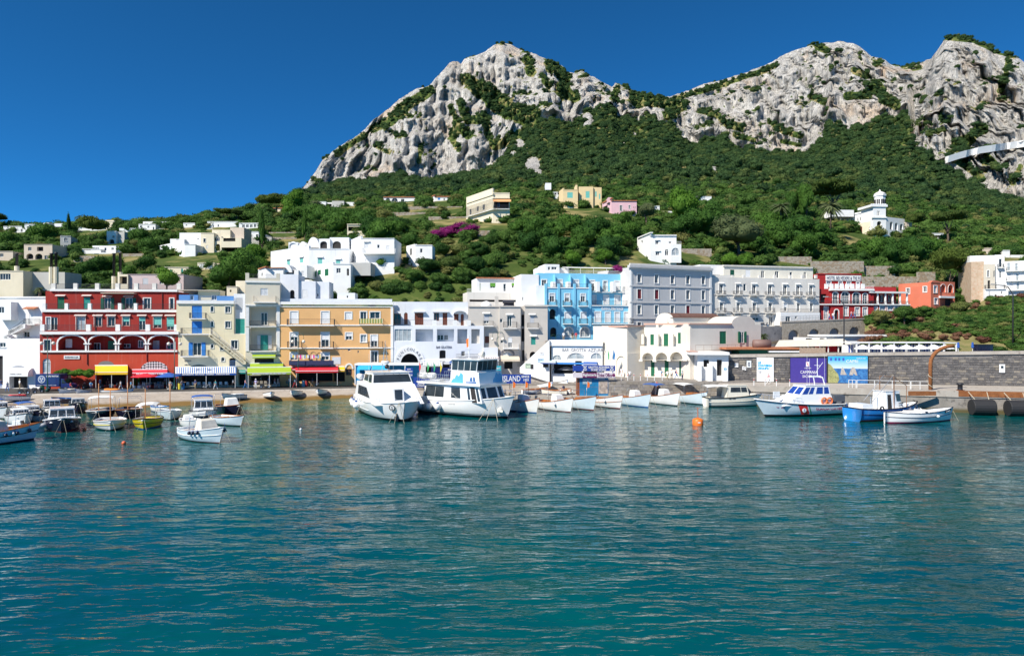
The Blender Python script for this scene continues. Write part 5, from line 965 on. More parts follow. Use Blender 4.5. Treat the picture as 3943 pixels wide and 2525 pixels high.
# --- boats
GEL=M('white_gelcoat',(.80,.80,.79),.22,.03,1.,coat=.3);GEL2=M('cream_gelcoat',(.76,.72,.62),.25,.04);PBOT=M('red_antifouling',(.22,.03,.025),.6,.2);BBOT=M('blue_antifouling',(.02,.12,.40),.5,.2);KBOT=M('black_antifouling',(.015,.015,.02),.5)
NAVY=M('navy_gelcoat',(.012,.014,.035),.2,.1,coat=.3);YEL=M('yellow_paint',(.62,.50,.02),.35,.1);BLU=M('blue_hull_paint',(.02,.20,.55),.25,.06,coat=.3);RUBB=M('black_rubber',(.02,.02,.022),.7);VARN=M('varnished_wood',(.33,.12,.035),.35,.25,3.);STEEL=M('stainless_steel',(.62,.63,.65),.25,.1,2.,metal=.8)
CANV=M('white_boat_canvas',(.72,.72,.70),.85,.08);CREAMC=M('cream_boat_canvas',(.62,.58,.50),.9,.1);BLUC=M('blue_canvas',(.03,.10,.34),.85,.1);ORW=M('orange_wood',(.50,.20,.06),.5,.2);TINT=M('tinted_boat_glass',(.03,.04,.05),.06,.3,.8);ORANGE=M('buoy_orange',(.80,.17,.02),.4,.05);ROPE=M('rope',(.45,.40,.30),.9);PALEH=M('pale_blue_hull',(.60,.70,.76),.25,.04,coat=.3)
def lp(o,name,mats,smooth=False):return lambda mb:mb.build(name,mats,o,smooth,True)
class Hull:
 """loft from stern (x = 0) to bow (x = L); water at z = 0; parts hull, deck, gunwale"""
 def __init__(s,root,L,B,gs=.9,gm=.7,gb=1.7,tw=.75,draft=.4,rake=.8,p=2.2,flare=.5,side=GEL,bot=PBOT,deck=GEL,rim=VARN,wl=.12,dz=-.22,n=18,strake=None,rr=.05,top=None,rub=.5):
  s.L,s.B,s.root=L,B,root;s.tw,s.p,s.gs,s.gm,s.gb=tw,p,gs,gm,gb;s.dz=dz
  hv,rows=MB(),[]
  for i in range(n+1):
   t=i/n;t=t if i<n else 1
   w,g=s.w(t),s.g(t);dr=draft*(1-.75*t**4)
   def P(yf,z):
    k=(z+draft)/(g+draft);fl=1-flare*t*t*(1-k);return(t*L-rake*t**3*(1-k),w*yf*fl,z)
   rows.append([P(0,-dr),P(.62,-dr*.5),P(.88,wl),P(.95,wl+.3*(g-wl)),P(.98,wl+rub*(g-wl)),P(.995,wl+.78*(g-wl)),P(1,g)])
  K=len(rows[0])
  for sg in(1,-1):
   vs=[(x,sg*y,z)for r_ in rows for x,y,z in r_];fs,ms=[],[]
   for i in range(n):
    for j in range(K-1):
     q=(i*K+j,(i+1)*K+j,(i+1)*K+j+1,i*K+j+1);fs.append(q if sg<0 else q[::-1]);ms.append(1 if j<2 else(2 if(top and j>=4)else 0))
   vs.append((rows[0][-1][0],0,rows[0][-1][2]));q=tuple(range(K))+(len(vs)-1,);fs.append(q[::-1]if sg<0 else q);ms.append(0)
   b0=len(hv.f);hv.add(vs,fs);hv.m[b0:]=ms
  s.hull=hv.build('hull',[side,bot,top or side],root,True,True)
  d=MB();c=[(r_[-1][0],r_[-1][1],r_[-1][2])for r_ in rows]
  for(x,y,z),(x2,y2,z2)in zip(c,c[1:]):
   a,b=max(y-.09,0),max(y2-.09,0)
   d.quad((x,-a,z+dz),(x2,-b,z2+dz),(x2,b,z2+dz),(x,a,z+dz));
   for sg in(1,-1):d.quad((x,sg*a,z+dz),(x2,sg*b,z2+dz),(x2,sg*b,z2),(x,sg*a,z));d.quad((x,sg*a,z),(x2,sg*b,z2),(x2,sg*y2,z2),(x,sg*y,z))
  d.build('deck',deck,root,False,True)
  g=MB()
  for sg in(1,-1):g.tube([(x,sg*y,z)for x,y,z in c],rr,6)
  x,y,z=c[0];g.tube([(x,-y,z),(x,y,z)],rr,6);s.rim=g.build('gunwale',rim,root,True,True)
  if strake:
   g=MB()
   for sg in(1,-1):g.tube([(r_[4][0],sg*(r_[4][1]+.015),r_[4][2])for r_ in rows],.045,5)
   g.build('rubbing_strake',strake,root,True,True)
  s.rows=rows
 def w(s,t):
  m=.42
  if t<m:q=t/m;return s.B/2*(s.tw+(1-s.tw)*math.sin(q*math.pi/2))
  return s.B/2*max(1-((t-m)/(1-m))**s.p,.012)
 def g(s,t):return s.gs*(1-t)**2+2*s.gm*t*(1-t)+s.gb*t*t
 def pt(s,t,side,k=1.):
  i=min(int(t*(len(s.rows)-1)),len(s.rows)-2);u=t*(len(s.rows)-1)-i;a,b=s.rows[i],s.rows[i+1];j=k*(len(a)-1);jj=min(int(j),len(a)-2);v=j-jj
  f=lambda r_:Vector(r_[jj])*(1-v)+Vector(r_[jj+1])*v;q=f(a)*(1-u)+f(b)*u;return Vector((q.x,q.y*side,q.z))
def boat(name,label,px,py,hd,cat='boat',group=None,z=0.,Y=None,tilt=0.,roll=0.,at_t=None):
 """px,py: photo point of the stem at the waterline; hd: compass of the bow in degrees, -90 = towards the camera"""
 Y=Y or yz(py,z);o=thing(name,label,cat,(gx(px,Y),Y,z),R(hd),group);o.rotation_euler=(R(roll),R(tilt),R(hd));return o
def stem_at(o,L):o.location=Vector(o.location)-Vector((math.cos(o.rotation_euler.z),math.sin(o.rotation_euler.z),0))*L
def cab(root,name,mat,x0,x1,w0,w1,z0,z1,fr=0.,rr=0.,roofm=None,over=.0):
 """cabin block: bottom half-width w0, top w1, raked front fr and rear rr; returns its corners for panes"""
 a=[(x0,-w0,z0),(x1,-w0,z0),(x1,w0,z0),(x0,w0,z0)];b=[(x0+rr,-w1,z1),(x1-fr,-w1,z1),(x1-fr,w1,z1),(x0+rr,w1,z1)]
 g=MB();g.add(a+b,[(3,2,1,0),(4,5,6,7),(0,1,5,4),(1,2,6,5),(2,3,7,6),(3,0,4,7)])
 o=g.build(name,mat,root,False,True);md=o.modifiers.new('edge','BEVEL');md.width=.05;md.segments=2
 V_=Vector;c=[V_(q)for q in a+b]
 if over:g=MB();g.box(x0+rr-over,x1-fr+over,-w1-over*.5,w1+over*.5,z1,z1+.08);q=g.build(name+'_roof',roofm or mat,root,False,True);q.modifiers.new('edge','BEVEL').width=.03
 return{'o':o,'R':(c[0],c[1],c[5],c[4]),'F':(c[1],c[2],c[6],c[5]),'L':(c[2],c[3],c[7],c[6]),'B':(c[3],c[0],c[4],c[7])}
def pane(c,side,u0,u1,v0,v1,mat=None,name='window',skew=0.,d=.02):
 """glass panel standing proud on a cabin face; u along the face, v up"""
 A_,B_,C_,D_=c[side];n=(B_-A_).cross(D_-A_).normalized()
 Q=lambda u,v:(A_*(1-u)+B_*u)*(1-v)+(D_*(1-u)+C_*u)*v+n*d
 pts=[Q(u0,v0),Q(u1,v0),Q(u1-skew if skew>0 else u1,v1),Q(u0-skew if skew<0 else u0,v1)]
 g=MB();g.prism(pts,-n*(d-.002));w=g.build(name,mat or TINT,c['o'],False,True)
 return w
def hoop(g,x,w,z0,z1,lean=0.,r=.025):g.tube([(x,-w,z0),(x+lean*.8,-w*.98,z0+(z1-z0)*.85),(x+lean,-w*.85,z1),(x+lean,w*.85,z1),(x+lean*.8,w*.98,z0+(z1-z0)*.85),(x,w,z0)],r,5)
def bimini(root,x0,x1,w,z0,z1,mat=CANV,cloth=True,lean=0.):
 g=MB();hoop(g,x0+.2,w,z0,z1,-.2+lean);hoop(g,x1-.2,w,z0,z1,.2+lean);g.build('canopy_frame',STEEL,root,True,True)
 if cloth:
  g=MB();n=6
  for i in range(n):
   a=x0+lean+(x1-x0)*i/n;b=x0+lean+(x1-x0)*(i+1)/n;zz=lambda t:z1+.03+.12*math.sin(math.pi*t)
   for(ya,za),(yb,zb)in zip([(-w,-.12),(-w*.6,.02),(0,.06),(w*.6,.02)],[(-w*.6,.02),(0,.06),(w*.6,.02),(w,-.12)]):g.quad((a,ya,zz(i/n)+za),(b,ya,zz((i+1)/n)+za),(b,yb,zz((i+1)/n)+zb),(a,yb,zz(i/n)+zb),i%2 if isinstance(mat,list)else 0)
  o=g.build('canopy',mat,root,False,True);o.modifiers.new('thick','SOLIDIFY').thickness=.03
def cover(root,x0,x1,w,z0,z1,mat=CANV,name='canvas_cover'):
 g=MB();a=[(x0,-w,z0),(x1,-w*.95,z0),(x1,w*.95,z0),(x0,w,z0)];b=[(x0+.12,-w*.8,z1),(x1-.45,-w*.75,z1-.08),(x1-.45,w*.75,z1-.08),(x0+.12,w*.8,z1)]
 m_=[((p[0]+q[0])/2+.05,(p[1]+q[1])/2*1.02,(p[2]+q[2])/2)for p,q in zip(a,b)]
 g.add(a+m_+b,[(0,1,5,4),(1,2,6,5),(2,3,7,6),(3,0,4,7),(4,5,9,8),(5,6,10,9),(6,7,11,10),(7,4,8,11),(8,9,10,11)]);o=g.build(name,mat,root,False,True)
 o.modifiers.new('soft','BEVEL').width=.07;return o
def fender(root,p,r=.17,mat=None,long_=1.3):g=MB();g.ball(p,r,0,10,long_);g.lathe([(r*.45,0),(r*.3,r*.35)],(p[0],p[1],p[2]+r*long_*.93),8,1);g.tube([(p[0],p[1],p[2]+r),(p[0],p[1]*.92,p[2]+r+.6)],.015,4,1);return g.build('fender',[mat or GEL,BLUC],root,True,True)
def mast(root,x,z0,h,mat=ORW,r=.06,lean=0.):g=MB();g.tube([(x,0,z0),(x+lean,0,z0+h)],[r,r*.75],8);return g.build('mast',mat,root,True,True)
def outboard(root,x,z):g=MB();g.box(x-.45,x-.02,-.2,.2,z+.05,z+.55);g.box(x-.32,x-.14,-.08,.08,z-.7,z+.05);o=g.build('outboard_motor',WHITEP,root,False,True);o.modifiers.new('edge','BEVEL').width=.06
def mooring(p0,p1,label,parent=None):pass
def rails(root,hu,t0,t1,h=.45,n=7,mat=STEEL):
 g=MB()
 for sg in(1,-1):
  P=[hu.pt(t0+(t1-t0)*i/n,sg)for i in range(n+1)];g.tube([p+Vector((0,-.06*sg,h))for p in P],.02,5)
  for p in P:g.bar(p,p+Vector((0,-.06*sg,h)),.016)
 return g.build('guard_rail',mat,root,False,True)
def lines_down(root,hu,t=.98,spread=1.2,mat=ROPE):
 g=MB();p=hu.pt(t,1);
 for dx,dy in((.9,.5*spread),(.5,-.6*spread)):g.tube([p,Vector((p.x+dx,dy,-.3))],.02,4)
 g.build('mooring_line',mat,root,False,True)
def gozzo(label,px,py,hd,L=7.2,B=2.4,side=GEL,bot=PBOT,feat='',gb=1.75,gm=.75,gs=.95,top=None,strake=None,rim=VARN,deck=None,name='wooden_boat',group=None,ncov=None):
 o=boat(name,label,px,py,hd,'boat',group);stem_at(o,L-.75)
 h=Hull(o,L,B,gs,gm,gb,.62,.4,.85,2.3,.45,side,bot,deck or(VARN if 'v' in feat else GEL),rim,strake=strake,top=top)
 z=h.g(.45)-.1
 if 'c' in feat:cover(o,L*.48,L*.66,B*.30,z-.1,z+1.25,ncov or CANV)
 if 'C' in feat:cover(o,L*.2,L*.36,B*.3,z-.1,z+.7,ncov or CANV)
 if 'b' in feat:bimini(o,L*.08,L*.52,B*.42,z,z+1.75)
 if 'B' in feat:bimini(o,L*.1,L*.5,B*.42,z,z+1.8,BLUC)
 if 'f' in feat:bimini(o,L*.12,L*.5,B*.42,z,z+1.6,CANV,False)
 if 'm' in feat:mast(o,L*.72,h.g(.72)-.2,3.8)
 if 'k' in feat:k=cab(o,'cuddy',VARN,L*.5,L*.68,B*.27,B*.24,z-.1,z+.55,.15);pane(k,'F',.2,.8,.25,.8)
 if 'o' in feat:
  for t,sg in((.80,1),(.55,1),(.68,-1)):q=h.pt(t,sg,.8);fender(o,(q.x,q.y+sg*.16,q.z-.1))
 if 'e' in feat:g=MB();
 for i in range(3):g=MB();x=L*(.18+.18*i);g.box(x,x+.25,-h.w(x/L)+.1,h.w(x/L)-.1,h.g(x/L)-.16,h.g(x/L)-.11);g.build('thwart',VARN,o,False,True)
 lines_down(o,h);return o,h
GR='launches moored in a row at the ferry quay'
ROW=[(2065,1590,'vcfo','white launch with a low white tarpaulin, nearest the blue island banner',BBOT,GEL),(2196,1587,'vcfo','white launch with tall white console cover and red bottom, second from the banner',PBOT,GEL),(2285,1579,'vfk','white launch with varnished wooden cuddy in front of the ticket booth',PBOT,PALEH),(2387,1573,'vfo','pale launch with bare steel frame just right of the ticket booth',PBOT,GEL),(2495,1568,'vcf','pale launch with boxy white cover, middle of the quay row',BBOT,PALEH),(2607,1562,'vcB','pale launch with dark blue sun canopy on the quay row',KBOT,GEL),(2712,1558,'bk','dark-bottomed launch with white canopy and wooden wheelhouse, next to the cream cruiser',KBOT,PALEH)]
for i,(px,py,ft,lb,bt,sd)in enumerate(ROW):
 o,h=gozzo(lb,px,py,-54-i*1.5,8.4,2.8,sd,bt,ft,2.15,.95,1.1,name='moored_launch',group=GR,strake=VARN if i==3 else None)
gozzo('cream white launch tucked between the ferry and the first moored launch',1985,1583,-50,7.5,2.4,GEL,KBOT,'vo',1.8,name='moored_launch',group=GR)
o,h=gozzo('large pale blue launch with tan deck and white covered console, bottom left corner',128,1690,52,9,2.9,PALEH,KBOT,'vco',1.75,1.1,1.2,ncov=CREAMC,strake=RUBB);bimini(o,2.2,6.4,1.2,1.0,3.1,BLUC,False)
for t in(.6,.72,.86):q=h.pt(t,-1,.85);fender(o,(q.x,q.y-.2,q.z-.2),.2,NAVY,1.)
gozzo('white double-ended rowing boat with a thin yellow stripe and orange mast',425,1657,-59,6.4,3.5,GEL,KBOT,'m',1.25,.8,.9,strake=YEL,rim=GEL)
o,h=gozzo('bright yellow wooden boat with blue bottom and orange mast',553,1653,-71,6.6,3.3,YEL,BBOT,'m',1.35,.85,.9,strake=RUBB,rim=RUBB);bimini(o,1,4.6,1.1,.7,2.7)
gozzo('pale wooden boat with brown mast beside the yellow one',656,1617,-61,6.,3.,PALEH,KBOT,'m',1.35,.8,.9,rim=GEL)
o,h=gozzo('big pale launch with console cover, red bottom and steel arch, nearest at left',846,1706,-40,8.2,3.5,PALEH,PBOT,'c',1.75,.95,1.05,rim=GEL,strake=GEL,ncov=CREAMC);g=MB();hoop(g,3.2,1.25,.9,2.7,.3,.05);g.build('steel_arch',STEEL,o,True,True)
for t,sg in((.55,-1),(.62,-1),(.7,-1),(.96,1)):q=h.pt(t,sg,.8);fender(o,(q.x,q.y+sg*.18,q.z+.05),.19,NAVY,1.)
gozzo('small white boat with blue rail beyond the pale mast boat',640,1588,-40,4.6,1.9,GEL,BBOT,'',1.0,.6,.7,rim=BLU)
gozzo('black-hulled wooden boat under a grey striped canopy',375,1618,-66,7,3.4,NAVY,KBOT,'mb',1.3,.9,1.,rim=GEL);gozzo('black-hulled wooden boat with orange mast left of the yellow boat',488,1612,-66,6.8,3.3,NAVY,KBOT,'mf',1.3,.9,1.,rim=VARN)
gozzo('dark-hulled boat with white seat cover and bent steel frame',915,1597,-48,7,3.2,NAVY,KBOT,'cf',1.5,.9,1.,rim=VARN);gozzo('pale grey open boat behind the big red-bottomed launch',925,1640,-38,6.5,2.6,PALEH,KBOT,'',1.4,.8,.9,rim=VARN)
gozzo('white dinghy with an outboard motor beside the big launch',752,1648,-50,5,2.2,GEL,KBOT,'C',1.1,.7,.8,rim=GEL)
def cabinboat(label,px,py,hd,L,B,side,bot,cabm,name='cabin_boat',gb=1.6,x0=.3,x1=.62,hc=1.5,wins=3,bim=None,top=None,dk=None,gs=.9,rim=RUBB):
 o=boat(name,label,px,py,hd);stem_at(o,L-.7);h=Hull(o,L,B,gs,1.0,gb,.85,.4,.8,2.6,.4,side,bot,dk or GEL,rim,top=top);z=h.g(.5)-.2
 k=cab(o,'cabin',cabm,L*x0,L*x1,B*.36,B*.31,z,z+hc,hc*.35,.1,None,.12)
 for i in range(wins):pane(k,'F',.04+i*.96/wins,i*.96/wins+.96/wins-.0,.42,.9)
 for s_ in 'RL':pane(k,s_,.12,.5,.45,.88);pane(k,s_,.56,.92,.45,.88)
 g=MB();fd=cab(o,'foredeck',cabm,L*x1-.1,L*.86,B*.30,B*.2,h.g(.7)-.25,h.g(.7)+.18,.5)
 rails(o,h,.62,.97);lines_down(o,h)
 if bim:bimini(o,.4,L*x0+.2,B*.38,z,z+hc+.3,bim)
 return o,h,k
cabinboat('navy-hulled motorboat with white cabin and red waterline, bow to the viewer',236,1665,-58,8,3.9,NAVY,PBOT,GEL,gb=1.75,rim=GEL)
cabinboat('small white cabin boat behind the navy motorboat',205,1610,-52,6,2.8,GEL,KBOT,GEL,hc=1.3)
cabinboat('white and blue motor cruiser with blue arched canopy among the left moorings',790,1625,-62,8,3.4,NAVY,KBOT,GEL,bim=BLUC,top=GEL,hc=1.6)
cabinboat('white speedboat with a navy spray hood at the left edge',20,1612,-40,7,2.5,GEL,KBOT,GEL,hc=1.,bim=BLUC);cabinboat('navy-sided cuddy boat under a tall thin canopy frame at left',150,1625,-38,7.5,2.6,GEL,KBOT,GEL,hc=.9,bim=BLUC,top=NAVY)
o=boat('inflatable_boat','grey inflatable dinghy with white console at left',178,1661,8,'boat');stem_at(o,5.2)
g=MB()
for sg in(1,-1):g.tube([(0,sg*.95,.5),(2.5,sg*1.,.5),(4.,sg*.9,.55),(4.9,sg*.5,.68),(5.3,0,.75)],[.27,.27,.27,.26,.22],10)
g.build('tube',M('grey_pvc',(.42,.44,.48),.5),o,True,True);g=MB();g.prism([(0,-.9,.3),(4.5,-.6,.35),(5,0,.45),(4.5,.6,.35),(0,.9,.3)],(0,0,-.5));g.build('floor',GEL,o,False,True);k=cab(o,'console',GEL,1.8,2.9,.5,.4,.4,1.35,.3);pane(k,'F',.1,.9,.5,.95);outboard(o,0,.4)
def dinghy(label,px,py,hd,L=3.6,B=1.45,side=GEL,inner=None,bot=BBOT,z=.6,tilt=-5,roll=0,extra=None,name='beached_dinghy',rim=RUBB):
 wl,ed=ylin([w[:2]for w in WLINE],px),ylin([w[:2]for w in EDGE],px)
 if name=='beached_dinghy' and z<.95:k_=.22+(.8-z*.9)*0+(z-.5)*.9;Y_=wl+(ed-wl)*(k_+.12);z=np.interp(k_+.12,[0,.38,.75,1],[-.25,.42,.85,1.12])+.12;L,B=L*1.25,B*1.25
 else:Y_=None
 o=boat(name,label,px,py,hd,'dinghy','small boats pulled up on the slipway',z,Y_,tilt,roll);stem_at(o,L*.5);o.location.z=z
 h=Hull(o,L,B,.62,.5,.85,.6,.15,.35,2.1,.35,side,bot,inner or M('blue_inside',(.05,.18,.45),.5),rim,wl=.02,dz=-.35,n=12,rr=.04)
 for t in(.25,.55):g=MB();g.box(L*t,L*t+.25,-h.w(t)+.05,h.w(t)-.05,h.g(t)-.14,h.g(t)-.1);g.build('thwart',WHITEP,o,False,True)
 if extra:cover(o,L*.1,L*.6,B*.36,.4,.85,extra)
 return o
dinghy('white dinghy with blue inside under the lime awning, stern to the kerb',1036,1540,-62,z=.5);dinghy('white dinghy with an upright pole, middle of the slipway',1138,1538,-90,z=.55);dinghy('white dinghy with blue inside furthest right on the slipway',1236,1536,-88,z=.55);dinghy('white and blue decked dinghy near the cabin boats on the slipway',898,1538,-118,z=.5,side=PALEH,extra=CANV);dinghy('white dinghy with a red tarpaulin at far left of the slipway',40,1535,-125,4.,z=.75,extra=M('red_tarp',(.55,.02,.03),.8))
dinghy('grey-covered white dinghy beside the litter bins',262,1518,-110,z=1.,extra=CREAMC);dinghy('white dinghy next to the grey-covered one',316,1518,-95,3.3,z=1.);dinghy('dark blue tender lying on the slipway',256,1543,190,3.4,side=NAVY,z=.62,tilt=0);dinghy('long white boat with an orange cover on the kerb',452,1514,5,5.2,1.6,z=.98,tilt=0,extra=M('orange_tarp',(.75,.25,.03),.8))
for i,(px,py,lb)in enumerate(((1985,1492,'light blue dinghy on the plaza steps beside the island banner'),(2100,1497,'white and light blue dinghy on the plaza steps, middle'),(2165,1490,'white dinghy with blue gunwale on the plaza steps'),(2232,1488,'white dinghy on the steps nearest the ticket booth'))):
 dinghy(lb,px,py,-40-10*i,4,1.5,[PALEH,GEL,GEL,GEL][i],z=1.15,tilt=-9,bot=M('sky_blue_bottom',(.10,.42,.62),.4),name='stepped_dinghy')
cabinboat('white day boat with a steel arch between the speedboats at left',95,1640,-45,7,2.6,GEL,BBOT,GEL,hc=.9);cabinboat('small dark-sided boat with white hood behind the black-hulled pair',300,1592,-58,6,2.4,NAVY,KBOT,GEL,hc=1.)
gozzo('white open boat at the left edge behind the speedboat',60,1600,-48,6,2.3,GEL,KBOT,'f',1.2,rim=VARN)
for i,(px,py,lb,m_)in enumerate(((1905,1512,'white skiff on the quay under the island banner',GEL),(2060,1512,'white skiff on the quay left of the grey cover launch',GEL),(2130,1516,'cream skiff on the quay before the plaza steps',GEL2),(2180,1512,'white skiff with wooden rim left of the ticket booth',GEL),(2375,1508,'white skiff on the quay right of the ticket booth',GEL),(2410,1512,'white skiff beside the green dress',GEL),(2480,1510,'pale skiff under the terrace wall, left',PALEH),(2560,1508,'white skiff under the terrace wall, middle',GEL),(2660,1506,'yellow-trimmed skiff under the terrace wall, right',GEL2))):
 dinghy(lb,px,py,(-60,20,170,-75,10,200,-35,15,180)[i],4.6,1.7,m_,VARN,z=.98,tilt=0,name='quay_skiff',rim=VARN)
for i,(px,py)in enumerate(((1972,1500),(2020,1512),(2108,1510),(2258,1505),(2522,1505),(2780,1500),(1700,1505))):
 Y=111.5;o=thing('marker_flag',('first','second','third','fourth','fifth','sixth','seventh')[i]+' orange fishing flag on a thin pole along the quay','flag',(gx(px,Y),Y,.8),0,'orange fishing flags');g=MB();g.tube([(0,0,0),(.15,0,2.6)],.025,5);g.build('pole',WHITEM,o,False,True);g=MB();g.prism([(.14,0,2.5),(.55,0,2.2),(.5,0,1.5),(.1,0,1.4)],(0,.03,0));g.build('cloth',ORANGE,o,False,True)
 # --- the two tour boats, the patrol boat, cruisers
def arttext(root,txt,A_,B_,h,mat,n,name='lettering',**k):
 A_,B_=Vector(A_),Vector(B_);me=bm_text(txt,1,.006,mat,name=name,bold=.02);v=np.zeros(len(me.vertices)*3,np.float32);me.vertices.foreach_get('co',v);v=v.reshape(-1,3)
 v[:,0]-=v[:,0].min();v[:,0]/=v[:,0].max();v[:,1]-=v[:,1].min();v[:,1]*=h/v[:,1].max();e=B_-A_;n=Vector(n).normalized();up=n.cross(e.normalized())
 if up.z<0:up=-up
 co=np.array(A_+n*.02)[None]+v[:,:1]*np.array(e)+v[:,1:2]*np.array(up)+v[:,2:]*np.array(n);me.vertices.foreach_set('co',co.astype(np.float32).ravel());me.update()
 o=bpy.data.objects.new(name,me);COL.objects.link(o);o.parent=root;return o
BLK=M('black_paint',(.02,.02,.025),.4);ABL=M('art_blue',(.03,.12,.32),.5);ABL2=M('art_sky_blue',(.10,.42,.68),.5);MAR=M('maroon_paint',(.26,.01,.06),.5)
o=boat('tour_boat','white tour boat with broad sloping front and dark wheelhouse windows, left of the pair',1550,1622,-66,'boat');L=16.5;stem_at(o,L-1.2)
h=Hull(o,L,7.2,2.2,1.75,2.55,.92,.6,1.3,3.6,.30,GEL,KBOT,GEL,GEL,wl=.3,dz=-.12,n=24,rr=.08,rub=.42)
g=MB();z=1.1
for sg in(1,-1):g.tube([h.pt(t,sg,.62)for t in(.05,.2,.35,.5,.62)],.07,6)
g.build('rubbing_strake',GEL,o,True,True)
k=cab(o,'saloon',GEL,.9,14.0,3.3,3.0,2.0,4.35,3.6,.1)
for i in range(5):pane(k,'R',.16+i*.105,.16+i*.105+.095,.28,.80);pane(k,'L',.84-i*.105-.095,.84-i*.105,.28,.80)
A_,B_,C_,D_=k['R'];pane(k,'R',.685,.80,.28,.80,skew=.115)
dr=cab(o,'front_door_housing',GEL,11.6,13.5,.75,.75,2.2,4.05,.35);pane(dr,'F',.16,.84,.2,.92,name='door')
w2=cab(o,'wheelhouse',GEL,4.2,10.3,2.85,2.5,4.3,5.9,1.1,.3,GEL,.18)
pane(w2,'F',.03,.97,.22,.86);
for s_,a,b in(('R',.62,.95),('L',.05,.38)):pane(w2,s_,a,b,.2,.85)
for s_,a,b in(('R',.1,.55),('L',.45,.9)):pane(w2,s_,a,b,.25,.8)
g=MB();
for y in(-.9,.3,1.2):g.bar((9.35,y,5.75),(9.65,y-.5,5.1),.02)
g.build('wiper',BLK,o,False,True)
g=MB()
for i in range(9):x=.9+i*.42;g.bar((x,-2.3,4.35),(x,-2.3,5.3),.03);g.bar((x,2.3,4.35),(x,2.3,5.3),.03)
for y in(-2.3,2.3):
 for z in(4.8,5.3):g.bar((.9,y,z),(4.3,y,z),.03)
g.build('upper_rail',STEEL,o,False,True)
for i in range(3):g=MB();g.box(1.2+i*.9,1.7+i*.9,-1.8,1.8,4.4,4.8);g.box(1.2+i*.9,1.3+i*.9,-1.8,1.8,4.8,5.2);g.build('deck_bench',BLU,o,False,True)
g=MB();g.lathe([(.1,-.75),(.42,-.6),(.45,0),(.42,.6),(.1,.75)],(.6,-2.5,4.9),12,0,'x');g.build('life_raft_canister',GEL,o,True,True)
g=MB();g.tube([(5.6,-.4,5.9),(5.9,-.1,9.2)],.05,6);g.tube([(5.6,.5,5.9),(5.9,.1,9.2)],.05,6);g.tube([(5.9,0,9.2),(5.9,0,10.2)],.03,6)
for z in(7,7.8,8.5):g.bar((5.7,-.35,z),(5.7,.4,z),.03)
g.build('mast',STEEL,o,False,True);g=MB();g.lathe([(.55,7.0),(.6,7.15),(.55,7.35)],(6.,0,0),14);g.build('radar_dome',GEL,o,True,True)
g=MB();g.lathe([(.34,.45),(.14,0),(.12,-.3)],(6.4,.0,6.6),12,0,'x');g.build('loudspeaker',BLK,o,True,True)
for x,y,hh_ in((4.6,-1.6,2.6),(4.4,-2.,2.4),(4.2,1.6,2.8)):g=MB();g.bar((x,y,5.9),(x,y,5.9+hh_),.012);g.build('aerial',WHITEP,o,False,True)
for t in(.16,.3):q=h.pt(t,-1,.85);fender(o,(q.x,q.y-.35,q.z-.5),.5,GEL,1.05)
q=h.pt(.05,-1,.85);fender(o,(q.x,q.y-.35,q.z-.4),.42,GEL2,1.05)
rails(o,h,.78,.95,.5,4)
g=MB();p=h.pt(.965,-1,.4);g.box(p.x-.2,p.x+.35,p.y-.45,p.y-.1,p.z-.45,p.z+.1);g.tube([(p.x+.1,p.y-.25,p.z+.1),(p.x+.1,p.y-.25,p.z+.5)],.1,8);g.build('anchor',BLK,o,False,True)
q=h.pt(.93,-1,.82);g=MB();g.lathe([(.42,0),(.42,.03)],(0,0,0),20,ax='y');e_=g.build('emblem',BLK,o,False,True);e_.location=q+Vector((.12,-.12,-.1));e_.rotation_euler=(.25,0,.9);g=MB();g.lathe([(.3,-.01),(.3,-.005)],(0,0,0),20,ax='y');g.build('emblem_field',GEL,e_,False,True);g=MB();g.box(-.03,.03,-.025,-.012,-.2,.2);g.box(-.12,.12,-.025,-.012,.05,.1);g.tube([(-.15,-.02,-.1),(0,-.02,-.2),(.15,-.02,-.1)],.025,4);g.build('emblem_anchor',BLK,e_,False,True)
g=MB();p=h.pt(.97,-1)
for d_ in(Vector((-.3,-1.6,-3.2)),Vector((1.0,-1.1,-3.4)),Vector((1.6,.4,-3.2))):g.tube([p,p+d_],.025,4)
g.build('mooring_line',ROPE,o,False,True)
o=boat('tour_boat','white two-deck tour boat with blue wave art and glazed upper bridge, right of the pair',1952,1610,-36,'boat');L=18.;stem_at(o,(L-1.4)*.86);o.scale=(.86,1,1)
h=Hull(o,L,6.,2.1,1.8,3.0,.9,.6,1.6,3.0,.35,GEL,KBOT,GEL,GEL,wl=.35,dz=-.12,n=24,rr=.07,rub=.42)
g=MB()
for sg in(1,-1):g.tube([h.pt(t,sg,.37)for t in[i/16 for i in range(17)]],.05,5)
g.build('boot_stripe',BLK,o,True,True)
k=cab(o,'saloon',GEL,1.6,14.2,2.7,2.5,2.0,4.3,.9,.6)
for a,b in((.03,.21),(.215,.37),(.50,.66)):pane(k,'R',a,b,.22,.86)
pane(k,'R',.785,.825,.12,.86);pane(k,'R',.845,.925,.03,.9,DARK,'doorway');pane(k,'R',.94,.98,.12,.86)
for a,b in((.06,.22),(.30,.70),(.78,.94)):pane(k,'F',a,b,.22,.86)
for a,b in((.1,.3),(.4,.6),(.7,.9)):pane(k,'L',a,b,.22,.86)
g=MB();g.box(.6,14.0,-2.95,2.95,4.28,4.5);g.build('upper_deck',GEL,o,False,True)
u_=cab(o,'bridge_front',GEL,7.6,13.6,2.6,2.55,4.5,6.1,.25,.1)
w2=cab(o,'bridge',GEL,7.4,12.6,2.2,2.2,6.1,7.7,-.3,.1,GEL,.55)
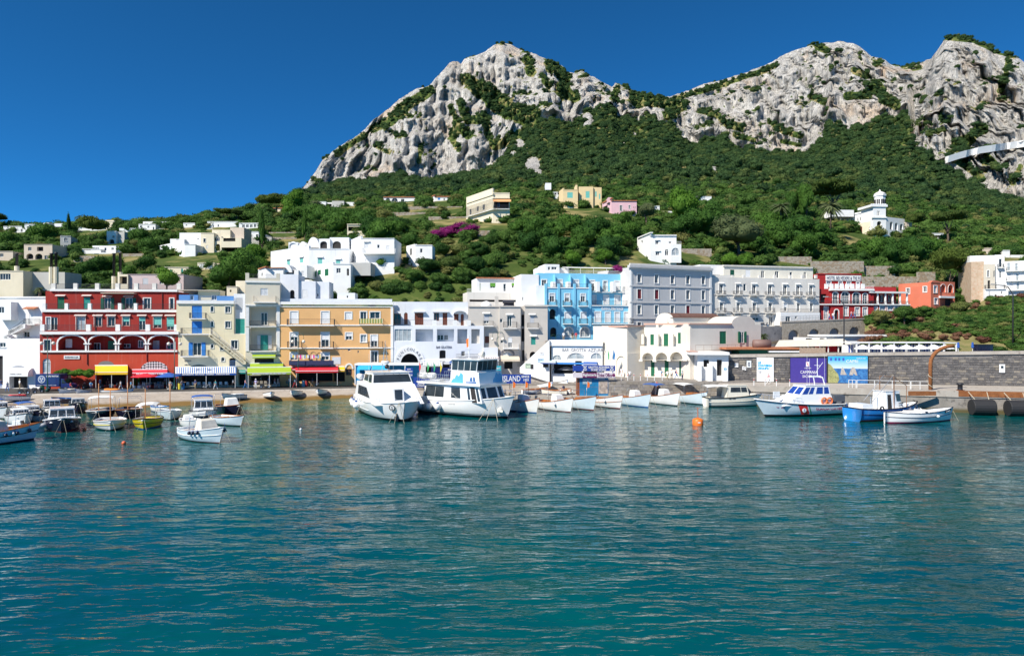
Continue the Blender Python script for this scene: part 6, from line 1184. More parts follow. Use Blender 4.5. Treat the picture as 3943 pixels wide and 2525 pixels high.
for i in range(4):pane(w2,'R',.04+i*.24,.04+i*.24+.22,.1,.92);pane(w2,'F',.03+i*.24,.03+i*.24+.22,.1,.92);pane(w2,'L',.04+i*.24,.04+i*.24+.22,.1,.92)
def wave(c,side,pts,mat):
 A_,B_,C_,D_=c[side];n=(B_-A_).cross(D_-A_).normalized();Q=lambda u,v:(A_*(1-u)+B_*u)*(1-v)+(D_*(1-u)+C_*u)*v+n*.03
 g=MB();g.prism([Q(*p)for p in pts],-n*.025);g.build('wave_emblem',mat,c['o'],False,True)
wave(u_,'R',[(.02,.05),(.45,.05),(.45,.75),(.40,.88),(.36,.92),(.33,.7),(.28,.6),(.25,.75),(.2,.68),(.16,.4),(.1,.38),(.06,.2)],ABL2);
wave(u_,'F',[(.55,.08),(.98,.08),(.98,.6),(.9,.85),(.82,.7),(.74,.9),(.66,.5),(.6,.4)],ABL2)
pn=pane(u_,'R',.53,.93,.04,.78,WHITEP,'name_panel',d=.06)
A_,B_,C_,D_=u_['R'];n_=(B_-A_).cross(D_-A_).normalized();Q=lambda u,v:(A_*(1-u)+B_*u)*(1-v)+(D_*(1-u)+C_*u)*v+n_*.075
for pts in([(.55,.08),(.91,.08),(.91,.22),(.55,.18)],[(.68,.24),(.78,.24),(.77,.55),(.74,.62),(.71,.5)],[(.80,.24),(.88,.24),(.87,.55),(.84,.66),(.81,.55)]):g=MB();g.prism([Q(*p)for p in pts],-n_*.01);g.build('rock_emblem',ABL,pn,False,True)
q1,q2=h.pt(.42,-1,.8),h.pt(.50,-1,.8);arttext(o,'VG 3905',q1,q2,.32,BLK,(0,-1,.1))
for t in(.0,.08,.2,.31):q=h.pt(t+.01,-1,.86);fender(o,(q.x,q.y-.4,q.z-.55),.5,GEL,1.05)
g=MB()
for i in range(15):x=.8+i*.46;g.bar((x,-2.85,4.5),(x,-2.85,5.6),.025);g.bar((x,2.85,4.5),(x,2.85,5.6),.025)
for y in(-2.85,2.85):
 for z in(5.05,5.6):g.bar((.8,y,z),(7.5,y,z),.03)
g.build('upper_rail',STEEL,o,False,True)
g=MB();g.lathe([(.1,-.8),(.45,-.65),(.48,0),(.45,.65),(.1,.8)],(1.6,-2.3,5.3),12,0,'x');g.lathe([(.1,-.8),(.45,-.65),(.48,0),(.45,.65),(.1,.8)],(3.4,-2.3,5.3),12,0,'x');g.build('life_raft_canister',GEL,o,True,True)
g=MB();g.box(1.4,7.6,-2.5,2.5,7.45,7.55);g.build('sun_deck_roof',WHITEP,o,False,True)
g=MB();g.lathe([(.45,.5),(.2,0),(.15,-.35)],(11.8,-.4,8.4),14,0,'x');g.build('loudspeaker',GEL2,o,True,True);g=MB();g.tube([(9,0,7.7),(9,0,11)],.06,6);g.bar((9,-.8,9),(9,.8,9),.03);g.build('mast',WHITEP,o,False,True);g=MB();g.quad((8.95,0,9.4),(8.5,.05,9.3),(8.45,0,10.4),(8.95,0,10.6));q=g.build('flag',ORANGE,o,False,True);q.modifiers.new('thick','SOLIDIFY').thickness=.02
for i,(x,c)in enumerate(((1.2,(.6,.05,.05)),(3,(.05,.35,.12)),(4.4,(.03,.3,.15)),(5.8,(.6,.5,.05)))):g=MB();g.bar((x,-2.85,5.6),(x,-2.85,7.3),.015);g.prism([(x,-2.85,7.2),(x+.35,-2.85,6.6),(x+.1,-2.85,5.9),(x,-2.85,6.2)],(0,.03,0));g.build('flag',M('flag_%d'%i,c,.8),o,False,True)
p=h.pt(.93,-1,.5);g=MB();g.lathe([(.3,-.2),(.42,.2)],p+Vector((0,-.3,0)),10,0,'y');g.box(p.x-.1,p.x+.9,p.y-.62,p.y-.4,p.z-.15,p.z+.12);g.build('anchor',GEL2,o,False,True)
g=MB();p=h.pt(.86,-1)
for d_ in(Vector((-1.2,-2.8,-3.6)),Vector((.4,-2.4,-3.5)),Vector((2.6,-1.8,-3.4))):g.tube([p,p+d_],.03,4)
g.build('mooring_line',ROPE,o,False,True)
o=boat('patrol_boat','white coast guard patrol boat with red diagonal stripe and blue windows',2950,1603,196,'boat');L=13.6;stem_at(o,L-1.9)
h=Hull(o,L,4.,1.55,1.45,2.45,.92,.5,2.1,2.6,.45,PALEH,KBOT,GEL,GEL,wl=.3,dz=-.1,n=26,rr=.07,rub=.42,top=None)
g=MB();g.tube([h.pt(t,1)+Vector((0,.03,-.1))for t in[i/18 for i in range(19)]],.05,5);g.tube([h.pt(t,-1)+Vector((0,-.03,-.1))for t in[i/18 for i in range(19)]],.05,5);g.build('fender_strip',NAVY,o,True,True)
def hullpatch(h,t0,t1,k0,k1,sk,mat,name,side=1,n=6,d=.025):
 g=MB();rows=[]
 for i in range(n+1):
  a=t0+(t1-t0)*i/n;row=[]
  for j in range(n+1):kk=k0+(k1-k0)*j/n;p=h.pt(a+sk*(j/n),side,kk);row.append(p+Vector((0,side*d,0)))
  rows.append(row)
 for i in range(n):
  for j in range(n):g.quad(rows[i][j],rows[i+1][j],rows[i+1][j+1],rows[i][j+1])
 return g.build(name,mat,o,True,True)
hullpatch(h,.46,.56,.34,.97,.04,M('guard_red',(.62,.03,.03),.4),'red_stripe');hullpatch(h,.43,.445,.34,.97,.04,M('guard_green',(.02,.25,.12),.4),'green_stripe')
c=h.pt(.53,1,.66)+Vector((0,.06,0));g=MB();g.lathe([(.3,-.03),(.3,.02)],c,18,ax='y');e_=g.build('emblem',WHITEP,o,False,True);g=MB();g.box(c.x-.025,c.x+.025,c.y+.02,c.y+.04,c.z-.2,c.z+.2);g.box(c.x-.1,c.x+.1,c.y+.02,c.y+.04,c.z+.08,c.z+.12);g.tube([(c.x-.15,c.y+.03,c.z-.08),(c.x,c.y+.03,c.z-.2),(c.x+.15,c.y+.03,c.z-.08)],.025,4);g.build('emblem_anchor',ABL,e_,False,True)
arttext(o,'CP 858',h.pt(.83,1,.72)+Vector((0,.05,0)),h.pt(.74,1,.72)+Vector((0,.05,0)),.34,MAR,(0,1,.1));arttext(o,'GUARDIA COSTIERA',h.pt(.39,1,.66)+Vector((0,.05,0)),h.pt(.04,1,.66)+Vector((0,.04,0)),.36,MAR,(0,1,.1))
k=cab(o,'superstructure',GEL,2.2,10.3,1.75,1.5,1.5,2.75,2.4,.1);w2=cab(o,'wheelhouse',GEL,2.4,7.6,1.5,1.25,2.7,4.1,1.3,.15,GEL,.12);BG=M('blue_glass',(.02,.06,.30),.08,.2)
for s_,fl in(('L',1),('R',0)):
 for a,b,sk in((.05,.22,.0),(.27,.50,0.),(.60,.74,.0),(.78,.95,0)):
  if fl:pane(w2,s_,1-b,1-a,.22,.86,BG)
  else:pane(w2,s_,a,b,.22,.86,BG)
pane(w2,'F',.06,.46,.2,.86,BG);pane(w2,'F',.54,.94,.2,.86,BG)
g=MB();g.tube([(3.,1.,4.1),(3.3,.9,5.2),(3.3,-.9,5.2),(3.,-1.,4.1)],.08,6);g.box(3.0,4.6,-.25,.25,5.2,5.4);g.tube([(3.4,0,5.2),(3.4,0,7.8)],.05,6);g.bar((3.4,-.6,6.8),(3.4,.6,6.8),.03);g.tube([(3.4,0,6.2),(2.5,0,7.2)],.03,5);g.build('mast',GEL,o,False,True)
for x,y,hh_ in((5.6,.6,4.2),(2.8,.7,4.),(4.2,-.6,3.6)):g=MB();g.bar((x,y,4.1),(x,y,4.1+hh_),.014);g.build('aerial',WHITEP,o,False,True)
for x in(2.9,3.8):
 g=MB();n=14;P=[(x+.42*math.cos(2*math.pi*i/n),1.82,2.05+.42*math.sin(2*math.pi*i/n))for i in range(n+1)];g.tube(P,.11,7);g.build('life_ring',M('life_ring_orange',(.70,.16,.04),.6),o,True,True)
rails(o,h,.55,.97,.75,9);g=MB();g.box(9.9,10.9,.4,.5,2.5,3.4);g.build('emblem_board',WHITEP,o,False,True);g=MB();g.box(.2,.3,-1.6,1.6,1.5,2.7);g.box(.2,2.,1.55,1.62,1.9,2.7);g.build('stern_panel',M('smoked_panel',(.10,.11,.13),.3),o,False,True)
fender(o,(h.pt(.02,1,.7).x,h.pt(.02,1,.7).y+.25,.9),.32)
o=boat('cabin_cruiser','cream cabin cruiser with white canopy and black rubbing band',2948,1552,6,'boat',Y=105.8);L=10.2;stem_at(o,L-.6)
h=Hull(o,L,3.,1.35,1.25,2.25,.9,.5,.9,2.8,.4,GEL2,KBOT,GEL2,RUBB,wl=.2,n=22,rr=.09,strake=GEL2);k=cab(o,'wheelhouse',GEL2,2.9,6.6,1.2,1.05,1.2,3.15,.5,.3,GEL2,.15)
for s_ in 'RL':pane(k,s_,.12 if s_=='R' else.38,.62 if s_=='R' else.88,.52,.9);pane(k,s_,.65 if s_=='R' else.06,.94 if s_=='R' else.35,.52,.9)
pane(k,'F',.06,.94,.5,.9);cab(o,'foredeck',GEL2,6.3,8.6,1.,.7,1.3,1.95,.9);bimini(o,-.3,3.,1.25,1.2,3.1);arttext(o,'NA 1204',h.pt(.3,-1,.85)+Vector((0,-.04,0)),h.pt(.4,-1,.85)+Vector((0,-.04,0)),.18,BLK,(0,-1,.1));lines_down(o,h)
o=boat('fishing_boat','bright blue fishing boat with white wheelhouse and rusty gantry',3520,1606,20,'boat',Y=92);L=11.5;stem_at(o,L-.6)
h=Hull(o,L,3.8,1.7,1.25,2.1,.82,.5,.9,2.5,.35,BLU,PBOT,GEL,RUBB,wl=.25,n=22,rr=.08,strake=NAVY,dz=-.15);k=cab(o,'wheelhouse',GEL,4.6,7.6,1.15,1.0,1.1,3.7,.55,.1,GEL,.12)
pane(k,'R',.10,.34,.08,.85,DARK,'doorway');pane(k,'R',.68,.97,.5,.88);pane(k,'F',.08,.92,.5,.9);arttext(o,'S.MARIA',(6.7,-1.18,2.05),(7.5,-1.18,2.05),.22,BLK,(0,-1,0));arttext(o,'DELLA LIBERA',(6.7,-1.2,1.75),(7.5,-1.2,1.75),.14,BLK,(0,-1,0))
g=MB();g.tube([(6.0,-1.1,1.2),(6.0,-1.1,5.6),(6.,1.1,5.6),(6.,1.1,1.2)],.07,6);g.tube([(6,-1.1,5.6),(8.2,-1.1,4.4),(8.2,-1.1,1.6)],.05,5)
g.build('gantry',M('rusty_pipe',(.22,.12,.07),.7,.3),o,False,True);g=MB()
for y in(-1.,.4):g.tube([(5.9,y,5.7),(2.4,y,2.5)],.04,5)
g.build('boom',STEEL,o,False,True);cab(o,'foredeck',GEL,7.4,9.8,1.2,.8,1.3,2.0,.9);cab(o,'aft_locker',GEL,.6,2.6,1.2,1.1,1.3,2.2,.3);fender(o,(9.8,-1.4,.9),.3)
for y in(-1.,0):g=MB();g.bar((3.2,y,1.5),(3.2,y,3.0),.07);g.build('bollard_post',STEEL,o,False,True)
g=MB();n=12;g.tube([(3.2+.3*math.cos(2*math.pi*i/n),-1.75,1.6+.3*math.sin(2*math.pi*i/n))for i in range(n+1)],.1,6);g.build('tyre',RUBB,o,True,True)
o=boat('double_ender','white double-ended motor launch with maroon bottom beside the blue boat',3658,1612,14,'boat',Y=88.5);L=10.6;stem_at(o,L-.5)
h=Hull(o,L,2.7,1.45,.95,1.75,.12,.4,.6,2.3,.3,GEL,MAR,GEL,NAVY,wl=.2,n=22,strake=NAVY,dz=-.12);cab(o,'engine_box',GEL,3.2,5.,.6,.5,.8,1.5,.2);k=cab(o,'cuddy',GEL,5.,6.6,.8,.6,.9,1.6,.5);pane(k,'R',.4,.7,.3,.7)
g=MB();n=12;g.tube([(5.1,.35*math.cos(2*math.pi*i/n)-.2,1.5+.35*math.sin(2*math.pi*i/n))for i in range(n+1)],.025,5);g.bar((5.1,-.2,1.15),(5.1,-.2,1.85),.02);g.bar((5.1,-.55,1.5),(5.1,.15,1.5),.02);g.build('steering_wheel',STEEL,o,False,True)
hullpatch(h,.80,.95,.80,.95,0,NAVY,'name_band',-1);arttext(o,'LE SIRENE',h.pt(.82,-1,.84)+Vector((0,-.07,0)),h.pt(.92,-1,.84)+Vector((0,-.07,0)),.12,WHITEP,(0,-1,.1));fender(o,(6.7,-1.5,.85),.2,GEL,1.);lines_down(o,h)
def buoy(label,px,py,r,big=False):
 Y=yz(py,0);o=thing('mooring_buoy',label,'buoy',(gx(px,Y),Y,0));g=MB()
 if big:
  g.lathe([(.02,-.5),(.62,-.45),(.66,0),(.66,.62),(.58,.72),(.25,.86),(.05,.9)],(0,0,0),18);g.build('float',ORANGE,o,True,True);g=MB();g.tube([(0,0,.85),(0,0,2.1)],.05,6);g.bar((-.3,0,2.1),(.3,0,2.1),.03);g.build('ring_post',M('buoy_post',(.5,.12,.04)),o,False,True);g=MB();g.box(-.16,.16,-.672,-.65,.3,.42);g.build('plate',WHITEP,o,False,True)
 else:g.ball((0,0,r*.35),r,0,12);g.build('float',M('small_buoy_orange',(.68,.12,.04),.4),o,True,True);g=MB();g.tube([(0,0,r*1.3),(0,0,r*1.6)],.03,5);g.build('eye',STEEL,o,False,True)
buoy('big orange drum buoy with a ring post',2687,1635,.66,True);buoy('small orange ball buoy in open water at left',477,1708,.22);buoy('small red ball buoy near the navy motorboat',325,1655,.2)
o=thing('float_marker','tiny white float drifting in the green shallows','float',(gx(1158,80),yz(1655,0),0));g=MB();g.ball((0,0,.08),.15);g.build('float',WHITEP,o,True,True);g=MB();g.tube([(0,0,.2),(0,0,.3)],.03,5);g.build('eye',STEEL,o,False,True);o.location.x=gx(1158,o.location.y)
# --- street furniture, signs, awnings, vehicles, people
ORD=['first','second','third','fourth','fifth','sixth','seventh','eighth','ninth']
def gp(px,py,z):Y=yz(py,z);return Vector((gx(px,Y),Y,z))
CW=M('white_canvas',(.78,.78,.76),.8)
def awning(name,label,K,x0,x1,yt,yb,yv,off0,off1,mats,f,txt=None,tcol=None,stripes=0,group=None,poles=True):
 """sloping awning from the wall (off0) out to off1 (negative = towards the water), with a lettered valance"""
 u0,zt=f.uz(x0,yt,off0);u1,_=f.uz(x1,yt,off0);w0,zb=f.uz(x0,yb,off1);w1,_=f.uz(x1,yb,off1);zv=f.uz(x0,yv,off1)[1]
 o=thing(name,label,'awning',f.W((u0+u1)/2,off1,f.uz(x0,yb,off1)[1]-2.2),0,group);n=stripes or 8;g=MB()
 for i in range(n):
  a,b=i/n,(i+1)/n;g.quad(f.W(w0+(w1-w0)*a,off1,zb),f.W(w0+(w1-w0)*b,off1,zb),f.W(u0+(u1-u0)*b,off0,zt),f.W(u0+(u1-u0)*a,off0,zt),i%2 if stripes else 0)
 g.build('canopy',mats[:2]if stripes else mats[0],o)
 g=MB();g.box(w0,w1,off1-.03,off1,zv,zb,0,f.tf());v=g.build('valance',mats[-1],o);g=MB();g.box(w0,w1,off1-.06,off1+.06,zb-.03,zb+.06,0,f.tf());g.box(u0,u1,off0-.12,off0,zt-.05,zt+.12,0,f.tf());g.build('frame_bar',WHITEM,o)
 if poles:
  g=MB()
  for t in(0.02,.5,.98):u=w0+(w1-w0)*t;g.bar(f.W(u,off1+.05,zv-.1),f.W(u,off1+.05,zv-2.3),.04)
  g.build('pole',WHITEM,o)
 if txt:text_on(v,txt,f.W((w0+w1)/2,off1-.03,(zv+zb)/2),f.e,(zb-zv)*.62,(w1-w0)*.78,tcol or WHITEP,n=-f.n,bold=.01)
 return o
FRD,FCR,FTL,FOR=Fc(KA,472,120,2112,122.5),Fc(KB,245,122.5,1060,124.5),Fc(KB,1062,124,1472,125.5),Fc(KC,-530,125.5,812,127.5)
C_=lambda n,c:M(n,c,.85,.05)
YLW,RDC,LIM,BLW,TLC=C_('yellow_canvas',(.80,.47,.015)),C_('red_canvas',(.55,.012,.03)),C_('lime_canvas',(.30,.42,.025)),C_('royal_blue_canvas',(.02,.09,.36)),C_('teal_canvas',(.02,.28,.26))
awning('shop_awning','plain yellow awning on the red building beside the vine',KA,1128,1515,1100,1180,1208,0,-2.2,[YLW],FRD)
awning('sushi_awning','red awning with white fish-bar lettering at the right end of the red building',KA,1570,1985,1150,1188,1210,0,-2.6,[RDC],FRD,'SUSHI  FISH LAB')
awning('striped_awning','blue and white striped restaurant awning with blue lettered valance',KB,232,955,1122,1195,1220,-.2,-3.6,[CW,M('stripe_blue',(.03,.12,.38),.85),BLW],FCR,'RISTORANTE · SEA FOOD · PIZZERIA · AMERICAN BAR',stripes=56)
awning('teal_awning','small teal shop awning between striped and lime awnings',KB,978,1066,1150,1175,1196,0,-1.4,[TLC],FCR,poles=False)
awning('lime_awning','large lime green awning, lowest of the three',KB,1085,1605,1125,1190,1212,-2.2,-4.6,[LIM],FTL,'RISTORANTE PIZZERIA BAR GELATERIA PIZZA');awning('lime_awning','lime green awning, middle of the three',KB,1118,1510,1075,1120,1128,0,-2.2,[LIM],FTL,poles=False);awning('lime_awning','short lime green awning over the upper window of the ivory house',KB,1145,1418,962,1000,1014,0,-.9,[LIM],FTL,poles=False)
awning('red_awning','wide red restaurant awning under the orange building',KC,-345,160,1105,1165,1185,0,-3.4,[RDC],FOR);awning('yellow_awning','small scalloped yellow awning right of the red one',KC,125,238,1112,1155,1170,0,-1.4,[YLW],FOR,poles=False);awning('red_awning','narrow dark red awning between lime and red awnings',KC,-430,-345,1120,1150,1160,0,-2.4,[RDC],FOR,poles=False)
def parasol(label,px,py,z,r=1.6,h=2.7,mat=CW,closed=False,name='parasol',group=None):
 p=gp(px,py,z);o=thing(name,label,'parasol',p,0,group);g=MB()
 if closed:g.lathe([(.05,1.2),(.22,1.3),(.14,2.2),(.03,h)],(0,0,0),8)
 else:g.lathe([(r,h-.75),(r,h-.68),(r*.55,h-.35),(.04,h)],(0,0,0),8)
 g.build('canopy',mat,o,False,True);g=MB();g.bar((0,0,0),(0,0,h),.04);g.lathe([(.3,0),(.3,.08)],(0,0,0),10);g.build('pole',WHITEM,o,False,True);return o
parasol('dark red parasol in front of the fish bar',565,1497,Z0,2.6,2.9,RDC);parasol('royal blue parasol beside the striped awning',650,1497,Z0,2.2,2.9,BLW)
GREYC=C_('grey_canvas',(.32,.33,.36));parasol('grey parasol on the plaza below the ramp',2105,1465,1.95,1.9,2.9,GREYC);parasol('grey parasol on the plaza left of the ticket booth',2182,1466,1.95,1.9,2.9,GREYC);parasol('white parasol behind the two grey ones',2125,1455,1.95,1.6,2.9,CW)
def lamp(label,px,py,z,h=8,sp=1.,group='green lamp posts with white globes'):
 p=gp(px,py,z);o=thing('lamp_post',label,'lamp post',p,0,group);gm=M('lamp_green',(.01,.07,.05),.4);g=MB();g.lathe([(.28,0),(.26,.4),(.14,.6),(.1,1.4),(.07,2.4),(.05,h)],(0,0,0),10);g.build('post',gm,o,True,True)
 for sg in(1,-1):
  g=MB();g.tube([(0,0,h-.2)]+[(sg*(sp*.5-sp*.5*math.cos(a)),0,h-.2+.6*math.sin(a))for a in(.6,1.2,1.8,2.5,3.14)]+[(sg*sp,0,h-.75)],.035,6);g.build('arm',gm,o,True,True);g=MB();g.ball((sg*sp,0,h-1.05),.3,0,12);g.build('globe',M('opal_globe',(.75,.70,.60),.25),o,True,True)
for a in(('green lamp post in front of the pharmacy',183,1508,Z0,9.2),('green lamp post between the red and yellow houses',672,1500,Z0,9.0),('green lamp post before the orange building',1148,1490,Z0,9.3),('green lamp post before the arched funicular entrance',1545,1464,1.95,8.8),('green lamp post left of the greige house',1917,1466,1.95,9),('green lamp post beside the plaza parasols',2140,1464,1.95,8.4)):lamp(*a)
def streetlight(label,px,py,z,ptop,reach):
 Y=yz(py,z)if py>1290 else 118;Y=min(Y,125);p=Vector((gx(px,Y),Y,z));hh_=gz(ptop,Y)-z;o=thing('street_light',label,'street light',p,0,'tall arched street lights');g=MB();g.tube([(0,0,0),(0,0,hh_*.86),(reach*.3,0,hh_*.97),(reach,0,hh_)],[.14,.1,.08,.06],8);g.build('mast',M('dark_mast',(.04,.04,.045),.5),o,True,True);g=MB();g.box(reach-.1*np.sign(reach),reach+.8*np.sign(reach),-.12,.12,hh_-.05,hh_+.12);g.build('lamp_head',M('lamp_head',(.3,.3,.3),.4),o,False,True);g=MB();g.box(-.3,.3,-.3,.3,0,1.1);g.build('base',WHITEP,o,False,True)
streetlight('tall dark street light in front of the harbour office gable',2830,1352,7.4,1197,-2.2);streetlight('tall dark street light above the blue sea poster',3250,1355,7.4,1143,-3);streetlight('tall curved street light on a white box at far right',3900,1340,7.4,1095,-3.2)
# --- people
def person_mesh(pose,rnd=0):
 J={'pel':(0,0,.92),'sp':(0,0,1.12),'ch':(0,-.01,1.33),'nk':(0,.0,1.47),'h0':(0,-.02,1.55),'h1':(0,-.02,1.66)}
 for s_,n in((-1,'l'),(1,'r')):
  J['sh'+n]=(s_*.18,0,1.40);J['el'+n]=(s_*.24,.03,1.13);J['wr'+n]=(s_*.25,-.07,.90);J['hn'+n]=(s_*.25,-.10,.80);J['th'+n]=(s_*.22,-.15,.84)
  J['hi'+n]=(s_*.10,0,.86);J['kn'+n]=(s_*.11,-.03,.47);J['an'+n]=(s_*.11,.03,.08);J['to'+n]=(s_*.12,-.14,.035)
  if pose=='walk':k=s_*.22;J['kn'+n]=(s_*.10,-k*.8-.05,.48);J['an'+n]=(s_*.10,-k*1.5+.06,.1);J['to'+n]=(s_*.10,-k*1.5-.1,.05);J['el'+n]=(s_*.23,k*.8,1.14);J['wr'+n]=(s_*.22,k*.9-.15,.95);J['hn'+n]=(s_*.22,k*.9-.22,.88);J['th'+n]=(s_*.19,k*.9-.24,.93)
  if pose=='sit':J['kn'+n]=(s_*.13,-.42,.90);J['an'+n]=(s_*.13,-.40,.48);J['to'+n]=(s_*.13,-.56,.44);J['el'+n]=(s_*.22,-.12,1.15);J['wr'+n]=(s_*.16,-.34,1.02);J['hn'+n]=(s_*.12,-.42,1.0);J['th'+n]=(s_*.09,-.40,1.04)
  if pose=='reach' and s_>0:J['el'+n]=(.34,-.22,1.28);J['wr'+n]=(.40,-.45,1.30);J['hn'+n]=(.42,-.54,1.31);J['th'+n]=(.38,-.50,1.35)
 E=[('pel','sp'),('sp','ch'),('ch','nk'),('nk','h0'),('h0','h1')]
 for n in 'lr':E+=[('ch','sh'+n),('sh'+n,'el'+n),('el'+n,'wr'+n),('wr'+n,'hn'+n),('wr'+n,'th'+n),('pel','hi'+n),('hi'+n,'kn'+n),('kn'+n,'an'+n),('an'+n,'to'+n)]
 Rd={'pel':.135,'sp':.125,'ch':.15,'nk':.055,'h0':.085,'h1':.09,'sh':.065,'el':.045,'wr':.032,'hn':.03,'th':.012,'hi':.095,'kn':.062,'an':.042,'to':.038}
 names=list(J);me=bpy.data.meshes.new('person');me.from_pydata([J[n]for n in names],[(names.index(a),names.index(b))for a,b in E],[])
 o=bpy.data.objects.new('person',me);COL.objects.link(o);md=o.modifiers.new('s','SKIN');sv=me.skin_vertices[0].data
 for i,n in enumerate(names):r_=Rd.get(n,Rd.get(n[:2]));sv[i].radius=(r_*(1.15 if n in('pel','sp','ch')else 1),r_*(.75 if n in('pel','sp','ch')else 1));sv[i].use_root=n=='pel'
 o.modifiers.new('u','SUBSURF').levels=1;dg=bpy.context.evaluated_depsgraph_get();m2=bpy.data.meshes.new_from_object(o.evaluated_get(dg));bpy.data.objects.remove(o)
 reg={}
 for a,b in E:
  k=a+b;reg[(a,b)]=3 if b=='h1' else 0 if a in('nk',)or a.startswith(('el','wr'))else 2 if a.startswith(('hi','kn'))or b.startswith('hi')else 4 if a.startswith('an')else 1
 segs=[(Vector(J[a]),Vector(J[b]),reg[(a,b)])for a,b in E]
 for p in m2 .polygons:
  c=p.center;best=min(segs,key=lambda s_:((c-s_[0]-(s_[1]-s_[0])*min(max((c-s_[0]).dot(s_[1]-s_[0])/max((s_[1]-s_[0]).length_squared,1e-6),0),1)).length,0));k=best[2]
  if c.z>1.50 and k in(0,3):k=0 if(c.y<-.05 and c.z<1.66)else(3 if c.z>1.56 else 0)
  p.material_index=k;p.use_smooth=True
 return m2
PM={k:person_mesh(k)for k in('stand','walk','sit','reach')}
SKIN=M('skin',(.50,.30,.20),.6);HAIRD,HAIRL=M('dark_hair',(.03,.02,.015),.7),M('fair_hair',(.35,.25,.13),.7);SHOE=M('shoe_grey',(.15,.14,.14),.7)
CL={'white':(.75,.75,.75),'navy':(.03,.05,.14),'sky':(.15,.40,.62),'black':(.03,.03,.035),'khaki':(.38,.30,.18),'blue':(.06,.18,.48),'red':(.5,.04,.05),'green':(.03,.32,.25),'pink':(.62,.32,.34),'grey':(.3,.3,.32),'teal':(.05,.42,.44),'lilac':(.45,.40,.62)}
def cloth(c):return M('cloth_'+c,CL[c],.9)
def person(label,px,py,z,top,leg,pose='stand',rz=0,hair=HAIRD,hat=None,pack=None,sit_z=None,short=False):
 p=gp(px,py,z);o=thing('person',label,'person',p,R(rz));me=PM[pose].copy()
 for m_ in(SKIN,cloth(top),cloth(leg),hair,SHOE):me.materials.append(m_)
 b=bpy.data.objects.new('body',me);COL.objects.link(b);b.parent=o
 if pose=='sit':b.location.z=-.44+(sit_z or 0)
 if hat:g=MB();g.lathe([(.17,1.63),(.17,1.66),(.11,1.67),(.10,1.76),(.02,1.78)],(0,-.02,b.location.z),12);g.build('hat',cloth(hat),o,True,True)
 if pack:g=MB();g.box(-.16,.16,.1,.28,1.0,1.42);q=g.build('backpack',cloth(pack),o,False,True);q.modifiers.new('e','BEVEL').width=.05
 return o
for a in[('person in white shirt and jeans walking at the far left kerb',28,1508,Z0,'white','blue','walk',60),('person in white top and straw hat outside the arched shop',76,1497,Z0,'white','khaki','stand',150,HAIRL,'khaki'),('person in navy standing in the shade at the left edge',4,1497,Z0,'navy','blue','stand',20),('person in lilac shirt standing under the red fish-bar awning',636,1489,Z0,'lilac','khaki','walk',-60),('seated person in pale shirt at a fish-bar table',609,1490,Z0,'sky','black','sit',-90),('person in pale blue shirt sitting on a scooter under the yellow awning',350,1496,Z0+.4,'sky','navy','sit',40),('person in dark clothes outside the yellow-awning shop',415,1492,Z0,'black','black','stand',10),('person in sky-blue top standing by the shop under the yellow awning',385,1495,Z0,'sky','blue','walk',70),('person in dark grey top leaning over the bins',700,1500,Z0,'grey','black','reach',80),('person in navy vest and shorts standing before the striped awning',752,1497,Z0,'navy','khaki','stand',-20),('person in white shirt striding past the end of the striped awning',897,1494,Z0,'white','black','walk',90),('person in sky-blue shirt standing in the dark doorway under the teal awning',930,1487,Z0,'sky','navy','stand',0),('person in white leaning over a table under the lime awning',1006,1484,Z0,'white','black','reach',60),('person in blue shirt under the lime awning',1036,1487,Z0,'blue','blue','stand',30),('person in pink top pulling a suitcase under the lime awning',1058,1490,Z0,'pink','white','walk',80,HAIRL),('person in white shorts walking right under the lime awning',1070,1489,Z0,'white','white','walk',85),('person in green trousers at the right end of the lime awning',1115,1488,Z0,'white','green','stand',0),('person in navy top walking before the red awning',1203,1489,Z0,'navy','khaki','walk',-80),('seated person in black at the red-awning tables',1226,1486,Z0,'black','white','sit',-60),('waiter in white shirt under the red awning',1274,1478,Z0,'white','navy','reach',20),('person in white uniform standing in the green office doorway',2393,1452,3.25,'white','white','stand',0),('person in sky-blue polo leaning on a trolley outside the office',2548,1462,3.25,'sky','grey','reach',60,HAIRL),('person in white top resting by the trolley',2586,1460,3.25,'white','black','stand',-40),('person in pink shirt with dark backpack near the third green door',2605,1460,3.25,'pink','blue','walk',70,HAIRL,None,'navy'),('officer in white cap and shirt with navy trousers',2627,1463,3.25,'white','navy','stand',40,HAIRD,'white'),('person in patterned grey top by the iron gate',2680,1458,3.25,'grey','grey','stand',0,HAIRL),('person in white shirt before the ticket hall, left of the pair',2697,1462,3.25,'white','blue','stand',30),('person in lilac top before the ticket hall, right of the pair',2708,1460,3.25,'lilac','grey','stand',-20),('person with dark ponytail and white top at the ticket hall counter',2744,1459,3.25,'white','red','stand',-70),('person in white with black backpack at the ticket booth',2290,1518,.8,'white','khaki','stand',180,HAIRD,None,'black'),('person in white skirt beside the backpacker at the booth',2308,1516,.8,'navy','white','stand',175),('person in long green dress on the quay',2424,1512,.8,'green','green','stand',90),('person in navy next to the green dress',2436,1512,.8,'navy','black','stand',-90),('person in white on the terrace edge above the green dress',2425,1463,3.25,'white','grey','stand',180),('person in grey T-shirt sitting on the quay, left of two',1944,1524,1.2,'grey','black','sit',10),('person in grey T-shirt sitting on the quay, right of two',1964,1525,1.2,'grey','khaki','sit',-10),('person in white aboard the launch with the wooden wheelhouse',2645,1500,1.3,'white','white','stand',60),('person in teal dress among the plaza cars',2132,1462,1.95,'teal','teal','stand',0,HAIRL),('person in white walking at the right end of the plaza cars',2197,1464,1.95,'white','white','walk',-50),('person in sky-blue shirt by the striped kiosk roof',1668,1450,1.95,'sky','navy','stand',0)]:person(*a)
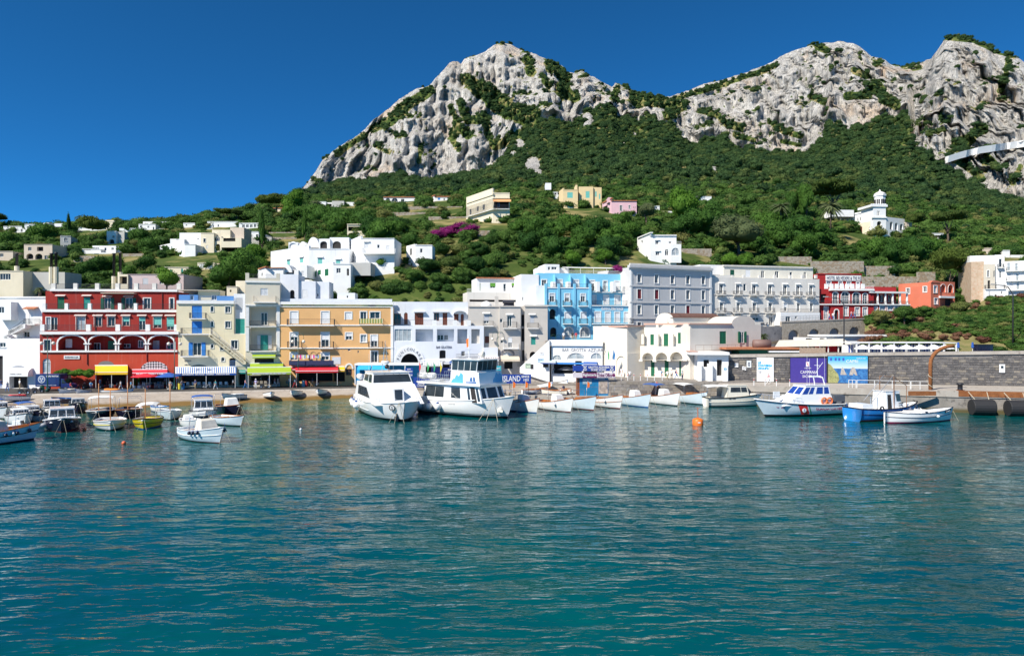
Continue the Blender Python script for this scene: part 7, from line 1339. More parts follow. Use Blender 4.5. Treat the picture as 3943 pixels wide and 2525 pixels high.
for px,py,Y,t,lb in((2170,1306,129,'white','person in white sitting on the hotel terrace wall'),(2205,1308,129,'black','person in black on the hotel terrace'),(2218,1308,129,'red','person in red on the hotel terrace')):o=person(lb,px,1500,Z0,t,'khaki','stand',180);o.location=(gx(px,Y),Y,9.55)
for px,Y,t,lb,rz in((3193,150.5,'white','person in white cap at the hotel steps',30),(3208,151,'white','person in white shirt with blue shorts at the hotel steps',-30),(3278,152,'pink','person in pink walking the hill road',80),(3290,152,'grey','person in grey with sun hat on the hill road',80)):o=person(lb,px,1500,Z0,t,'blue','walk',rz);o.location=(gx(px,Y),Y,float(np.interp(px,[a[0]for a in RD],[a[2]for a in RD]))+.03)
# --- chairs and tables
def chair_mesh(mat,kind):
 o=thing('chair','x','chair');g=MB();g.box(-.23,.23,-.23,.23,.43,.47);g.build('seat',mat,o,False,True);g=MB()
 if kind=='slat':
  for q in(.6,.72,.84):g.box(-.2,.2,.2,.23,q,q+.06)
  g.box(-.23,-.19,.19,.23,.47,.95);g.box(.19,.23,.19,.23,.47,.95)
 elif kind=='round':g.tube([(-.25,.1,.47),(-.24,.2,.75),(-.12,.27,.92),(.12,.27,.92),(.24,.2,.75),(.25,.1,.47)],.03,6);g.tube([(-.12,.26,.9),(.12,.2,.47)],.02,5);g.tube([(.12,.26,.9),(-.12,.2,.47)],.02,5)
 else:g.box(-.24,.24,.2,.25,.47,.92);g.box(-.26,-.21,-.2,.25,.62,.67);g.box(.21,.26,-.2,.25,.62,.67)
 g.build('backrest',mat,o,False,True)
 for x in(-.2,.2):
  for y in(-.2,.2):g=MB();g.box(x-.022,x+.022,y-.022,y+.022,0,.43);g.build('leg',mat,o,False,True)
 return o
WICK=M('wicker_grey',(.22,.20,.17),.8)
def chairs(proto,spots,label,group):
 for i,(px,py,z,rz)in enumerate(spots):
  o=proto if i==0 else copy_tree(proto);o.location=gp(px,py,z);o.rotation_euler.z=R(rz);o['label']=label+', '+ORD[sorted(q[0]for q in spots).index(px)]+' from left';o['group']=group;o.scale=(1.12,1.12,1.12)
chairs(chair_mesh(WHITEP,'slat'),[(541,1494,Z0,90),(550,1491,Z0,0),(567,1494,Z0,-90),(602,1494,Z0,90),(612,1490,Z0,0),(622,1494,Z0,-90),(556,1496,Z0,180)],'white slatted wooden chair at the fish-bar tables','white slatted chairs of the fish bar')
chairs(chair_mesh(WHITEP,'box'),[(663,1493,Z0,180)]+[(726+i*21,1492-i*.25,Z0,175+i%3*5)for i in range(8)],'white square-backed armchair in the row under the striped awning','white armchairs of the striped-awning restaurant')
chairs(chair_mesh(WICK,'box'),[(960+i*16,1487,Z0,180)for i in range(6)]+[(1075,1487,Z0,180),(1108,1486,Z0,180),(1125,1486,Z0,170)],'grey wicker chair in the row under the lime awning','grey wicker chairs of the lime-awning restaurant')
chairs(chair_mesh(WHITEP,'round'),[(1155,1479,Z0,150),(1188,1481,Z0,190),(1222,1481,Z0,20),(1243,1480,Z0,170),(1261,1478,Z0,180),(1274,1478,Z0,200),(1297,1477,Z0,160),(1311,1477,Z0,190)],'white round-backed cane chair under the red awning','white cane chairs of the red-awning restaurant')
def table(label,px,py,z,mat=WHITEP):o=thing('cafe_table',label,'table',gp(px,py,z),0,'cafe tables');g=MB();g.lathe([(.4,.71),(.4,.75)],(0,0,0),12);g.build('table_top',mat,o,False,True);g=MB();g.bar((0,0,0),(0,0,.71),.04);g.lathe([(.22,0),(.22,.04)],(0,0,0),10);g.build('pedestal',WHITEM,o,False,True)
for px,py,lb in((556,1492,'white table between the slatted chairs, left'),(612,1493,'white table between the slatted chairs, right'),(585,1488,'white table at the back of the fish bar'),(1170,1480,'small table under the red awning, left'),(1235,1480,'small table under the red awning, middle'),(1285,1478,'small table under the red awning, right'),(1000,1482,'table behind the wicker chairs')):table(lb,px,py,Z0)
# --- bins, planters, vine, plants
def bin_(label,px,py,z,col,h=1.1):o=thing('litter_bin',label,'bin',gp(px,py,z),0,'litter bins');m_=M('bin_'+'_'.join(str(int(c*100))for c in col),col,.5);g=MB();g.lathe([(.27,0),(.3,.1),(.3,h)],(0,0,0),12);g.build('drum',m_,o,False,True);g=MB();g.lathe([(.32,h),(.31,h+.06),(.1,h+.14)],(0,0,0),12);g.build('lid',DARK,o,True,True)
for a in(('yellow bin beside the truck',240,1504,Z0,(.65,.55,.05)),('light blue bin beside the truck',250,1504,Z0,(.08,.35,.6)),('yellow bin before the striped awning',692,1499,Z0,(.65,.55,.05)),('blue bin before the striped awning',704,1499,Z0,(.05,.25,.55)),('pale blue bin before the red awning',1169,1488,Z0,(.3,.6,.7)),('red bin before the red awning',1180,1488,Z0,(.4,.03,.03)),('green wheeled bin by the scooters',163,1511,Z0,(.02,.16,.07)),('blue bin at the orange building door',1337,1468,Z0,(.05,.35,.65))):bin_(*a)
# --- vehicles
def wheel(o,x,y,r=.32,w=.18,name='wheel',ax='y'):g=MB();g.lathe([(r*.55,-w/2),(r,-w/2),(r,w/2),(r*.55,w/2)],(x,y,r),14,0,'y');t=g.build(name,RUBB,o,False,True);g=MB();g.lathe([(r*.55,-w/2-.01),(r*.2,-w/2-.02),(r*.2,w/2+.02),(r*.55,w/2+.01)],(x,y,r),10,0,'y');g.build('rim',STEEL,t,False,True)
o=thing('box_truck','navy delivery van with box body and printed watch picture','van',gp(205,1506,Z0)+Vector((0,1.2,0)),0);NB=M('navy_van_paint',(.015,.025,.12),.3,coat=.4)
g=MB();g.box(-3.2,1.,-1.,1.,.75,2.9);q=g.build('cargo_box',NB,o,False,True);q.modifiers.new('e','BEVEL').width=.05
g=MB();g.prism([(1.05,-.92,.5),(2.7,-.92,.5),(2.75,-.92,1.1),(2.0,-.92,1.35),(1.55,-.92,2.05),(1.05,-.92,2.1)],(0,1.84,0));q=g.build('cab',NB,o,False,True);q.modifiers.new('e','BEVEL').width=.05
g=MB();g.prism([(1.25,-.935,1.3),(1.95,-.935,1.3),(1.55,-.935,1.95),(1.25,-.935,1.97)],(0,.01,0));g.build('window',GLASS,q,False,True);g=MB();g.quad((2.04,-.85,1.38),(2.04,.85,1.38),(1.6,.85,2.02),(1.6,-.85,2.02));g.build('windscreen',GLASS,q,False,True)
for x in(-2.2,1.9):
 for y in(-.85,.85):wheel(o,x,y,.38)
g=MB();g.lathe([(.62,-.02),(.62,0)],(-2.1,-1.01,2.0),24,0,'y');g.build('watch_case',M('watch_silver',(.55,.57,.6),.3),o,False,True);g=MB();g.lathe([(.48,-.02),(.48,0)],(-2.1,-1.03,2.0),24,0,'y');g.build('watch_dial',M('watch_dial',(.05,.09,.25),.3),o,False,True)
g=MB()
for a_ in(.5,2.6,4.7):g.lathe([(.15,-.01),(.15,0)],(-2.1+.22*math.cos(a_),-1.052,2.0+.22*math.sin(a_)),12,0,'y')
g.build('watch_subdial',M('watch_silver',(.55,.57,.6),.3),o,False,True)
arttext(o,'CAPRI WATCH',(-1.3,-1.02,2.4),(.75,-1.02,2.4),.26,WHITEP,(0,-1,0));arttext(o,'COLLECTION BOUTIQUE CAPRI',(-2.9,-1.02,.95),(.4,-1.02,.95),.1,WHITEP,(0,-1,0))
def scooter(label,px,py,z,rz,col,bike=False):
 o=thing('bicycle' if bike else 'scooter',label,'bicycle' if bike else 'scooter',gp(px,py,z),R(rz),None if bike else 'parked two-wheelers');m_=M('scooter_'+'_'.join(str(int(c*100))for c in col),col,.35);r_=.32 if bike else.26
 for x in(-.6,.62):
  if bike:g=MB();g.tube([(x+r_*math.cos(2*math.pi*i/14),0,r_+r_*math.sin(2*math.pi*i/14))for i in range(15)],.03,5);g.build('wheel',RUBB,o,True,True)
  else:wheel(o,x,0,r_,.13)
 g=MB()
 if bike:g.tube([(-.6,0,r_),(-.15,0,.3),(.35,0,.75),(-.3,0,.72),(-.15,0,.3)],.03,5);g.tube([(.62,0,r_),(.42,0,.9)],.03,5);g.tube([(-.3,0,.72),(-.6,0,r_)],.025,5)
 else:g.prism([(-.85,-.16,.5),(-.5,-.16,.35),(-.1,-.16,.3),(.35,-.16,.3),(.55,-.16,.85),(.45,-.16,.9),(.25,-.16,.42),(-.05,-.16,.45),(-.15,-.16,.72),(-.8,-.16,.78)],(0,.32,0))
 g.build('frame' if bike else 'body',m_,o,False,True);g=MB();g.box(-.45 if bike else-.75,-.2 if bike else-.12,-.1,.1,.74 if not bike else.74,.84);g.build('saddle',RUBB,o,False,True);g=MB();g.tube([(.48,0,.85),(.42,0,1.02)],.025,5);g.bar((.40,-.3,1.03),(.40,.3,1.03),.02);g.build('handlebar',STEEL,o,False,True)
for a in(('black scooter leftmost of the row beside the arched shop',92,1518,Z0,10,(.03,.03,.03)),('dark scooter second in the row beside the arched shop',118,1516,Z0,20,(.1,.1,.11)),('dark scooter third in the row beside the arched shop',145,1512,Z0,15,(.05,.05,.06)),('black scooter under the yellow awning, left',335,1496,Z0,60,(.03,.03,.03)),('red scooter under the yellow awning',318,1497,Z0,70,(.4,.05,.04)),('black scooter under the yellow awning, right',400,1495,Z0,50,(.04,.04,.05)),('scooter heaped with a cream cover before the yellow awning',440,1494,Z0,20,(.6,.55,.42)),('white bicycle leaning before the striped awning',795,1497,Z0,20,(.7,.7,.7),True),('dark moped before the lime awning',1020,1495,Z0,15,(.04,.04,.04)),('motorbike parked on the hill road terrace',2945,1500,Z0,0,(.05,.05,.06))):scooter(*a)
bpy.data.objects['scooter.007' if 'scooter.007' in bpy.data.objects else 'scooter'].location.z+=0
mb_=[x for x in bpy.data.objects if x.get('label','').startswith('motorbike')][0];mb_.location=(gx(2945,141.5),141.5,gz(1258,141.5))
def car(label,px,py,z,rz,col):
 o=thing('parked_car',label,'car',gp(px,py,z),R(rz),'cars parked on the plaza');m_=M('car_'+'_'.join(str(int(c*100))for c in col),col,.25,.03,coat=.5)
 g=MB();pr=[(-2.,.3),(-2.05,.75),(-1.5,.9),(-1.0,1.42),(.5,1.45),(1.2,.95),(1.95,.8),(2.05,.35)];g.prism([(x,-.82,zz)for x,zz in pr],(0,1.64,0));q=g.build('body',m_,o,False,True);q.modifiers.new('e','BEVEL').width=.08
 for sy in(-.835,.825):g=MB();g.prism([(-1.3,sy,.95),(.95,sy,.95),(.45,sy,1.36),(-.95,sy,1.34)],(0,.01,0));g.build('side_window',GLASS,q,False,True)
 g=MB();g.quad((1.22,-.7,.98),(1.22,.7,.98),(.56,.65,1.4),(.56,-.65,1.4));g.build('windscreen',GLASS,q,False,True)
 for x in(-1.25,1.3):
  for y in(-.78,.78):wheel(o,x,y,.32)
 for y in(-.6,.6):g=MB();g.box(2.03,2.07,y-.15,y+.15,.6,.72);g.build('headlight',WHITEM,o,False,True)
for a in(('white car beside the yellow posts',2078,1462,1.95,185,(.7,.7,.7)),('grey car between the plaza parasols',2150,1463,1.95,5,(.35,.36,.38)),('silver car at the left of the plaza',2010,1458,1.95,175,(.5,.52,.54))):car(*a)
for i in range(8):
 px=2058+i*13+(i>4)*30;o=thing('bollard',ORD[i]+' yellow bollard from the left in the plaza row','bollard',gp(px,1466,1.95),0,'yellow plaza bollards');g=MB();g.lathe([(.06,0),(.06,1.0),(.02,1.05)],(0,0,0),8);g.build('post',M('yellow_post',(.75,.62,.03),.5),o,False,True);g=MB();g.lathe([(.1,0),(.1,.04)],(0,0,0),8);g.build('base',IRON,o,False,True)
 # --- banners, signs and booths
SBL=M('sign_blue',(.012,.05,.30),.5);SWH=WHITEP
def banner(name,label,px0,px1,py0,py1,Y,texts,mat=SBL,legs=True,zg=.8):
 o=thing(name,label,'sign',(gx((px0+px1)/2,Y),Y,zg));x0,x1,z0,z1=gx(px0,Y),gx(px1,Y),gz(py1,Y),gz(py0,Y);g=MB();g.box(x0,x1,Y,Y+.06,z0,z1);b_=g.build('panel',mat,o)
 if legs:
  for x in(x0+.4,(x0+x1)/2,x1-.4):g=MB();g.bar((x,Y+.1,zg),(x,Y+.1,z1),.06);g.build('post',IRON,o)
 for t,a,b,c,d,m_ in texts:text_on(b_,t,(gx((a+c)/2,Y),Y,gz((b+d)/2,Y)),(1,0,0),(d-b)/F*Y,(c-a)/F*Y,m_,n=(0,-1,0),bold=.012)
 return o,b_
banner('tour_banner','long blue banner reading the island since 1955 behind the tour boat',1880,2045,1441,1476,112.8,[('THE ISLAND',1890,1446,2004,1468,SWH),('SINCE',2008,1445,2038,1454,SWH),('1955',2016,1458,2036,1467,SWH),('capri.com  Like',1900,1468,1950,1473,SWH)])
o,b_=banner('rock_banner','blue banner with white line drawing of a boat and rocks between the tour boats',1592,1682,1452,1491,113.5,[])
g=MB()
for pts in([(1605,1484),(1625,1486),(1650,1484),(1675,1485)],[(1632,1483),(1634,1470),(1641,1463),(1648,1470),(1650,1482)],[(1652,1482),(1654,1466),(1660,1458),(1668,1464),(1672,1482)],[(1608,1476),(1615,1481),(1630,1480),(1634,1475),(1620,1476),(1608,1476)]):g.tube([at(x,y,113.45)for x,y in pts],.05,4)
g.build('line_drawing',SWH,b_)
banner('grotto_sign','small upright blue sign for cave tours left of the tour boats',1560,1590,1416,1452,113.5,[('NOW',1568,1419,1582,1424,SWH),('BLUE GROTTO',1563,1427,1588,1434,SWH),('ISLAND TOUR',1563,1440,1588,1447,SWH)])
banner('turquoise_sign','turquoise poster board behind the upper bridge of the tour boat',1893,1930,1408,1442,116,[('Capri',1905,1413,1926,1422,SWH)],M('turquoise_print',(.03,.38,.45),.5),zg=1.6)
banner('watch_banner','navy cloth stall front with pale watch drawing behind the tour boat',1660,1760,1415,1452,124,[('PORTABAG',1725,1420,1758,1427,SWH)],NB,zg=1.95)
o=thing('ticket_booth','blue ticket booth with big lettered roof signs on the quay','booth',gp(2288,1523,.8));Y=o.location.y;x0,x1,zt=gx(2232,Y),gx(2342,Y),gz(1452,Y)
g=MB();g.box(x0,x1,Y,Y+2.6,.8,zt);q=g.build('booth_body',[M('booth_blue',(.02,.20,.42),.4,.35,.35)],o);g=MB();g.box(x0+.5,x0+2.,Y-.04,Y,gz(1478,Y),gz(1458,Y));g.build('map_poster',M('map_print',(.35,.45,.5),.5,.5,4),q);g=MB();g.box(gx(2305,Y),gx(2340,Y),Y-.05,Y,gz(1515,Y),gz(1462,Y));g.build('poster',M('shell_print',(.40,.33,.28),.5,.5,2),q);arttext(q,'CAPRI WATCH',Vector((gx(2288,Y),Y-.02,gz(1460,Y)))-o.location,Vector((gx(2328,Y),Y-.02,gz(1460,Y)))-o.location,.22,SWH,(0,-1,0));g=MB();g.box(gx(2223,Y),x0,Y+.05,Y+2.5,.8,zt-.1);g.build('brown_side',WOODB,o)
for nm,y0,y1,m_ in(('roof_sign',1407,1428,SBL),('lower_sign',1434,1453,None)):
 if m_:g=MB();g.box(gx(2206,Y),gx(2367,Y),Y-.5,Y+.4,gz(y1,Y),gz(y0,Y));q=g.build(nm,m_,o)
 else:g=MB();g.box(gx(2242,Y),gx(2297,Y),Y-.55,Y+.3,gz(y1,Y),gz(y0,Y));q=g.build(nm,M('sign_plum',(.16,.02,.10),.5),o);g=MB();g.box(gx(2297,Y),gx(2367,Y),Y-.54,Y+.3,gz(y1,Y),gz(y0,Y));g.box(gx(2206,Y),gx(2242,Y),Y-.53,Y+.3,gz(y1,Y),gz(y0,Y));q2=g.build('sign_pale',M('sign_pale',(.66,.60,.64),.5),o)
 T_=(lambda t,a,b,c,d,m,r_,dy:text_on(r_,t,(gx((a+c)/2,Y),Y-dy,gz((b+d)/2,Y)),(1,0,0),(d-b)/F*Y,(c-a)/F*Y,m,n=(0,-1,0),bold=.012))
 if m_:
  T_('GROTTA AZZURRA',2264,1409,2345,1417,SWH,q,.5);T_('TICKET POINT',2273,1419,2333,1427,SWH,q,.5)
  for xx in(2244,2347):[T_(t,xx,1408+i*6.5,xx+15,1413+i*6.5,SWH,q,.5)for i,t in enumerate(('RENT','A','BOAT'))]
 else:T_('Biglietteria',2244,1436,2295,1450,SWH,q,.55);T_('Ticket Office',2299,1436,2354,1450,M('sign_plum',(.16,.02,.10)),q2,.54);g=MB();g.lathe([(.26,-.02),(.26,0)],(gx(2361,Y),Y-.56,gz(1443,Y)),14,0,'y');g.build('information_disc',M('sign_plum',(.16,.02,.10)),q2)
o=thing('market_kiosk','white-framed kiosk with bright blue blinds before the arched entrance','kiosk',(gx(1450,121),121,1.95));Y=121.5
g=MB();g.box(gx(1366,Y),gx(1620,Y),Y-.2,Y+3,gz(1406,Y),gz(1399,Y));g.build('roof',WHITEP,o)
for px in(1368,1432,1498,1560,1618):g=MB();g.box(gx(px,Y)-.08,gx(px,Y)+.08,Y-.15,Y+.05,1.9,gz(1406,Y));g.build('post',WHITEP,o)
for a,b in((1380,1430),(1434,1496)):g=MB();g.quad((gx(a,Y),Y-1.1,gz(1422,Y)),(gx(b,Y),Y-1.1,gz(1422,Y)),(gx(b,Y),Y-.1,gz(1406,Y)),(gx(a,Y),Y-.1,gz(1406,Y)));g.build('blue_blind',M('azure_canvas',(.02,.36,.68),.8),o)
g=MB();g.box(gx(1370,Y),gx(1385,Y),Y,Y+2.5,1.9,gz(1406,Y));g.box(gx(1385,Y),gx(1610,Y),Y+2.4,Y+2.5,1.9,gz(1408,Y));g.build('back_wall',[M('azure_panel',(.02,.30,.60),.6)],o);g=MB();g.box(gx(1500,Y),gx(1536,Y),Y-1,Y+.4,1.95,gz(1424,Y));q=g.build('navy_counter',NB,o);text_on(q,'CAPRI WATCH',(gx(1518,Y),Y-1,gz(1430,Y)),(1,0,0),.25,gx(1533,Y)-gx(1503,Y),SWH,n=(0,-1,0))
g=MB();g.prism([(gx(1620,123),123,gz(1440,123)),(gx(1655,123),123,gz(1395,123)),(gx(1700,123),123,gz(1410,123)),(gx(1645,123),123,gz(1425,123))],(0,.05,0));
awning('grey_striped_awning','grey and white striped stall awning right of the arched entrance',KC,1170,1400,1060,1100,1112,0,-2.6,[CW,GREYC,CW],Fc(KC,808,127.5,1888,129.5),stripes=22);awning('navy_stall_awning','navy stall awning behind the tour boat bridge',KC,1480,1940,1040,1072,1085,-1,-3.4,[BLW],Fc(KC,808,127.5,1888,129.5));awning('maroon_striped_awning','white awning with maroon edge left of the pizza shop',KC,1820,2070,1000,1040,1050,-.3,-2.2,[CW,M('stripe_maroon',(.12,.02,.03),.8),CW],Fc(KC,808,127.5,1888,129.5),stripes=24);awning('pale_green_awning','pale green awning on the terrace bar beside the parasols',KD,1020,1200,1035,1065,1078,-.1,-2.,[M('pale_green_canvas',(.45,.58,.55),.85),BLW],Fc(KD,1100,128,1760,126),poles=False);awning('blue_bar_awning','dark blue awning of the terrace bar behind the ticket booth',KD,1530,1690,1055,1085,1098,-.1,-2.2,[BLW],Fc(KD,1100,128,1760,126),poles=False)
for i,(px,c)in enumerate(((2344,(.02,.35,.12)),(2350,(.7,.7,.7)),(2356,(.04,.2,.45)))):o=thing('flag',('green','white and red','blue')[i]+' flag on the harbour office front','flag',at(px,1398,121.5));g=MB();g.tube([(0,0,0),((i-1)*.25,-.5,2.6)],.03,5);g.build('pole',WHITEM,o,False,True);g=MB();g.prism([((i-1)*.25,-.5,2.5),((i-1)*.25+.3,-.45,1.5),((i-1)*.2+.22,-.3,.5),((i-1)*.12,-.2,.8)],(0,.04,0));g.build('cloth',M('flag_cloth_%d'%i,c,.9),o,False,True)
# --- the stone harbour wall, posters, pier fittings, lido
WT=lambda px:float(np.interp(px,[2780,3300,4300],[7.55,8.05,8.75]))
sw=thing('stone_harbour_wall','long dark ashlar harbour wall behind the pier carrying big posters','wall',(gx(3350,109),109,3.1));tag(sw,kind='thing')
px_s=[2800,3000,3400,3800,4300];cor=MB()
for a,b in zip(px_s,px_s[1:]):
 A_,B_=Vector((gx(a,ylin(PW,a)),ylin(PW,a),0)),Vector((gx(b,ylin(PW,b)),ylin(PW,b),0));n=Vector((0,1,0))
 cor.add([A_+Vector((0,.14,2.9)),B_+Vector((0,.14,2.9)),B_+Vector((0,.14,WT(b))),A_+Vector((0,.14,WT(a))),A_+Vector((0,1,2.9)),B_+Vector((0,1,2.9)),B_+Vector((0,1,WT(b))),A_+Vector((0,1,WT(a)))],[(0,1,2,3),(3,2,6,7),(0,3,7,4),(1,5,6,2),(5,4,7,6)])
cor.build('wall_core',surf('wall_mortar',(.20,.18,.17),(.30,.28,.26),(.14,.13,.12),1.5),sw)
BAS=[surf('basalt_block_%d'%i,a,b,c,1.6,bm=.6)for i,(a,b,c)in enumerate((((.085,.08,.08),(.15,.14,.135),(.24,.22,.20)),((.13,.12,.115),(.20,.185,.175),(.09,.085,.08)),((.20,.175,.145),(.28,.25,.21),(.13,.12,.11))))]
stones=[];zrow=3.1;rr_=random.Random(5)
while zrow<8.3:
 hr=.36+.06*rr_.random();px=2800-rr_.random()*15
 while px<4060:
  w=(.55+.55*rr_.random())/105*F;a,b=max(px,2800)+.35,min(px+w,4060)-.35;px+=w
  if b-a<6 or zrow+hr>WT(a)-.55:continue
  stones.append((a,b,zrow+.015,zrow+hr-.015,.03+.07*rr_.random(),rr_.choice((0,0,0,1,1,2))))
 zrow+=hr
def stone_geo(g,st,off=(0,0,0)):
 a,b,z0,z1,d,mi=st;A_,B_=Vector((gx(a,ylin(PW,a)),ylin(PW,a),0)),Vector((gx(b,ylin(PW,b)),ylin(PW,b),0));c=.025
 f_=Vector((0,-1,0));P=[A_,B_];e=(B_-A_).normalized()
 q=[A_+Vector((0,.15,z0)),B_+Vector((0,.15,z0)),B_+Vector((0,.15,z1)),A_+Vector((0,.15,z1))];fr=[A_+e*c+Vector((0,.12-d,z0+c)),B_-e*c+Vector((0,.12-d,z0+c)),B_-e*c+Vector((0,.12-d,z1-c)),A_+e*c+Vector((0,.12-d,z1-c))]
 g.add(q+fr,[(4,5,6,7),(0,1,5,4),(1,2,6,5),(2,3,7,6),(3,0,4,7)],mi)
order=sorted(range(len(stones)),key=lambda i:-(stones[i][0]+stones[i][1])*.0-((stones[i][1]-stones[i][0])*(stones[i][3]-stones[i][2]))if stones[i][0]<3940 else 0)
for i in order[:300]:g=MB();stone_geo(g,(*stones[i][:5],0));g.build('stone',BAS[stones[i][5]],sw)
g=MB();[stone_geo(g,stones[i])for i in order[300:]];tag(g.build('stonework',BAS,sw),kind='stuff')
g=MB()
for a,b in zip(px_s,px_s[1:]):A_,B_=Vector((gx(a,ylin(PW,a)),ylin(PW,a),WT(a))),Vector((gx(b,ylin(PW,b)),ylin(PW,b),WT(b)));g.add([A_+Vector((0,-.12,-.5)),B_+Vector((0,-.12,-.5)),B_+Vector((0,-.12,0)),A_+Vector((0,-.12,0)),A_+Vector((0,1.1,0)),B_+Vector((0,1.1,0)),A_+Vector((0,.14,-.5)),B_+Vector((0,.14,-.5))],[(0,1,2,3),(3,2,5,4),(0,6,7,1)])
g.build('coping',CONC,sw)
def wall_poster(name,label,px0,px1,py0,py1,mat,frame=None):
 pm=(px0+px1)/2;Y0,Y1=ylin(PW,px0)-.12,ylin(PW,px1)-.12;o=thing(name,label,'poster',(gx(pm,(Y0+Y1)/2),(Y0+Y1)/2,3.2));A_,B_=Vector((gx(px0,Y0),Y0,0)),Vector((gx(px1,Y1),Y1,0));z1,z0=gz(py0,Y0),gz(py1,Y0);e=(B_-A_);n=Vector((e.y,-e.x,0)).normalized()
 g=MB();g.prism([A_+Vector((0,0,z0)),B_+Vector((0,0,z0)),B_+Vector((0,0,z1)),A_+Vector((0,0,z1))],-n*.04);b_=g.build('sheet',mat,o)
 if frame:
  g=MB()
  for p,q in(((A_,z0),(B_,z0)),((B_,z0),(B_,z1)),((B_,z1),(A_,z1)),((A_,z1),(A_,z0))):g.bar(p[0]+Vector((0,0,p[1])),q[0]+Vector((0,0,q[1])),.05)
  g.build('frame',frame,o)
 def T(t,a,b,c,d,m_,**k):
  P=A_+e*(((a+c)/2-px0)/(px1-px0));text_on(b_,t,P+Vector((0,0,z1-(z1-z0)*((b+d)/2-py0)/(py1-py0))),e,(z1-z0)*(d-b)/(py1-py0),e.length*(c-a)/(px1-px0),m_,n=n,**k)
 def S(pts,m_,nm,dd=.01):g=MB();g.prism([A_+e*((x-px0)/(px1-px0))+Vector((0,0,z1-(z1-z0)*(y-py0)/(py1-py0)))+n*dd for x,y in pts][::-1],-n*.008);g.build(nm,m_,b_)
 return T,S
PB_=M('print_cyan',(.02,.38,.70),.5)
T,S=wall_poster('festival_poster','tall white poster with chunky cyan lettering on the stone wall',2914,2979,1376,1468,WHITEP);[T(t,2918,a,2918+w,b,PB_,bold=.03)for t,a,b,w in(('LE',1391,1400,12),('CONVERSA',1402,1411,56),("ZIONI'21",1413,1422,44))];T('20 giugno',2920,1427,2934,1431,INK);T('4 luglio',2920,1432,2932,1436,INK)
T,S=wall_poster('region_poster','large purple poster with small white shield behind the patrol boat',3042,3183,1376,1474,M('print_purple',(.055,.035,.25),.5),IRON);S([(3104,1392),(3116,1392),(3116,1410),(3104,1410)],WHITEP,'shield');S([(3105,1393),(3108,1393),(3115,1408),(3112,1408)],M('guard_red',(.62,.03,.03)),'shield_stripe',.02);T('CAMPANIA',3082,1426,3148,1437,WHITEP);T('SICURA',3090,1443,3140,1452,WHITEP);T('REGIONE CAMPANIA',3098,1414,3123,1418,WHITEP)
m,nt,bs=newmat('sea_print');p=geo(nt);sp_=nd(nt,'SeparateXYZ');nt.links.new(p,sp_.inputs[0]);nt.links.new(mixc(nt,ramp(nt,sp_.outputs[2],5.45,5.55),mixc(nt,ramp(nt,noise(nt,p,3,3),.4,.6),(.02,.10,.30),(.05,.20,.45)),mixc(nt,ramp(nt,sp_.outputs[2],5.5,7.),(.60,.68,.74),(.04,.40,.72))),bs.inputs['Base Color']);sp(bs,Roughness=.5)
T,S=wall_poster('sea_poster','large blue poster of sea rocks with the island name on the stone wall',3187,3342,1368,1474,m,IRON);RKP=M('rock_print',(.42,.38,.34),.6,.3,4);T('CAPRI',3259,1384,3304,1396,WHITEP);T('ISOLA DI',3299,1376,3332,1381,WHITEP)
S([(3188,1474),(3188,1398),(3200,1405),(3215,1425),(3228,1440),(3232,1460),(3225,1474)],M('cliff_print',(.30,.30,.12),.6,.4,4),'printed_cliff');S([(3236,1442),(3240,1420),(3244,1412),(3249,1418),(3256,1434),(3262,1442)],RKP,'printed_rock',.012);S([(3270,1442),(3276,1422),(3282,1412),(3290,1413),(3296,1425),(3302,1443),(3294,1443),(3288,1435),(3284,1443)],RKP,'printed_rock',.012)
for x in(3196,3214,3228,3244):S([(x,1377),(x+8,1377),(x+8,1388),(x,1388)],[WHITEP,PB_,WHITEP,M('sign_blue2',(.05,.1,.4))][(x//4)%4],'crest',.012)
T,S=wall_poster('number_sign','white square sign with a black zero on the stone wall',2875,2893,1388,1415,M('sign_grey',(.62,.65,.66),.5));T('0',2880,1393,2888,1410,INK,bold=.02)
for i,(a,c,b,d)in enumerate(((2829,2843,1398,1413),(2858,2866,1410,1423),(2867,2873,1413,1425))):T,S=wall_poster('paper_notice',('white notice left of the zero sign','small paper notice under the zero sign, left','small paper notice under the zero sign, right')[i],a,c,b,d,WHITEP);T('AVVISO',a+1.5,b+3,c-1.5,b+7,INK)
T,S=wall_poster('wall_cabinet','white electric cabinet hanging on the stone wall at right',3848,3870,1402,1434,WHITEP);S([(3854,1408),(3864,1408),(3864,1418),(3854,1418)],GLASS,'cabinet_window')
RUST=surf('rust',(.20,.07,.025),(.32,.13,.05),(.12,.05,.03),1.5)
bm_o=thing('pier_fender_beam','long rusty steel beam along the pier edge at far right','beam',(gx(3860,95),95,2.6));P0,P1=(3690,ylin(PE,3690)),(4300,ylin(PE,4300));g=MB();A_,B_=Vector((gx(*P0),P0[1]-.12,2.35)),Vector((gx(*P1),P1[1]-.12,2.35));g.prism([A_,B_,B_+Vector((0,0,.8)),A_+Vector((0,0,.8))],(0,.2,0));g.build('beam',RUST,bm_o);g=MB();g.prism([A_+Vector((-7,0,.1)),A_+Vector((-3.2,0,.1)),A_+Vector((-3.2,0,.7)),A_+Vector((-7,0,.7))],(0,.3,0));g.build('rust_patch',RUST,bm_o)
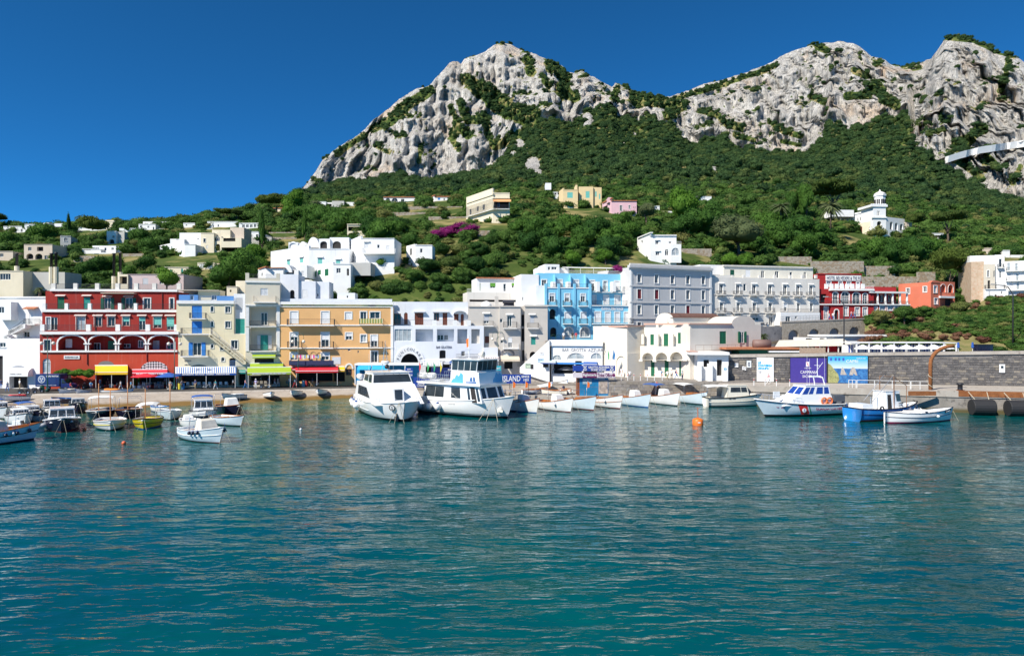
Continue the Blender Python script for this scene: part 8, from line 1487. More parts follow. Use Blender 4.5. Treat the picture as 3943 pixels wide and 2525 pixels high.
for i,px in enumerate((3782,3922)):
 Y=ylin(PE,px)-1.3;o=thing('rubber_fender',('black cylindrical rubber fender hanging at the pier, left','black cylindrical rubber fender hanging at the pier, right')[i],'fender',(gx(px,Y),Y,.05),R(-8),'big rubber pier fenders');g=MB();g.lathe([(.5,-1.4),(1.05,-1.4),(1.08,-1.3),(1.08,1.3),(1.05,1.4),(.5,1.4),(.5,1.2),(.3,1.0)],(0,0,1.),20,0,'x');g.build('cylinder',RUBB,o,False,True);g=MB();g.tube([(-.8,0,1.9),(-1.2,1.2,3.)],.05,5);g.tube([(.9,0,1.9),(1.2,1.2,3.)],.05,5);g.build('chain',ROPE,o,False,True)
Y=ylin(PE,3580)+.5;o=thing('davit','tall rusty curved pipe davit on the pier','davit',(gx(3583,Y),Y,1.2));za,zb=gz(1400,Y),gz(1332,Y);xr=gx(3672,Y)-o.location.x;g=MB();g.tube([(0,0,0),(0,0,za-1.2)]+[(xr*(1-math.cos(a)),0,za-1.2+(zb-za)*math.sin(a))for a in(.25,.5,.75,1.,1.3,1.57)],.26,10);g.build('pipe',RUST,o,True,True);g=MB();n=10;g.tube([(.3*math.cos(k*.9),.3*math.sin(k*.9),4.6-k*.18)for k in range(16)],.05,5);g.build('rope_coil',ROPE,o,True,True)
o=thing('bollard','black iron mooring bollard on the pier edge','bollard',(gx(3697,ylin(PE,3697)+.8),ylin(PE,3697)+.8,3.1));g=MB();g.lathe([(.4,0),(.32,.2),(.32,.75),(.45,.85),(.42,1.0)],(0,0,0),14);g.build('post',KBOT,o,True,True);g=MB();g.lathe([(.5,0),(.5,.06)],(0,0,0),14);g.build('base',RUST,o,False,True)
WR=M('white_rail_paint',(.72,.72,.70),.5)
for nm,(a,c),lb in(('pier_railing',(3300,3505),'white tubular railing along the pier, long section'),('pier_railing',(3508,3578),'white tubular railing along the pier, short section by the davit'),('pier_railing',(3268,3296),'white tubular railing along the pier, stub beside the sea poster')):
 Ya,Yc=ylin(PE,a)+1.2,ylin(PE,c)+1.2;A_,B_=Vector((gx(a,Ya),Ya,3.1)),Vector((gx(c,Yc),Yc,3.1));o=thing(nm,lb,'railing',(A_+B_)/2,0,'white pier railings');n=max(2,int((B_-A_).length/2.2))
 for i in range(n+1):p=A_.lerp(B_,i/n);g=MB();g.bar(p,p+Vector((0,0,1.15)),.05);g.build('post',WR,o)
 for z in(.6,1.15):g=MB();g.bar(A_+Vector((0,0,z)),B_+Vector((0,0,z)),.045);g.build('rail',WR,o)
for i,px in enumerate((2345,2368,2392,2417,2441,2466,2493,2520,2550,2903,2946,2990,3041)):
 on_p=px>2700;Y=(ylin(PE,px)+.8)if on_p else 113.6;o=thing('bollard',ORD[i-9 if on_p else i]+' slim white and red post from left '+('along the pier before the posters' if on_p else 'on the harbour terrace edge'),'post',(gx(px,Y),Y,3.1 if on_p else 3.25),0,'slim quay posts '+('on the pier' if on_p else 'on the terrace'))
 g=MB();g.lathe([(.05,0),(.05,1.15)],(0,0,0),8);g.build('post',WHITEP,o,False,True);g=MB();g.lathe([(.056,.8),(.056,1.0)],(0,0,0),8);g.build('red_band',M('guard_red',(.62,.03,.03)),o,False,True)
Yl=116.5;zl=7.4
o=thing('beach_pavilion','long white pergola pavilion with blue and white striped cabins','pavilion',(gx(3470,122),122,zl));ST=M('cabin_blue',(.02,.08,.38),.7)
x0,x1=gx(3262,122),gx(3630,122);n=70
for k in range(14):
 a=x0+(x1-x0)*k/14;b=x0+(x1-x0)*(k+1)/14;g=MB()
 for i in range(5):g.box(a+(b-a)*i/5,a+(b-a)*(i+1)/5,122+.01*(i%2),124,zl,gz(1327,122),i%2)
 g.build('cabin',[WHITEP,ST],o)
g=MB();g.box(x0-.3,gx(3640,122),118.5,126,gz(1317,122)-.1,gz(1317,122));g.build('roof_slats',WHITEP,o)
for i in range(9):x=x0+(gx(3636,122)-x0)*i/8;g=MB();g.box(x-.1,x+.1,118.6,118.8,zl,gz(1317,122));g.build('post',WHITEP,o)
for i,px in enumerate((3322,3378,3432,3490,3545,3597,3640)):p=parasol(ORD[i]+' white beach parasol from left before the striped cabins',px,1350,zl,1.45,1.9,CW,group='white beach parasols');p.location=(gx(px,115.5),115.5,zl-.1)
f=Fc(KF,1000,128,1970,131);b=House('restaurant_tent','low beach restaurant with long cream canvas roof and red curtains',f,zl)
b.wall(1330,1165,1960,PHG,[('n',1340,1190,1960,1240,{'rev':1.})],depth=5)
g=MB();ua,za=f.uz(1010,1165,-1);ub,_=f.uz(1955,1165,-1);zt=f.uz(1400,1110,-1)[1];zt2=f.uz(1850,1092,-1)[1];g.add([f.W(ua,-1.5,za-.3),f.W(ub,-1.5,za-.2),f.W(ub,2,zt2),f.W(ua+3,2,zt),f.W(ub,5,za),f.W(ua,5,za)],[(0,1,2,3),(3,2,4,5)]);g.build('canvas_roof',CREAMC,b.root)
for x in(1505,1640,1700):u,z=f.uz(x,1160,-.6);g=MB();g.box(u,u+1.2,-.62,-.5,zl,z,0,f.tf());g.build('red_curtain',RDC,b.root)
for x in(1420,1560,1660,1780,1880):u,z=f.uz(x,1155,-1.2);g=MB();g.box(u-.08,u+.08,-1.3,-1.15,zl,z,0,f.tf());g.build('post',WHITEP,b.root)
f=Fc(KF,1385,134,2415,137);b=House('white_storehouse','long low pale grey storehouse below the arched road wall',f,zl);b.wall(1385,1075,1640,PHW,[('n',1395,1085,1475,1110,{'rev':.6}),('n',1560,1082,1620,1105,{'rev':.6})],depth=4);b.wall(1630,1060,2415,plaster('storehouse_grey',(.52,.54,.56),.2),[],off=.5,depth=5);b.band(1625,2420,1043,1062,.5,.5,PHW,name='roof_edge',back=5.5)
o=thing('reed_screen','tan reed screen fence on top of the stone wall','fence',(gx(3130,113),113,7.4));m_=surf('reed',(.38,.27,.19),(.52,.40,.30),(.30,.21,.15),4.)
for i in range(20):a,c=3079+i*5,3083.8+i*5;g=MB();g.box(gx(a,113),gx(c,113),113+.02*(i%2),113.06,7.4,gz(1337,113)-.05*((i*7)%3));g.build('reed_panel',m_,o)
o=thing('canteen_roof','low flat-roofed canteen with orange tile edge above the stone wall','building',(gx(2960,117),117,7.4));g=MB();g.box(gx(2840,117),gx(3075,117),116,121,7.3,gz(1345,117));g.build('wall',SHUT('green'),o);g=MB();g.box(gx(2790,116),gx(3080,116),115.2,121.5,gz(1345,116),gz(1338,116));g.build('roof',TILE,o);g=MB();g.box(gx(2955,116),gx(3078,116),115.1,121.4,gz(1356,116),gz(1350,116));g.build('white_ledge',WHITEP,o)
o=thing('water_tank','rusty cylindrical water tank on the canteen roof','tank',at(2933,1342,117));g=MB();g.lathe([(.1,-1.5),(.75,-1.4),(.78,0),(.75,1.4),(.1,1.5)],(0,0,.8),14,0,'x');g.build('tank',M('tank_brown',(.20,.12,.10),.6),o,True,True);g=MB();g.box(-1,-.8,-.6,.6,0,.3);g.box(.8,1,-.6,.6,0,.3);g.build('cradle',IRON,o,False,True)
for i,(px,Y,h_)in enumerate(((3690,115,1.8),(3745,115,1.9))):o=parasol('closed dark blue parasol on the lido terrace, '+('left','right')[i],px,1350,zl,1,2.2,BLW,True);o.location=(gx(px,Y),Y,zl)
o=thing('dark_shed','small dark blue storage box on the lido terrace','box',(gx(3765,116),116,zl));g=MB();g.box(-.0,2.6,0,1.2,0,gz(1328,116)-zl);g.build('box',NAVY,o,False,True);g=MB();g.box(-.1,2.7,-.1,1.3,gz(1328,116)-zl,gz(1328,116)-zl+.1);g.build('lid',KBOT,o,False,True)
for i,px in enumerate((448,533)):
 for k in(-1,1):
  if i==0 and 0:continue
for(px,y0,y1,Y,lb)in((439,1078,975,150,'tall black flue pipe behind the red building, left of the pair'),(463,1062,973,150,'tall black flue pipe behind the red building, right of the pair'),(65,1038,975,156,'black flue pipe above the annex, left of the pair'),(198,1042,975,152,'black flue pipe above the bare grey wall, left of two'),(216,1042,972,152,'black flue pipe above the bare grey wall, right of two')):
 o=thing('flue_pipe',lb,'flue',at(px,y1+(y0-y1),Y),0,'tall black flues');hh_=(y0-y1)/F*Y;g=MB();g.lathe([(.28,-3),(.28,hh_-.3),(.36,hh_-.25),(.36,hh_)],(0,0,0),10);g.build('pipe',KBOT,o,True,True);g=MB();g.lathe([(.5,-3),(.5,.8)],(0,0,0),8);g.build('base',PHC,o,False,True)
tw_=thing('terrace_retaining_wall','squared stone retaining wall of the harbour terrace behind the launches','wall',(gx(2560,111.5),111.5,.8));tag(tw_,kind='thing');A_,B_=Vector((gx(2332,113.2),113.2,0)),Vector((gx(2800,110.6),110.6,0));e=(B_-A_).normalized();n=Vector((e.y,-e.x,0));rw=random.Random(3)
for j in range(5):
 u=-.5*(j%2)
 while u<(B_-A_).length:
  w=.8+.5*rw.random();a,c=max(u,0),min(u+w,(B_-A_).length);u+=w
  if c-a<.2:continue
  g=MB();d=.06+.05*rw.random();P=[A_+e*(a+.02),A_+e*(c-.02)];g.prism([P[0]+Vector((0,0,.82+j*.47)),P[1]+Vector((0,0,.82+j*.47)),P[1]+Vector((0,0,1.26+j*.47)),P[0]+Vector((0,0,1.26+j*.47))],n*d);g.build('stone',BAS[rw.choice((1,2,2))]if rw.random()<.35 else QSTONE,tw_)
for a in[('person in red top strolling on the promenade by the van',272,1509,Z0,'red','navy','walk',90),('person in white dress before the yellow awning',465,1502,Z0,'white','white','walk',-90),('person in khaki shorts before the fish bar',505,1503,Z0,'sky','khaki','walk',90),('person in grey top near the blue parasol',655,1503,Z0,'grey','khaki','stand',10),('person in teal top walking before the striped awning',830,1500,Z0,'teal','white','walk',-85,HAIRL),('person in pink top near the teal awning',945,1496,Z0,'pink','blue','walk',85),('person in white hat before the lime awning',985,1496,Z0,'lilac','white','stand',0,HAIRL,'white'),('person in red shorts right of the lime awning',1135,1492,Z0,'white','red','walk',80),('person in black near the orange building door',1322,1478,Z0,'black','grey','walk',-70),('person in sky-blue top left of the kiosk',1352,1478,Z0,'sky','white','stand',30),('person in navy at the kiosk counter',1478,1462,1.95,'navy','khaki','stand',170),('person in white under the grey striped awning',1645,1458,1.95,'white','blue','stand',0),('person in khaki top beside the silver car',2040,1464,1.95,'khaki','navy','walk',60),('person in red top beside the grey car',2172,1465,1.95,'red','white','stand',20),('person in green top by the pizza shop door',1970,1452,1.95,'green','khaki','stand',0),('person in white between the second and third green doors',2570,1464,3.25,'white','khaki','walk',-60),('person in blue top left of the green office door',2360,1462,3.25,'blue','grey','walk',70),('person in pink top on the pier before the white poster',2960,1478,3.1,'pink','white','walk',85),('person in navy on the quay by the second launch',2170,1519,.8,'navy','khaki','stand',30),('person in white on the quay by the canopy launch',2600,1512,.8,'white','navy','stand',-30)]:person(*a)
# --- vegetation
def leafmat(name,a,b,c=None,tr=.25):
 m,nt,bs=newmat(name);sp(bs,Roughness=.75);bs.inputs['Specular IOR Level'].default_value=.15
 p=geo(nt);oi=nd(nt,'ObjectInfo')
 k=nd(nt,'Math',operation='MULTIPLY_ADD');nt.links.new(noise(nt,p,.6,3),k.inputs[0]);k.inputs[1].default_value=.7;nt.links.new(oi.outputs['Random'],k.inputs[2])
 col=mixc(nt,ramp(nt,k.outputs[0],.2,1.1),a,b)
 if c:
  q=nd(nt,'Math',operation='FRACT');q2=nd(nt,'Math',operation='MULTIPLY');nt.links.new(oi.outputs['Random'],q2 .inputs[0]);q2 .inputs[1].default_value=7.3
  nt.links.new(q2 .outputs[0],q.inputs[0]);col=mixc(nt,ramp(nt,q.outputs[0],.78,.95),col,c)
 nt.links.new(col,bs.inputs['Base Color']);t_=nd(nt,'BsdfTranslucent');nt.links.new(col,t_.inputs[0]);mx=nd(nt,'MixShader');mx.inputs[0].default_value=.38;nt.links.new(bs.outputs[0],mx.inputs[1]);nt.links.new(t_.outputs[0],mx.inputs[2]);nt.links.new(mx.outputs[0],nt.nodes['Material Output'].inputs[0]);MATS[name]=m;return m
def ico(sub):
 bm=bmesh.new();bmesh.ops.create_icosphere(bm,subdivisions=sub,radius=1)
 v=np.array([x.co[:]for x in bm.verts]);f=np.array([[x.index for x in q.verts]for q in bm.faces]);bm.free();return v,f
def crown_mesh(name,mat,seed,n_leaf,leaf,lobes=7,flat=.8,sub=3,core=.86,spread=.62,shell=.5):
 """lumpy core of several lobes wrapped in many small leaf faces; about 1 m in radius, base at z = 0"""
 r=np.random.default_rng(seed)
 cs=r.normal(size=(lobes,3));cs/=np.linalg.norm(cs,axis=1,keepdims=True);cs*=spread*(.4+.6*r.random((lobes,1)))
 cs[:,2]=cs[:,2]*flat+.1;rad=.36+.26*r.random(lobes)
 V,Fs,off=[],[],0
 iv,jf=ico(sub)
 for c,q in zip(cs,rad):
  w=iv*(q*core*(1+.22*fbm(iv[:,0]*2.3+seed,iv[:,1]*2.3,iv[:,2]*2.3,3,seed)))[:,None]*np.array([1,1,flat])+c
  V.append(w);Fs.append(jf+off);off+=len(w)
 tv,tf=np.concatenate(V),np.concatenate(Fs)
 ci=r.integers(0,lobes,n_leaf);d=r.normal(size=(n_leaf,3));d[:,2]=np.abs(d[:,2])*.9-.25;d/=np.linalg.norm(d,axis=1,keepdims=True)
 P=cs[ci]+d*(rad[ci]*(.86+.34*r.random(n_leaf)))[:,None]*np.array([1,1,flat])
 nn=d+.75*r.normal(size=d.shape);nn/=np.linalg.norm(nn,axis=1,keepdims=True)
 u=np.cross(nn,r.normal(size=d.shape));u/=np.linalg.norm(u,axis=1,keepdims=True)+1e-9;w=np.cross(nn,u)
 s=leaf*(.6+.8*r.random((n_leaf,1)))
 L=np.stack([P-u*s,P+w*s*.7,P+u*s],1).reshape(-1,3)
 lf=np.arange(n_leaf*3).reshape(-1,3)+len(tv)
 v=np.concatenate([tv,L]);f=np.concatenate([tf,lf]);v[:,2]+=.55
 me=npmesh(name,v,f,mat,smooth=False)
 d_=me.data;bpy.data.objects.remove(me);return d_
LM={'wood':leafmat('wood_foliage',(0.018,0.055,0.023),(0.068,0.124,0.039),(0.111,0.156,0.046)),'scrub':leafmat('scrub_foliage',(0.023,0.072,0.017),(0.094,0.176,0.036),(0.195,0.202,0.065)),'oak':leafmat('dark_foliage',(0.023,0.075,0.017),(0.075,0.163,0.026)),'lime':leafmat('light_foliage',(0.065,0.156,0.019),(0.130,0.260,0.033)),'pine':leafmat('pine_foliage',(0.033,0.065,0.018),(0.098,0.143,0.026)),'olive':leafmat('grey_foliage',(0.078,0.111,0.046),(0.143,0.176,0.078)),'purple':leafmat('bougainvillea_foliage',(.15,.012,.09),(.30,.03,.18)),'rust':leafmat('rusty_foliage',(.12,.05,.035),(.24,.13,.08))}
def scatter(name,pts,scl,variants,seed):
 """points with a random turn, size and one of the variant meshes each (geometry nodes)"""
 me=bpy.data.meshes.new(name);n=len(pts);me.vertices.add(n);me.vertices.foreach_set('co',np.asarray(pts,np.float32).ravel())
 a=me.attributes.new('scl','FLOAT_VECTOR','POINT');a.data.foreach_set('vector',np.asarray(scl,np.float32).ravel())
 o=bpy.data.objects.new(name,me);COL.objects.link(o)
 c=bpy.data.collections.new(name+'_variants')
 for i,d in enumerate(variants):c.objects.link(bpy.data.objects.new('%s_variant_%d'%(name,i),d))
 g=bpy.data.node_groups.new(name,'GeometryNodeTree')
 g.interface.new_socket('Geometry',in_out='INPUT',socket_type='NodeSocketGeometry');g.interface.new_socket('Geometry',in_out='OUTPUT',socket_type='NodeSocketGeometry')
 N=g.nodes.new;L=g.links.new
 gi,go,ip,cinf,mp=N('NodeGroupInput'),N('NodeGroupOutput'),N('GeometryNodeInstanceOnPoints'),N('GeometryNodeCollectionInfo'),N('GeometryNodeMeshToPoints')
 cinf.inputs[0].default_value=c;cinf.inputs['Separate Children'].default_value=True;cinf.inputs['Reset Children'].default_value=True
 ip.inputs['Pick Instance'].default_value=True
 ri=N('FunctionNodeRandomValue');ri.data_type='INT';ri.inputs[4].default_value=0;ri.inputs[5].default_value=len(variants)-1;ri.inputs['Seed'].default_value=seed
 rr=N('FunctionNodeRandomValue');rr.data_type='FLOAT_VECTOR';rr.inputs[0].default_value=(-.15,-.15,0);rr.inputs[1].default_value=(.15,.15,6.28);rr.inputs['Seed'].default_value=seed+1
 na=N('GeometryNodeInputNamedAttribute');na.data_type='FLOAT_VECTOR';na.inputs[0].default_value='scl'
 L(gi.outputs[0],mp.inputs[0]);L(mp.outputs[0],ip.inputs['Points']);L(cinf.outputs[0],ip.inputs['Instance'])
 L(ri.outputs[2],ip.inputs['Instance Index']);L(rr.outputs[0],ip.inputs['Rotation']);L(na.outputs[0],ip.inputs['Scale']);L(ip.outputs[0],go.inputs[0])
 md=o.modifiers.new('scatter','NODES');md.node_group=g
 return o
KEEP=globals().get('KEEP',[])
def sample(mask,n,seed,keep=True):
 """random points on the land sheet where mask is true, even per area"""
 r=np.random.default_rng(seed)
 A=np.linalg.norm(np.cross(V3[1:,:-1]-V3[:-1,:-1],V3[:-1,1:]-V3[:-1,:-1]),axis=-1)*mask[:-1,:-1]
 A=A*(np.abs(PXS[None,:-1]-1971)<2350)
 q=A.ravel()/A.sum();i=r.choice(len(q),n,p=q);ri,ci=np.divmod(i,NC-1)
 a,b=r.random((n,1)),r.random((n,1))
 P=V3[ri,ci]*(1-a)*(1-b)+V3[ri,ci+1]*a*(1-b)+V3[ri+1,ci]*(1-a)*b+V3[ri+1,ci+1]*a*b
 if keep:
  px=CX+P[:,0]/P[:,1]*F;py=HY-(P[:,2]-H)/P[:,1]*F;ok=np.ones(n,bool)
  for x0,x1,y0,y1,Y in KEEP:ok&=~((px>x0)&(px<x1)&(py>y0)&(py<y1+3.4*F/P[:,1])&(P[:,1]<Y))
  P=P[ok]
 return P
wood=[crown_mesh('wood_crown',LM['wood'],100+i,420,.15,lobes=5+i%4,flat=.75,sub=2)for i in range(6)]
far=((rowi>=88)|((PXS[None]>1250)&(rowi>46+40*rng.random(rowi.shape))))&(veg>.55)&((rowi<N1)|(cl>0)|(PXS[None]<1160))&(rowi<N2)
slope_area=(rowi<N1)
P=sample(far&slope_area,13500,1)
s=(2.4+4.6*rng.random(len(P))**1.8)*np.clip(P[:,1]/600,.55,1);P[:,2]-=s*.25
S=np.stack([s*(.85+.3*rng.random(len(P))),s*(.85+.3*rng.random(len(P))),s*(.8+.4*rng.random(len(P)))],1)
tag(scatter('mountain_forest',P,S,wood,3),'dense dark green wood covering the slope below the white cliffs','forest',kind='stuff')
P=sample(far&~slope_area&(veg>.6),5200,2)
s=1.6+2.6*rng.random(len(P))**2*1.6;P[:,2]-=s*.3;S=np.stack([s,s,s*(.8+.4*rng.random(len(P)))],1)
tag(scatter('cliff_shrubs',P,S,wood,5),'dark green shrubs clinging to ledges and gullies of the white cliffs','shrubs',kind='stuff')
scrub=[crown_mesh('scrub_crown',LM['scrub'],200+i,520,.13,lobes=5+i%3,flat=.7,sub=2)for i in range(5)]
bv=np.zeros(len(BANKV.data.vertices)*3,np.float32);BANKV.data.vertices.foreach_get('co',bv);bv=bv.reshape(5,90,3)
ri,ci=rng.integers(0,4,2400),rng.integers(0,60,2400);a_,b_=rng.random((2400,1)),rng.random((2400,1));BP=bv[ri,ci]*(1-a_)*(1-b_)+bv[ri,ci+1]*a_*(1-b_)+bv[ri+1,ci]*(1-a_)*b_+bv[ri+1,ci+1]*a_*b_
bn=fbm(BP[:,0]*.16,BP[:,1]*.16,0,2,77);rust_=BP[(bn<-.2)&(ri>0)&(ri<3)][::5];BP=BP[(bn>-.22)&(ri<3)];bs_=.5+1.1*rng.random(len(BP));BP[:,2]-=bs_*.25;BS=np.stack([bs_,bs_,bs_*.75],1)
near=(rowi<np.where(PXS[None]>1250,46+40*rng.random(rowi.shape),92))&(rowi>1)
P=sample(near,21000,4)
s=.6+2.1*rng.random(len(P))**2;s*=np.clip(P[:,1]/170,.8,1.7);P[:,2]-=s*.3;S=np.stack([s,s,s*(.65+.5*rng.random(len(P)))],1)
P=np.concatenate([P,BP]);S=np.concatenate([S,BS])
tag(scatter('hillside_scrub',P,S,scrub,7),'green scrub and bushes covering the hillside between the houses','scrub',kind='stuff')
rs_=.5+.9*rng.random(len(rust_));tag(scatter('dry_bushes',rust_,np.stack([rs_,rs_,rs_*.8],1),[crown_mesh('rust_crown',LM['rust'],300+i,400,.13,sub=2)for i in range(2)],9),'rust-red dry bushes on the bank below the hill road','bushes',kind='stuff')
# ---- single trees
BARK=M('bark',(.12,.085,.06),.9,.3)
CR={k:[crown_mesh(k+'_crown',LM[k],400+31*j+len(k),n,lf,lobes=lo,flat=fl,sub=2,spread=sp_)for j in range(2)]for k,n,lf,lo,fl,sp_ in(('oak',2600,.085,11,.85,.68),('lime',2400,.08,9,.9,.66),('olive',2600,.07,10,.8,.66),('purple',1800,.08,8,.6,.66),('scrub',2200,.085,9,.75,.66))}
CR['pine']=[crown_mesh('umbrella_crown',LM['pine'],500+j,2600,.075,lobes=14,flat=.28,sub=2,spread=.78)for j in range(2)];CR['cypress']=[crown_mesh('cypress_crown',LM['oak'],520,2000,.09,lobes=8,flat=1.,sub=2,spread=.45)]
TN=[0]
ORD+=['tenth','eleventh','twelfth','thirteenth','fourteenth','fifteenth','sixteenth','seventeenth','eighteenth','nineteenth','twentieth','twenty-first','twenty-second','twenty-third']
def tree(label,px,py,Y,r,kind='oak',group=None,th=.5,hz=1.,name=None):
 """tree with its foot seen at px,py; crown radius r, trunk as long as th*r"""
 if Y>145 and py<1160:Y1=hill_Y(px,py,Y);r*=Y1/Y;Y=Y1
 p=at(px,py,Y);o=thing(name or{'pine':'umbrella_pine','cypress':'cypress_tree','purple':'bougainvillea','scrub':'bush'}.get(kind,'broadleaf_tree'),label,'bush' if kind in('purple','scrub')else 'tree',p,0,group);TN[0]+=1;r_=random.Random(TN[0])
 g=MB();h_=th*r+.4*r;g.tube([(0,0,-2),(.05*r,0,h_*.4),(-.04*r,.03*r,h_)],[.07*r+.05,.055*r+.04,.03*r],7)
 for q in range(4):a=q*1.6+r_.random();g.tube([(0,0,h_*.55),(.35*r*math.cos(a),.35*r*math.sin(a),h_+.18*r)],[.035*r,.015*r],5)
 g.build('trunk',BARK,o,True,True);c=bpy.data.objects.new('crown',r_.choice(CR[kind]));COL.objects.link(c);c.parent=o;c.location.z=th*r;c.rotation_euler.z=r_.random()*6.28
 s_=(1,1,hz)if kind!='cypress' else(.42,.42,2.6);c.scale=tuple(r*k*(.9+.2*r_.random())for k in s_);return o
Gs={'a':('dark evergreen tree in the thicket below the yellow and pink villas','thicket below the yellow villa','oak',[(2130,925,178,5),(2195,900,182,5),(2250,945,174,4.5),(2305,920,178,5),(2282,868,192,6.5),(2370,950,174,5),(2425,930,176,4.5),(2455,985,170,4),(2350,990,168,4.5),(2150,990,168,4.5),(2065,915,178,4.5),(2030,965,170,4),(2095,960,172,4.5),(2220,985,167,4),(2390,880,186,4),(2010,905,180,4)]),'b':('dark oak in the wood beneath the domed villa','oaks beneath the domed villa','oak',[(2945,990,182,5.5),(2990,955,188,6),(3030,1000,180,5),(3060,930,196,6),(3100,985,184,5.5),(3140,945,194,6),(3160,1005,178,5),(3205,970,188,6),(3240,1010,176,5),(3260,945,198,5.5),(3300,985,186,6),(3350,1000,182,5),(3330,950,200,5),(3390,990,186,5),(2960,900,204,6),(3010,880,214,6),(2900,960,186,5)]),'c':('dark bushy tree on the slope right of the domed villa','trees right of the domed villa','oak',[(3450,960,200,5.5),(3500,985,192,5),(3540,1010,186,5.5),(3480,1030,180,4.5),(3580,985,196,4.5),(3610,955,206,4.5),(3430,1010,184,4.5),(3560,1050,176,4)]),'d':('green bush on the middle slope left of the blue hotel','bushes of the middle slope','scrub',[(1590,1085,152,3.2),(1640,1050,158,3.5),(1690,1100,150,3),(1735,1040,160,3.5),(1780,1085,152,3.4),(1830,1040,158,3.4),(1870,1085,150,3),(1700,990,170,3.5),(1770,985,172,3.4),(1840,985,170,3.4),(1900,1030,160,3.2),(1930,985,168,3.4),(1560,1130,147,2.8),(1500,1140,146,2.8),(1620,1125,147,2.6),(1880,950,176,3.2),(1950,935,178,3),(1450,1120,147,2.4)]),'e':('leafy tree among the houses of the left slope','trees of the left slope','oak',[(60,930,225,5.5),(110,945,220,5.5),(160,935,228,6),(205,950,215,5),(30,960,205,4.5),(140,905,240,5),(230,985,195,4.5),(100,990,190,4),(530,945,225,4.5),(570,975,212,4.2),(610,935,232,4.2),(380,1050,165,3.6),(330,1070,160,3.4),(300,1040,168,3.4),(440,1040,168,3.2),(480,1075,160,3),(250,1000,185,3.4),(560,1040,172,3.4),(640,1000,190,3.4),(690,905,258,4),(770,888,262,5),(800,880,268,4.5),(740,875,275,4)]),'f':('dense dark tree on the shoulder left of the cream villa','dense trees left of the cream villa','oak',[(1330,905,232,7),(1390,900,236,7),(1440,915,228,6.5),(1480,930,220,6),(1290,880,245,6.5),(1250,865,250,6),(1205,860,252,5.5),(1150,855,256,5.5),(1360,960,212,4.5),(1540,905,226,4),(1500,975,205,4),(1570,960,206,3.6)])}
for lb,gr_,kd,L_ in Gs.values():
 for k_,(px,py,Y,r)in enumerate(sorted(L_)):
  r*=.78;w=r*F/Y
  if not any(x0<px+w*.7 and px-w*.7<x1 and y0<py and py-1.25*w<y1-6 and Y<Yh for x0,x1,y0,y1,Yh in KEEP):tree(lb+', '+ORD[k_]+' from left',px,py+3,Y,r,kd,gr_,.04,1.05)
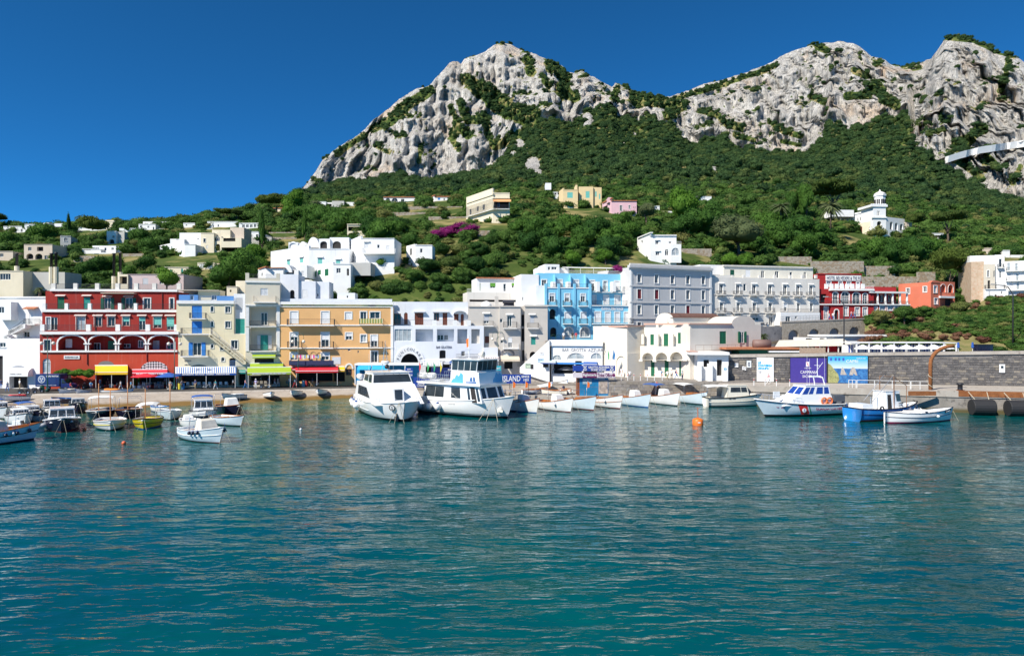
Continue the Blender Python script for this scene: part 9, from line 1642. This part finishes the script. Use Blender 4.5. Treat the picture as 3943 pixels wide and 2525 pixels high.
for a in[('big dark tree standing in the vines left of the white complex',930,1120,150,4.6,'oak',None,0.5,1.0),('dark tree just left of the biggest vine tree',880,1125,150,3.2,'oak',None,0.5,1.0),('bright green tree beneath the slim cypress',970,1030,172,3.2,'lime',None,0.5,1.0),('light green tree at the foot of the slim cypress',1000,1060,165,2.6,'lime',None,0.5,1.0),('tall light green poplar-like tree on the crest left of the cliffs',1135,835,262,4.2,'lime',None,0.7,1.5),('round yellowish tree in front of the crest poplar',1120,850,255,3,'lime',None,0.5,1.0),('grey-leaved olive tree below the white villa under the cliff',1215,850,250,4,'olive',None,0.5,1.0),('broad olive-grey tree below the domed villa wood',2840,985,178,7,'olive',None,0.3,0.8),('tall light oak behind the white villa',2620,885,200,4.8,'lime',None,0.8,1.3),('round dark oak right of the tall light one',2700,920,194,4.6,'oak',None,0.5,1.0),('dark oak below the tall light one',2640,940,188,4.0,'oak',None,0.5,1.0),('dark oak left of the broad olive-grey tree',2745,900,200,4.4,'oak',None,0.5,1.0),('small round-crowned tree right of the stone-based pink house',2487,880,192,2.9,'olive',None,1.0,1.0),('round bush by the long glazed balcony',1462,1052,154,2.2,'lime'),('light bush on the slope above the weathered hotel',2860,1050,168,2.4,'lime',None,0.5,1.0),('light bush right of the arch-window villa',2800,1040,168,2.4,'lime',None,0.5,1.0),('yellow-green shrubs left of the arch-window villa',2200,1030,165,2.2,'lime',None,0.5,1.0),('yellow-green bush above the blue hotel',2330,1020,166,2.2,'lime',None,0.5,1.0),('ragged tree on the bank at far right',3905,1250,146,2.6,'scrub',None,0.5,1.0),('round bush on the bank below the salmon house',3480,1250,144,2.2,'scrub',None,0.5,1.0),('bush on the bank left end by the stone arches',3390,1262,144,2.0,'scrub',None,0.5,1.0),('bush on the bank in its middle',3560,1240,146,2.0,'scrub',None,0.5,1.0),('large bush high on the bank',3700,1225,150,2.2,'scrub',None,0.5,1.0),('green garden tree on the terrace of the pale pink house',640,1118,140,2.4,'lime'),('umbrella pine with two-tone crown before the palm',3210,830,262,8,'pine',None,0.45,1.2),('lone umbrella pine right of the domed villa',3648,950,236,5.4,'pine',None,1.1,1.2),('small pine next to the domed villa',3532,918,246,2.9,'pine',None,1.0,2.2),('umbrella pine on the left crest, larger of two',862,866,290,3.4,'pine',None,0.9,1.2),('umbrella pine on the left crest, smaller of two',912,862,292,2.8,'pine',None,0.9,1.3),('spreading pine among white houses at left',365,945,236,4.6,'pine',None,0.35,1.8),('pine at the left picture edge',-8,892,262,3,'pine',None,1.0,1.3),('pine on the dark crest right of the turret',1020,832,300,4,'pine',None,0.5,2),('pine on the dark crest nearest the tall tree',1065,825,300,4,'pine',None,0.5,2),('spreading pine behind the salmon house',3660,1130,172,4.4,'pine',None,0.7,1.8),('smaller pine beside the peeling flats',3745,1125,170,3,'pine',None,0.7,1.8),('dark conifer left of the palms',3045,850,252,2.7,'oak',None,1.3,1.9),('tall dark conifer between the palms',3105,860,250,3.2,'oak',None,1.3,2.1),('slim cypress beside the half-grey house',1008,968,205,2.8,'cypress',None,0.5,1.0),('cypress before the terraces, shorter than the slim one',1172,925,205,2.0,'cypress',None,0.5,1.0),('dark cypress on the far left slope',265,912,238,1.9,'cypress',None,0.5,1.0),('round purple bougainvillea mound below the cream villa',1803,918,176,2.9,'purple',None,.05),('left end of the purple bougainvillea hedge',1690,925,178,2.,'purple',None,.05),('middle of the purple bougainvillea hedge',1722,918,179,2.4,'purple',None,.05),('right end of the purple bougainvillea hedge',1756,910,180,2.8,'purple',None,.05),('pink bougainvillea on the blue hotel roof terrace',2382,1058,141,1.6,'purple',None,.05)]:tree(*a)
def palm(label,px,py,Y,h,r):
 o=thing('palm_tree',label,'palm',at(px,py,Y));g=MB();g.tube([(0,0,-2),(.1,0,h*.5),(0,0,h)],[.3,.25,.22],8);g.build('trunk',BARK,o,True,True);g=MB();rr2=random.Random(px)
 for i in range(46):
  a=i*2.4;el=-.5+1.7*rr2 .random();d=Vector((math.cos(a),math.sin(a),0));w=Vector((-d.y,d.x,0));pr=None
  for k in range(6):
   t=k/5;q=Vector((0,0,h))+d*r*t*math.cos(el*.6)+Vector((0,0,r*(math.sin(el)*t-.75*t*t)));ww=r*.09*math.sin(math.pi*min(t+.12,1));e_=(q+w*ww-Vector((0,0,ww*.6)),q,q-w*ww-Vector((0,0,ww*.6)))
   if pr:g.quad(pr[0],pr[1],e_[1],e_[0]);g.quad(pr[1],pr[2],e_[2],e_[1])
   pr=e_
 g.build('fronds',LM['olive'],o,False,True)
palm('palm tree with drooping fronds left of the dark conifers',3005,850,244,5,5);palm('taller palm tree in front of the umbrella pine',3198,868,250,7,5.4);palm('small palm beside the abutment wall',2938,1345,128,2.6,1.4);palm('small palm on the roof garden at far left',152,1136,132,1.2,1.2)
o=thing('climbing_vine','bright green vine trained over the pharmacy door','vine',(gx(285,119.5),119.5,Z0));g=MB();g.bar((-2.6,.2,0),(-2.6,.2,2.6),.05);g.tube([(-3.4,0,3.),(-1,-.4,3.3),(1,-.4,3.1),(3.2,0,3.2)],.05,5);g.build('stem',BARK,o,False,True)
for i,(x,z,r)in enumerate(((-2.7,2.8,1.),(-1.4,3.,1.1),(0,2.7,1.1),(1.2,2.8,1.2),(2.4,2.5,1.3),(2.9,3.2,.8))):c=bpy.data.objects.new('leaf_mass',CR['lime'][i%2]);COL.objects.link(c);c.parent=o;c.location=(x,-.3,z-.4);c.scale=(r,r*.7,r*.7)
for i,(px,lb)in enumerate(((521,'small clipped conifer in a white box before the fish bar, left'),(534,'small clipped conifer in a white box before the fish bar, right'))):o=tree(lb,px,1488,117.5,.55,'cypress',name='potted_conifer');o.location=gp(px,1494,Z0);g=MB();g.box(-.45,.45,-.25,.25,0,.45);g.build('planter',WHITEP,o,False,True)
pts=[]
for px in np.arange(3640,4010,14.):
 py=np.interp(px,[3640,3700,3780,3943,4000],[612,592,572,548,540]);k_=(np.abs(TX-px)<16)&(np.abs(TP2-py)<14)&(rowi>150);pts.append((px,py,float(TY2[k_].min())-2 if k_.any()else 780))
o=thing('cliff_road_wall','pale retaining wall of the road crossing the right-hand cliff','wall',at(3800,570,pts[10][2]));tag(o,kind='thing');Ys=[p[2]for p in pts];Ys=[min(Ys[max(0,i-2):i+3])for i in range(len(Ys))];g=MB()
for(a,b,_),(c,d,_),Y,Y2 in zip(pts,pts[1:],Ys,Ys[1:]):A_,B_=at(a,b,Y),at(c,d,Y2);up=Vector((0,0,2.2));bk=Vector((0,25,0));dn=Vector((0,2,-5));g.add([A_+dn,B_+dn,B_+up,A_+up,A_+up+bk,B_+up+bk],[(0,1,2,3),(3,2,5,4)])
g.build('parapet',PHW,o)
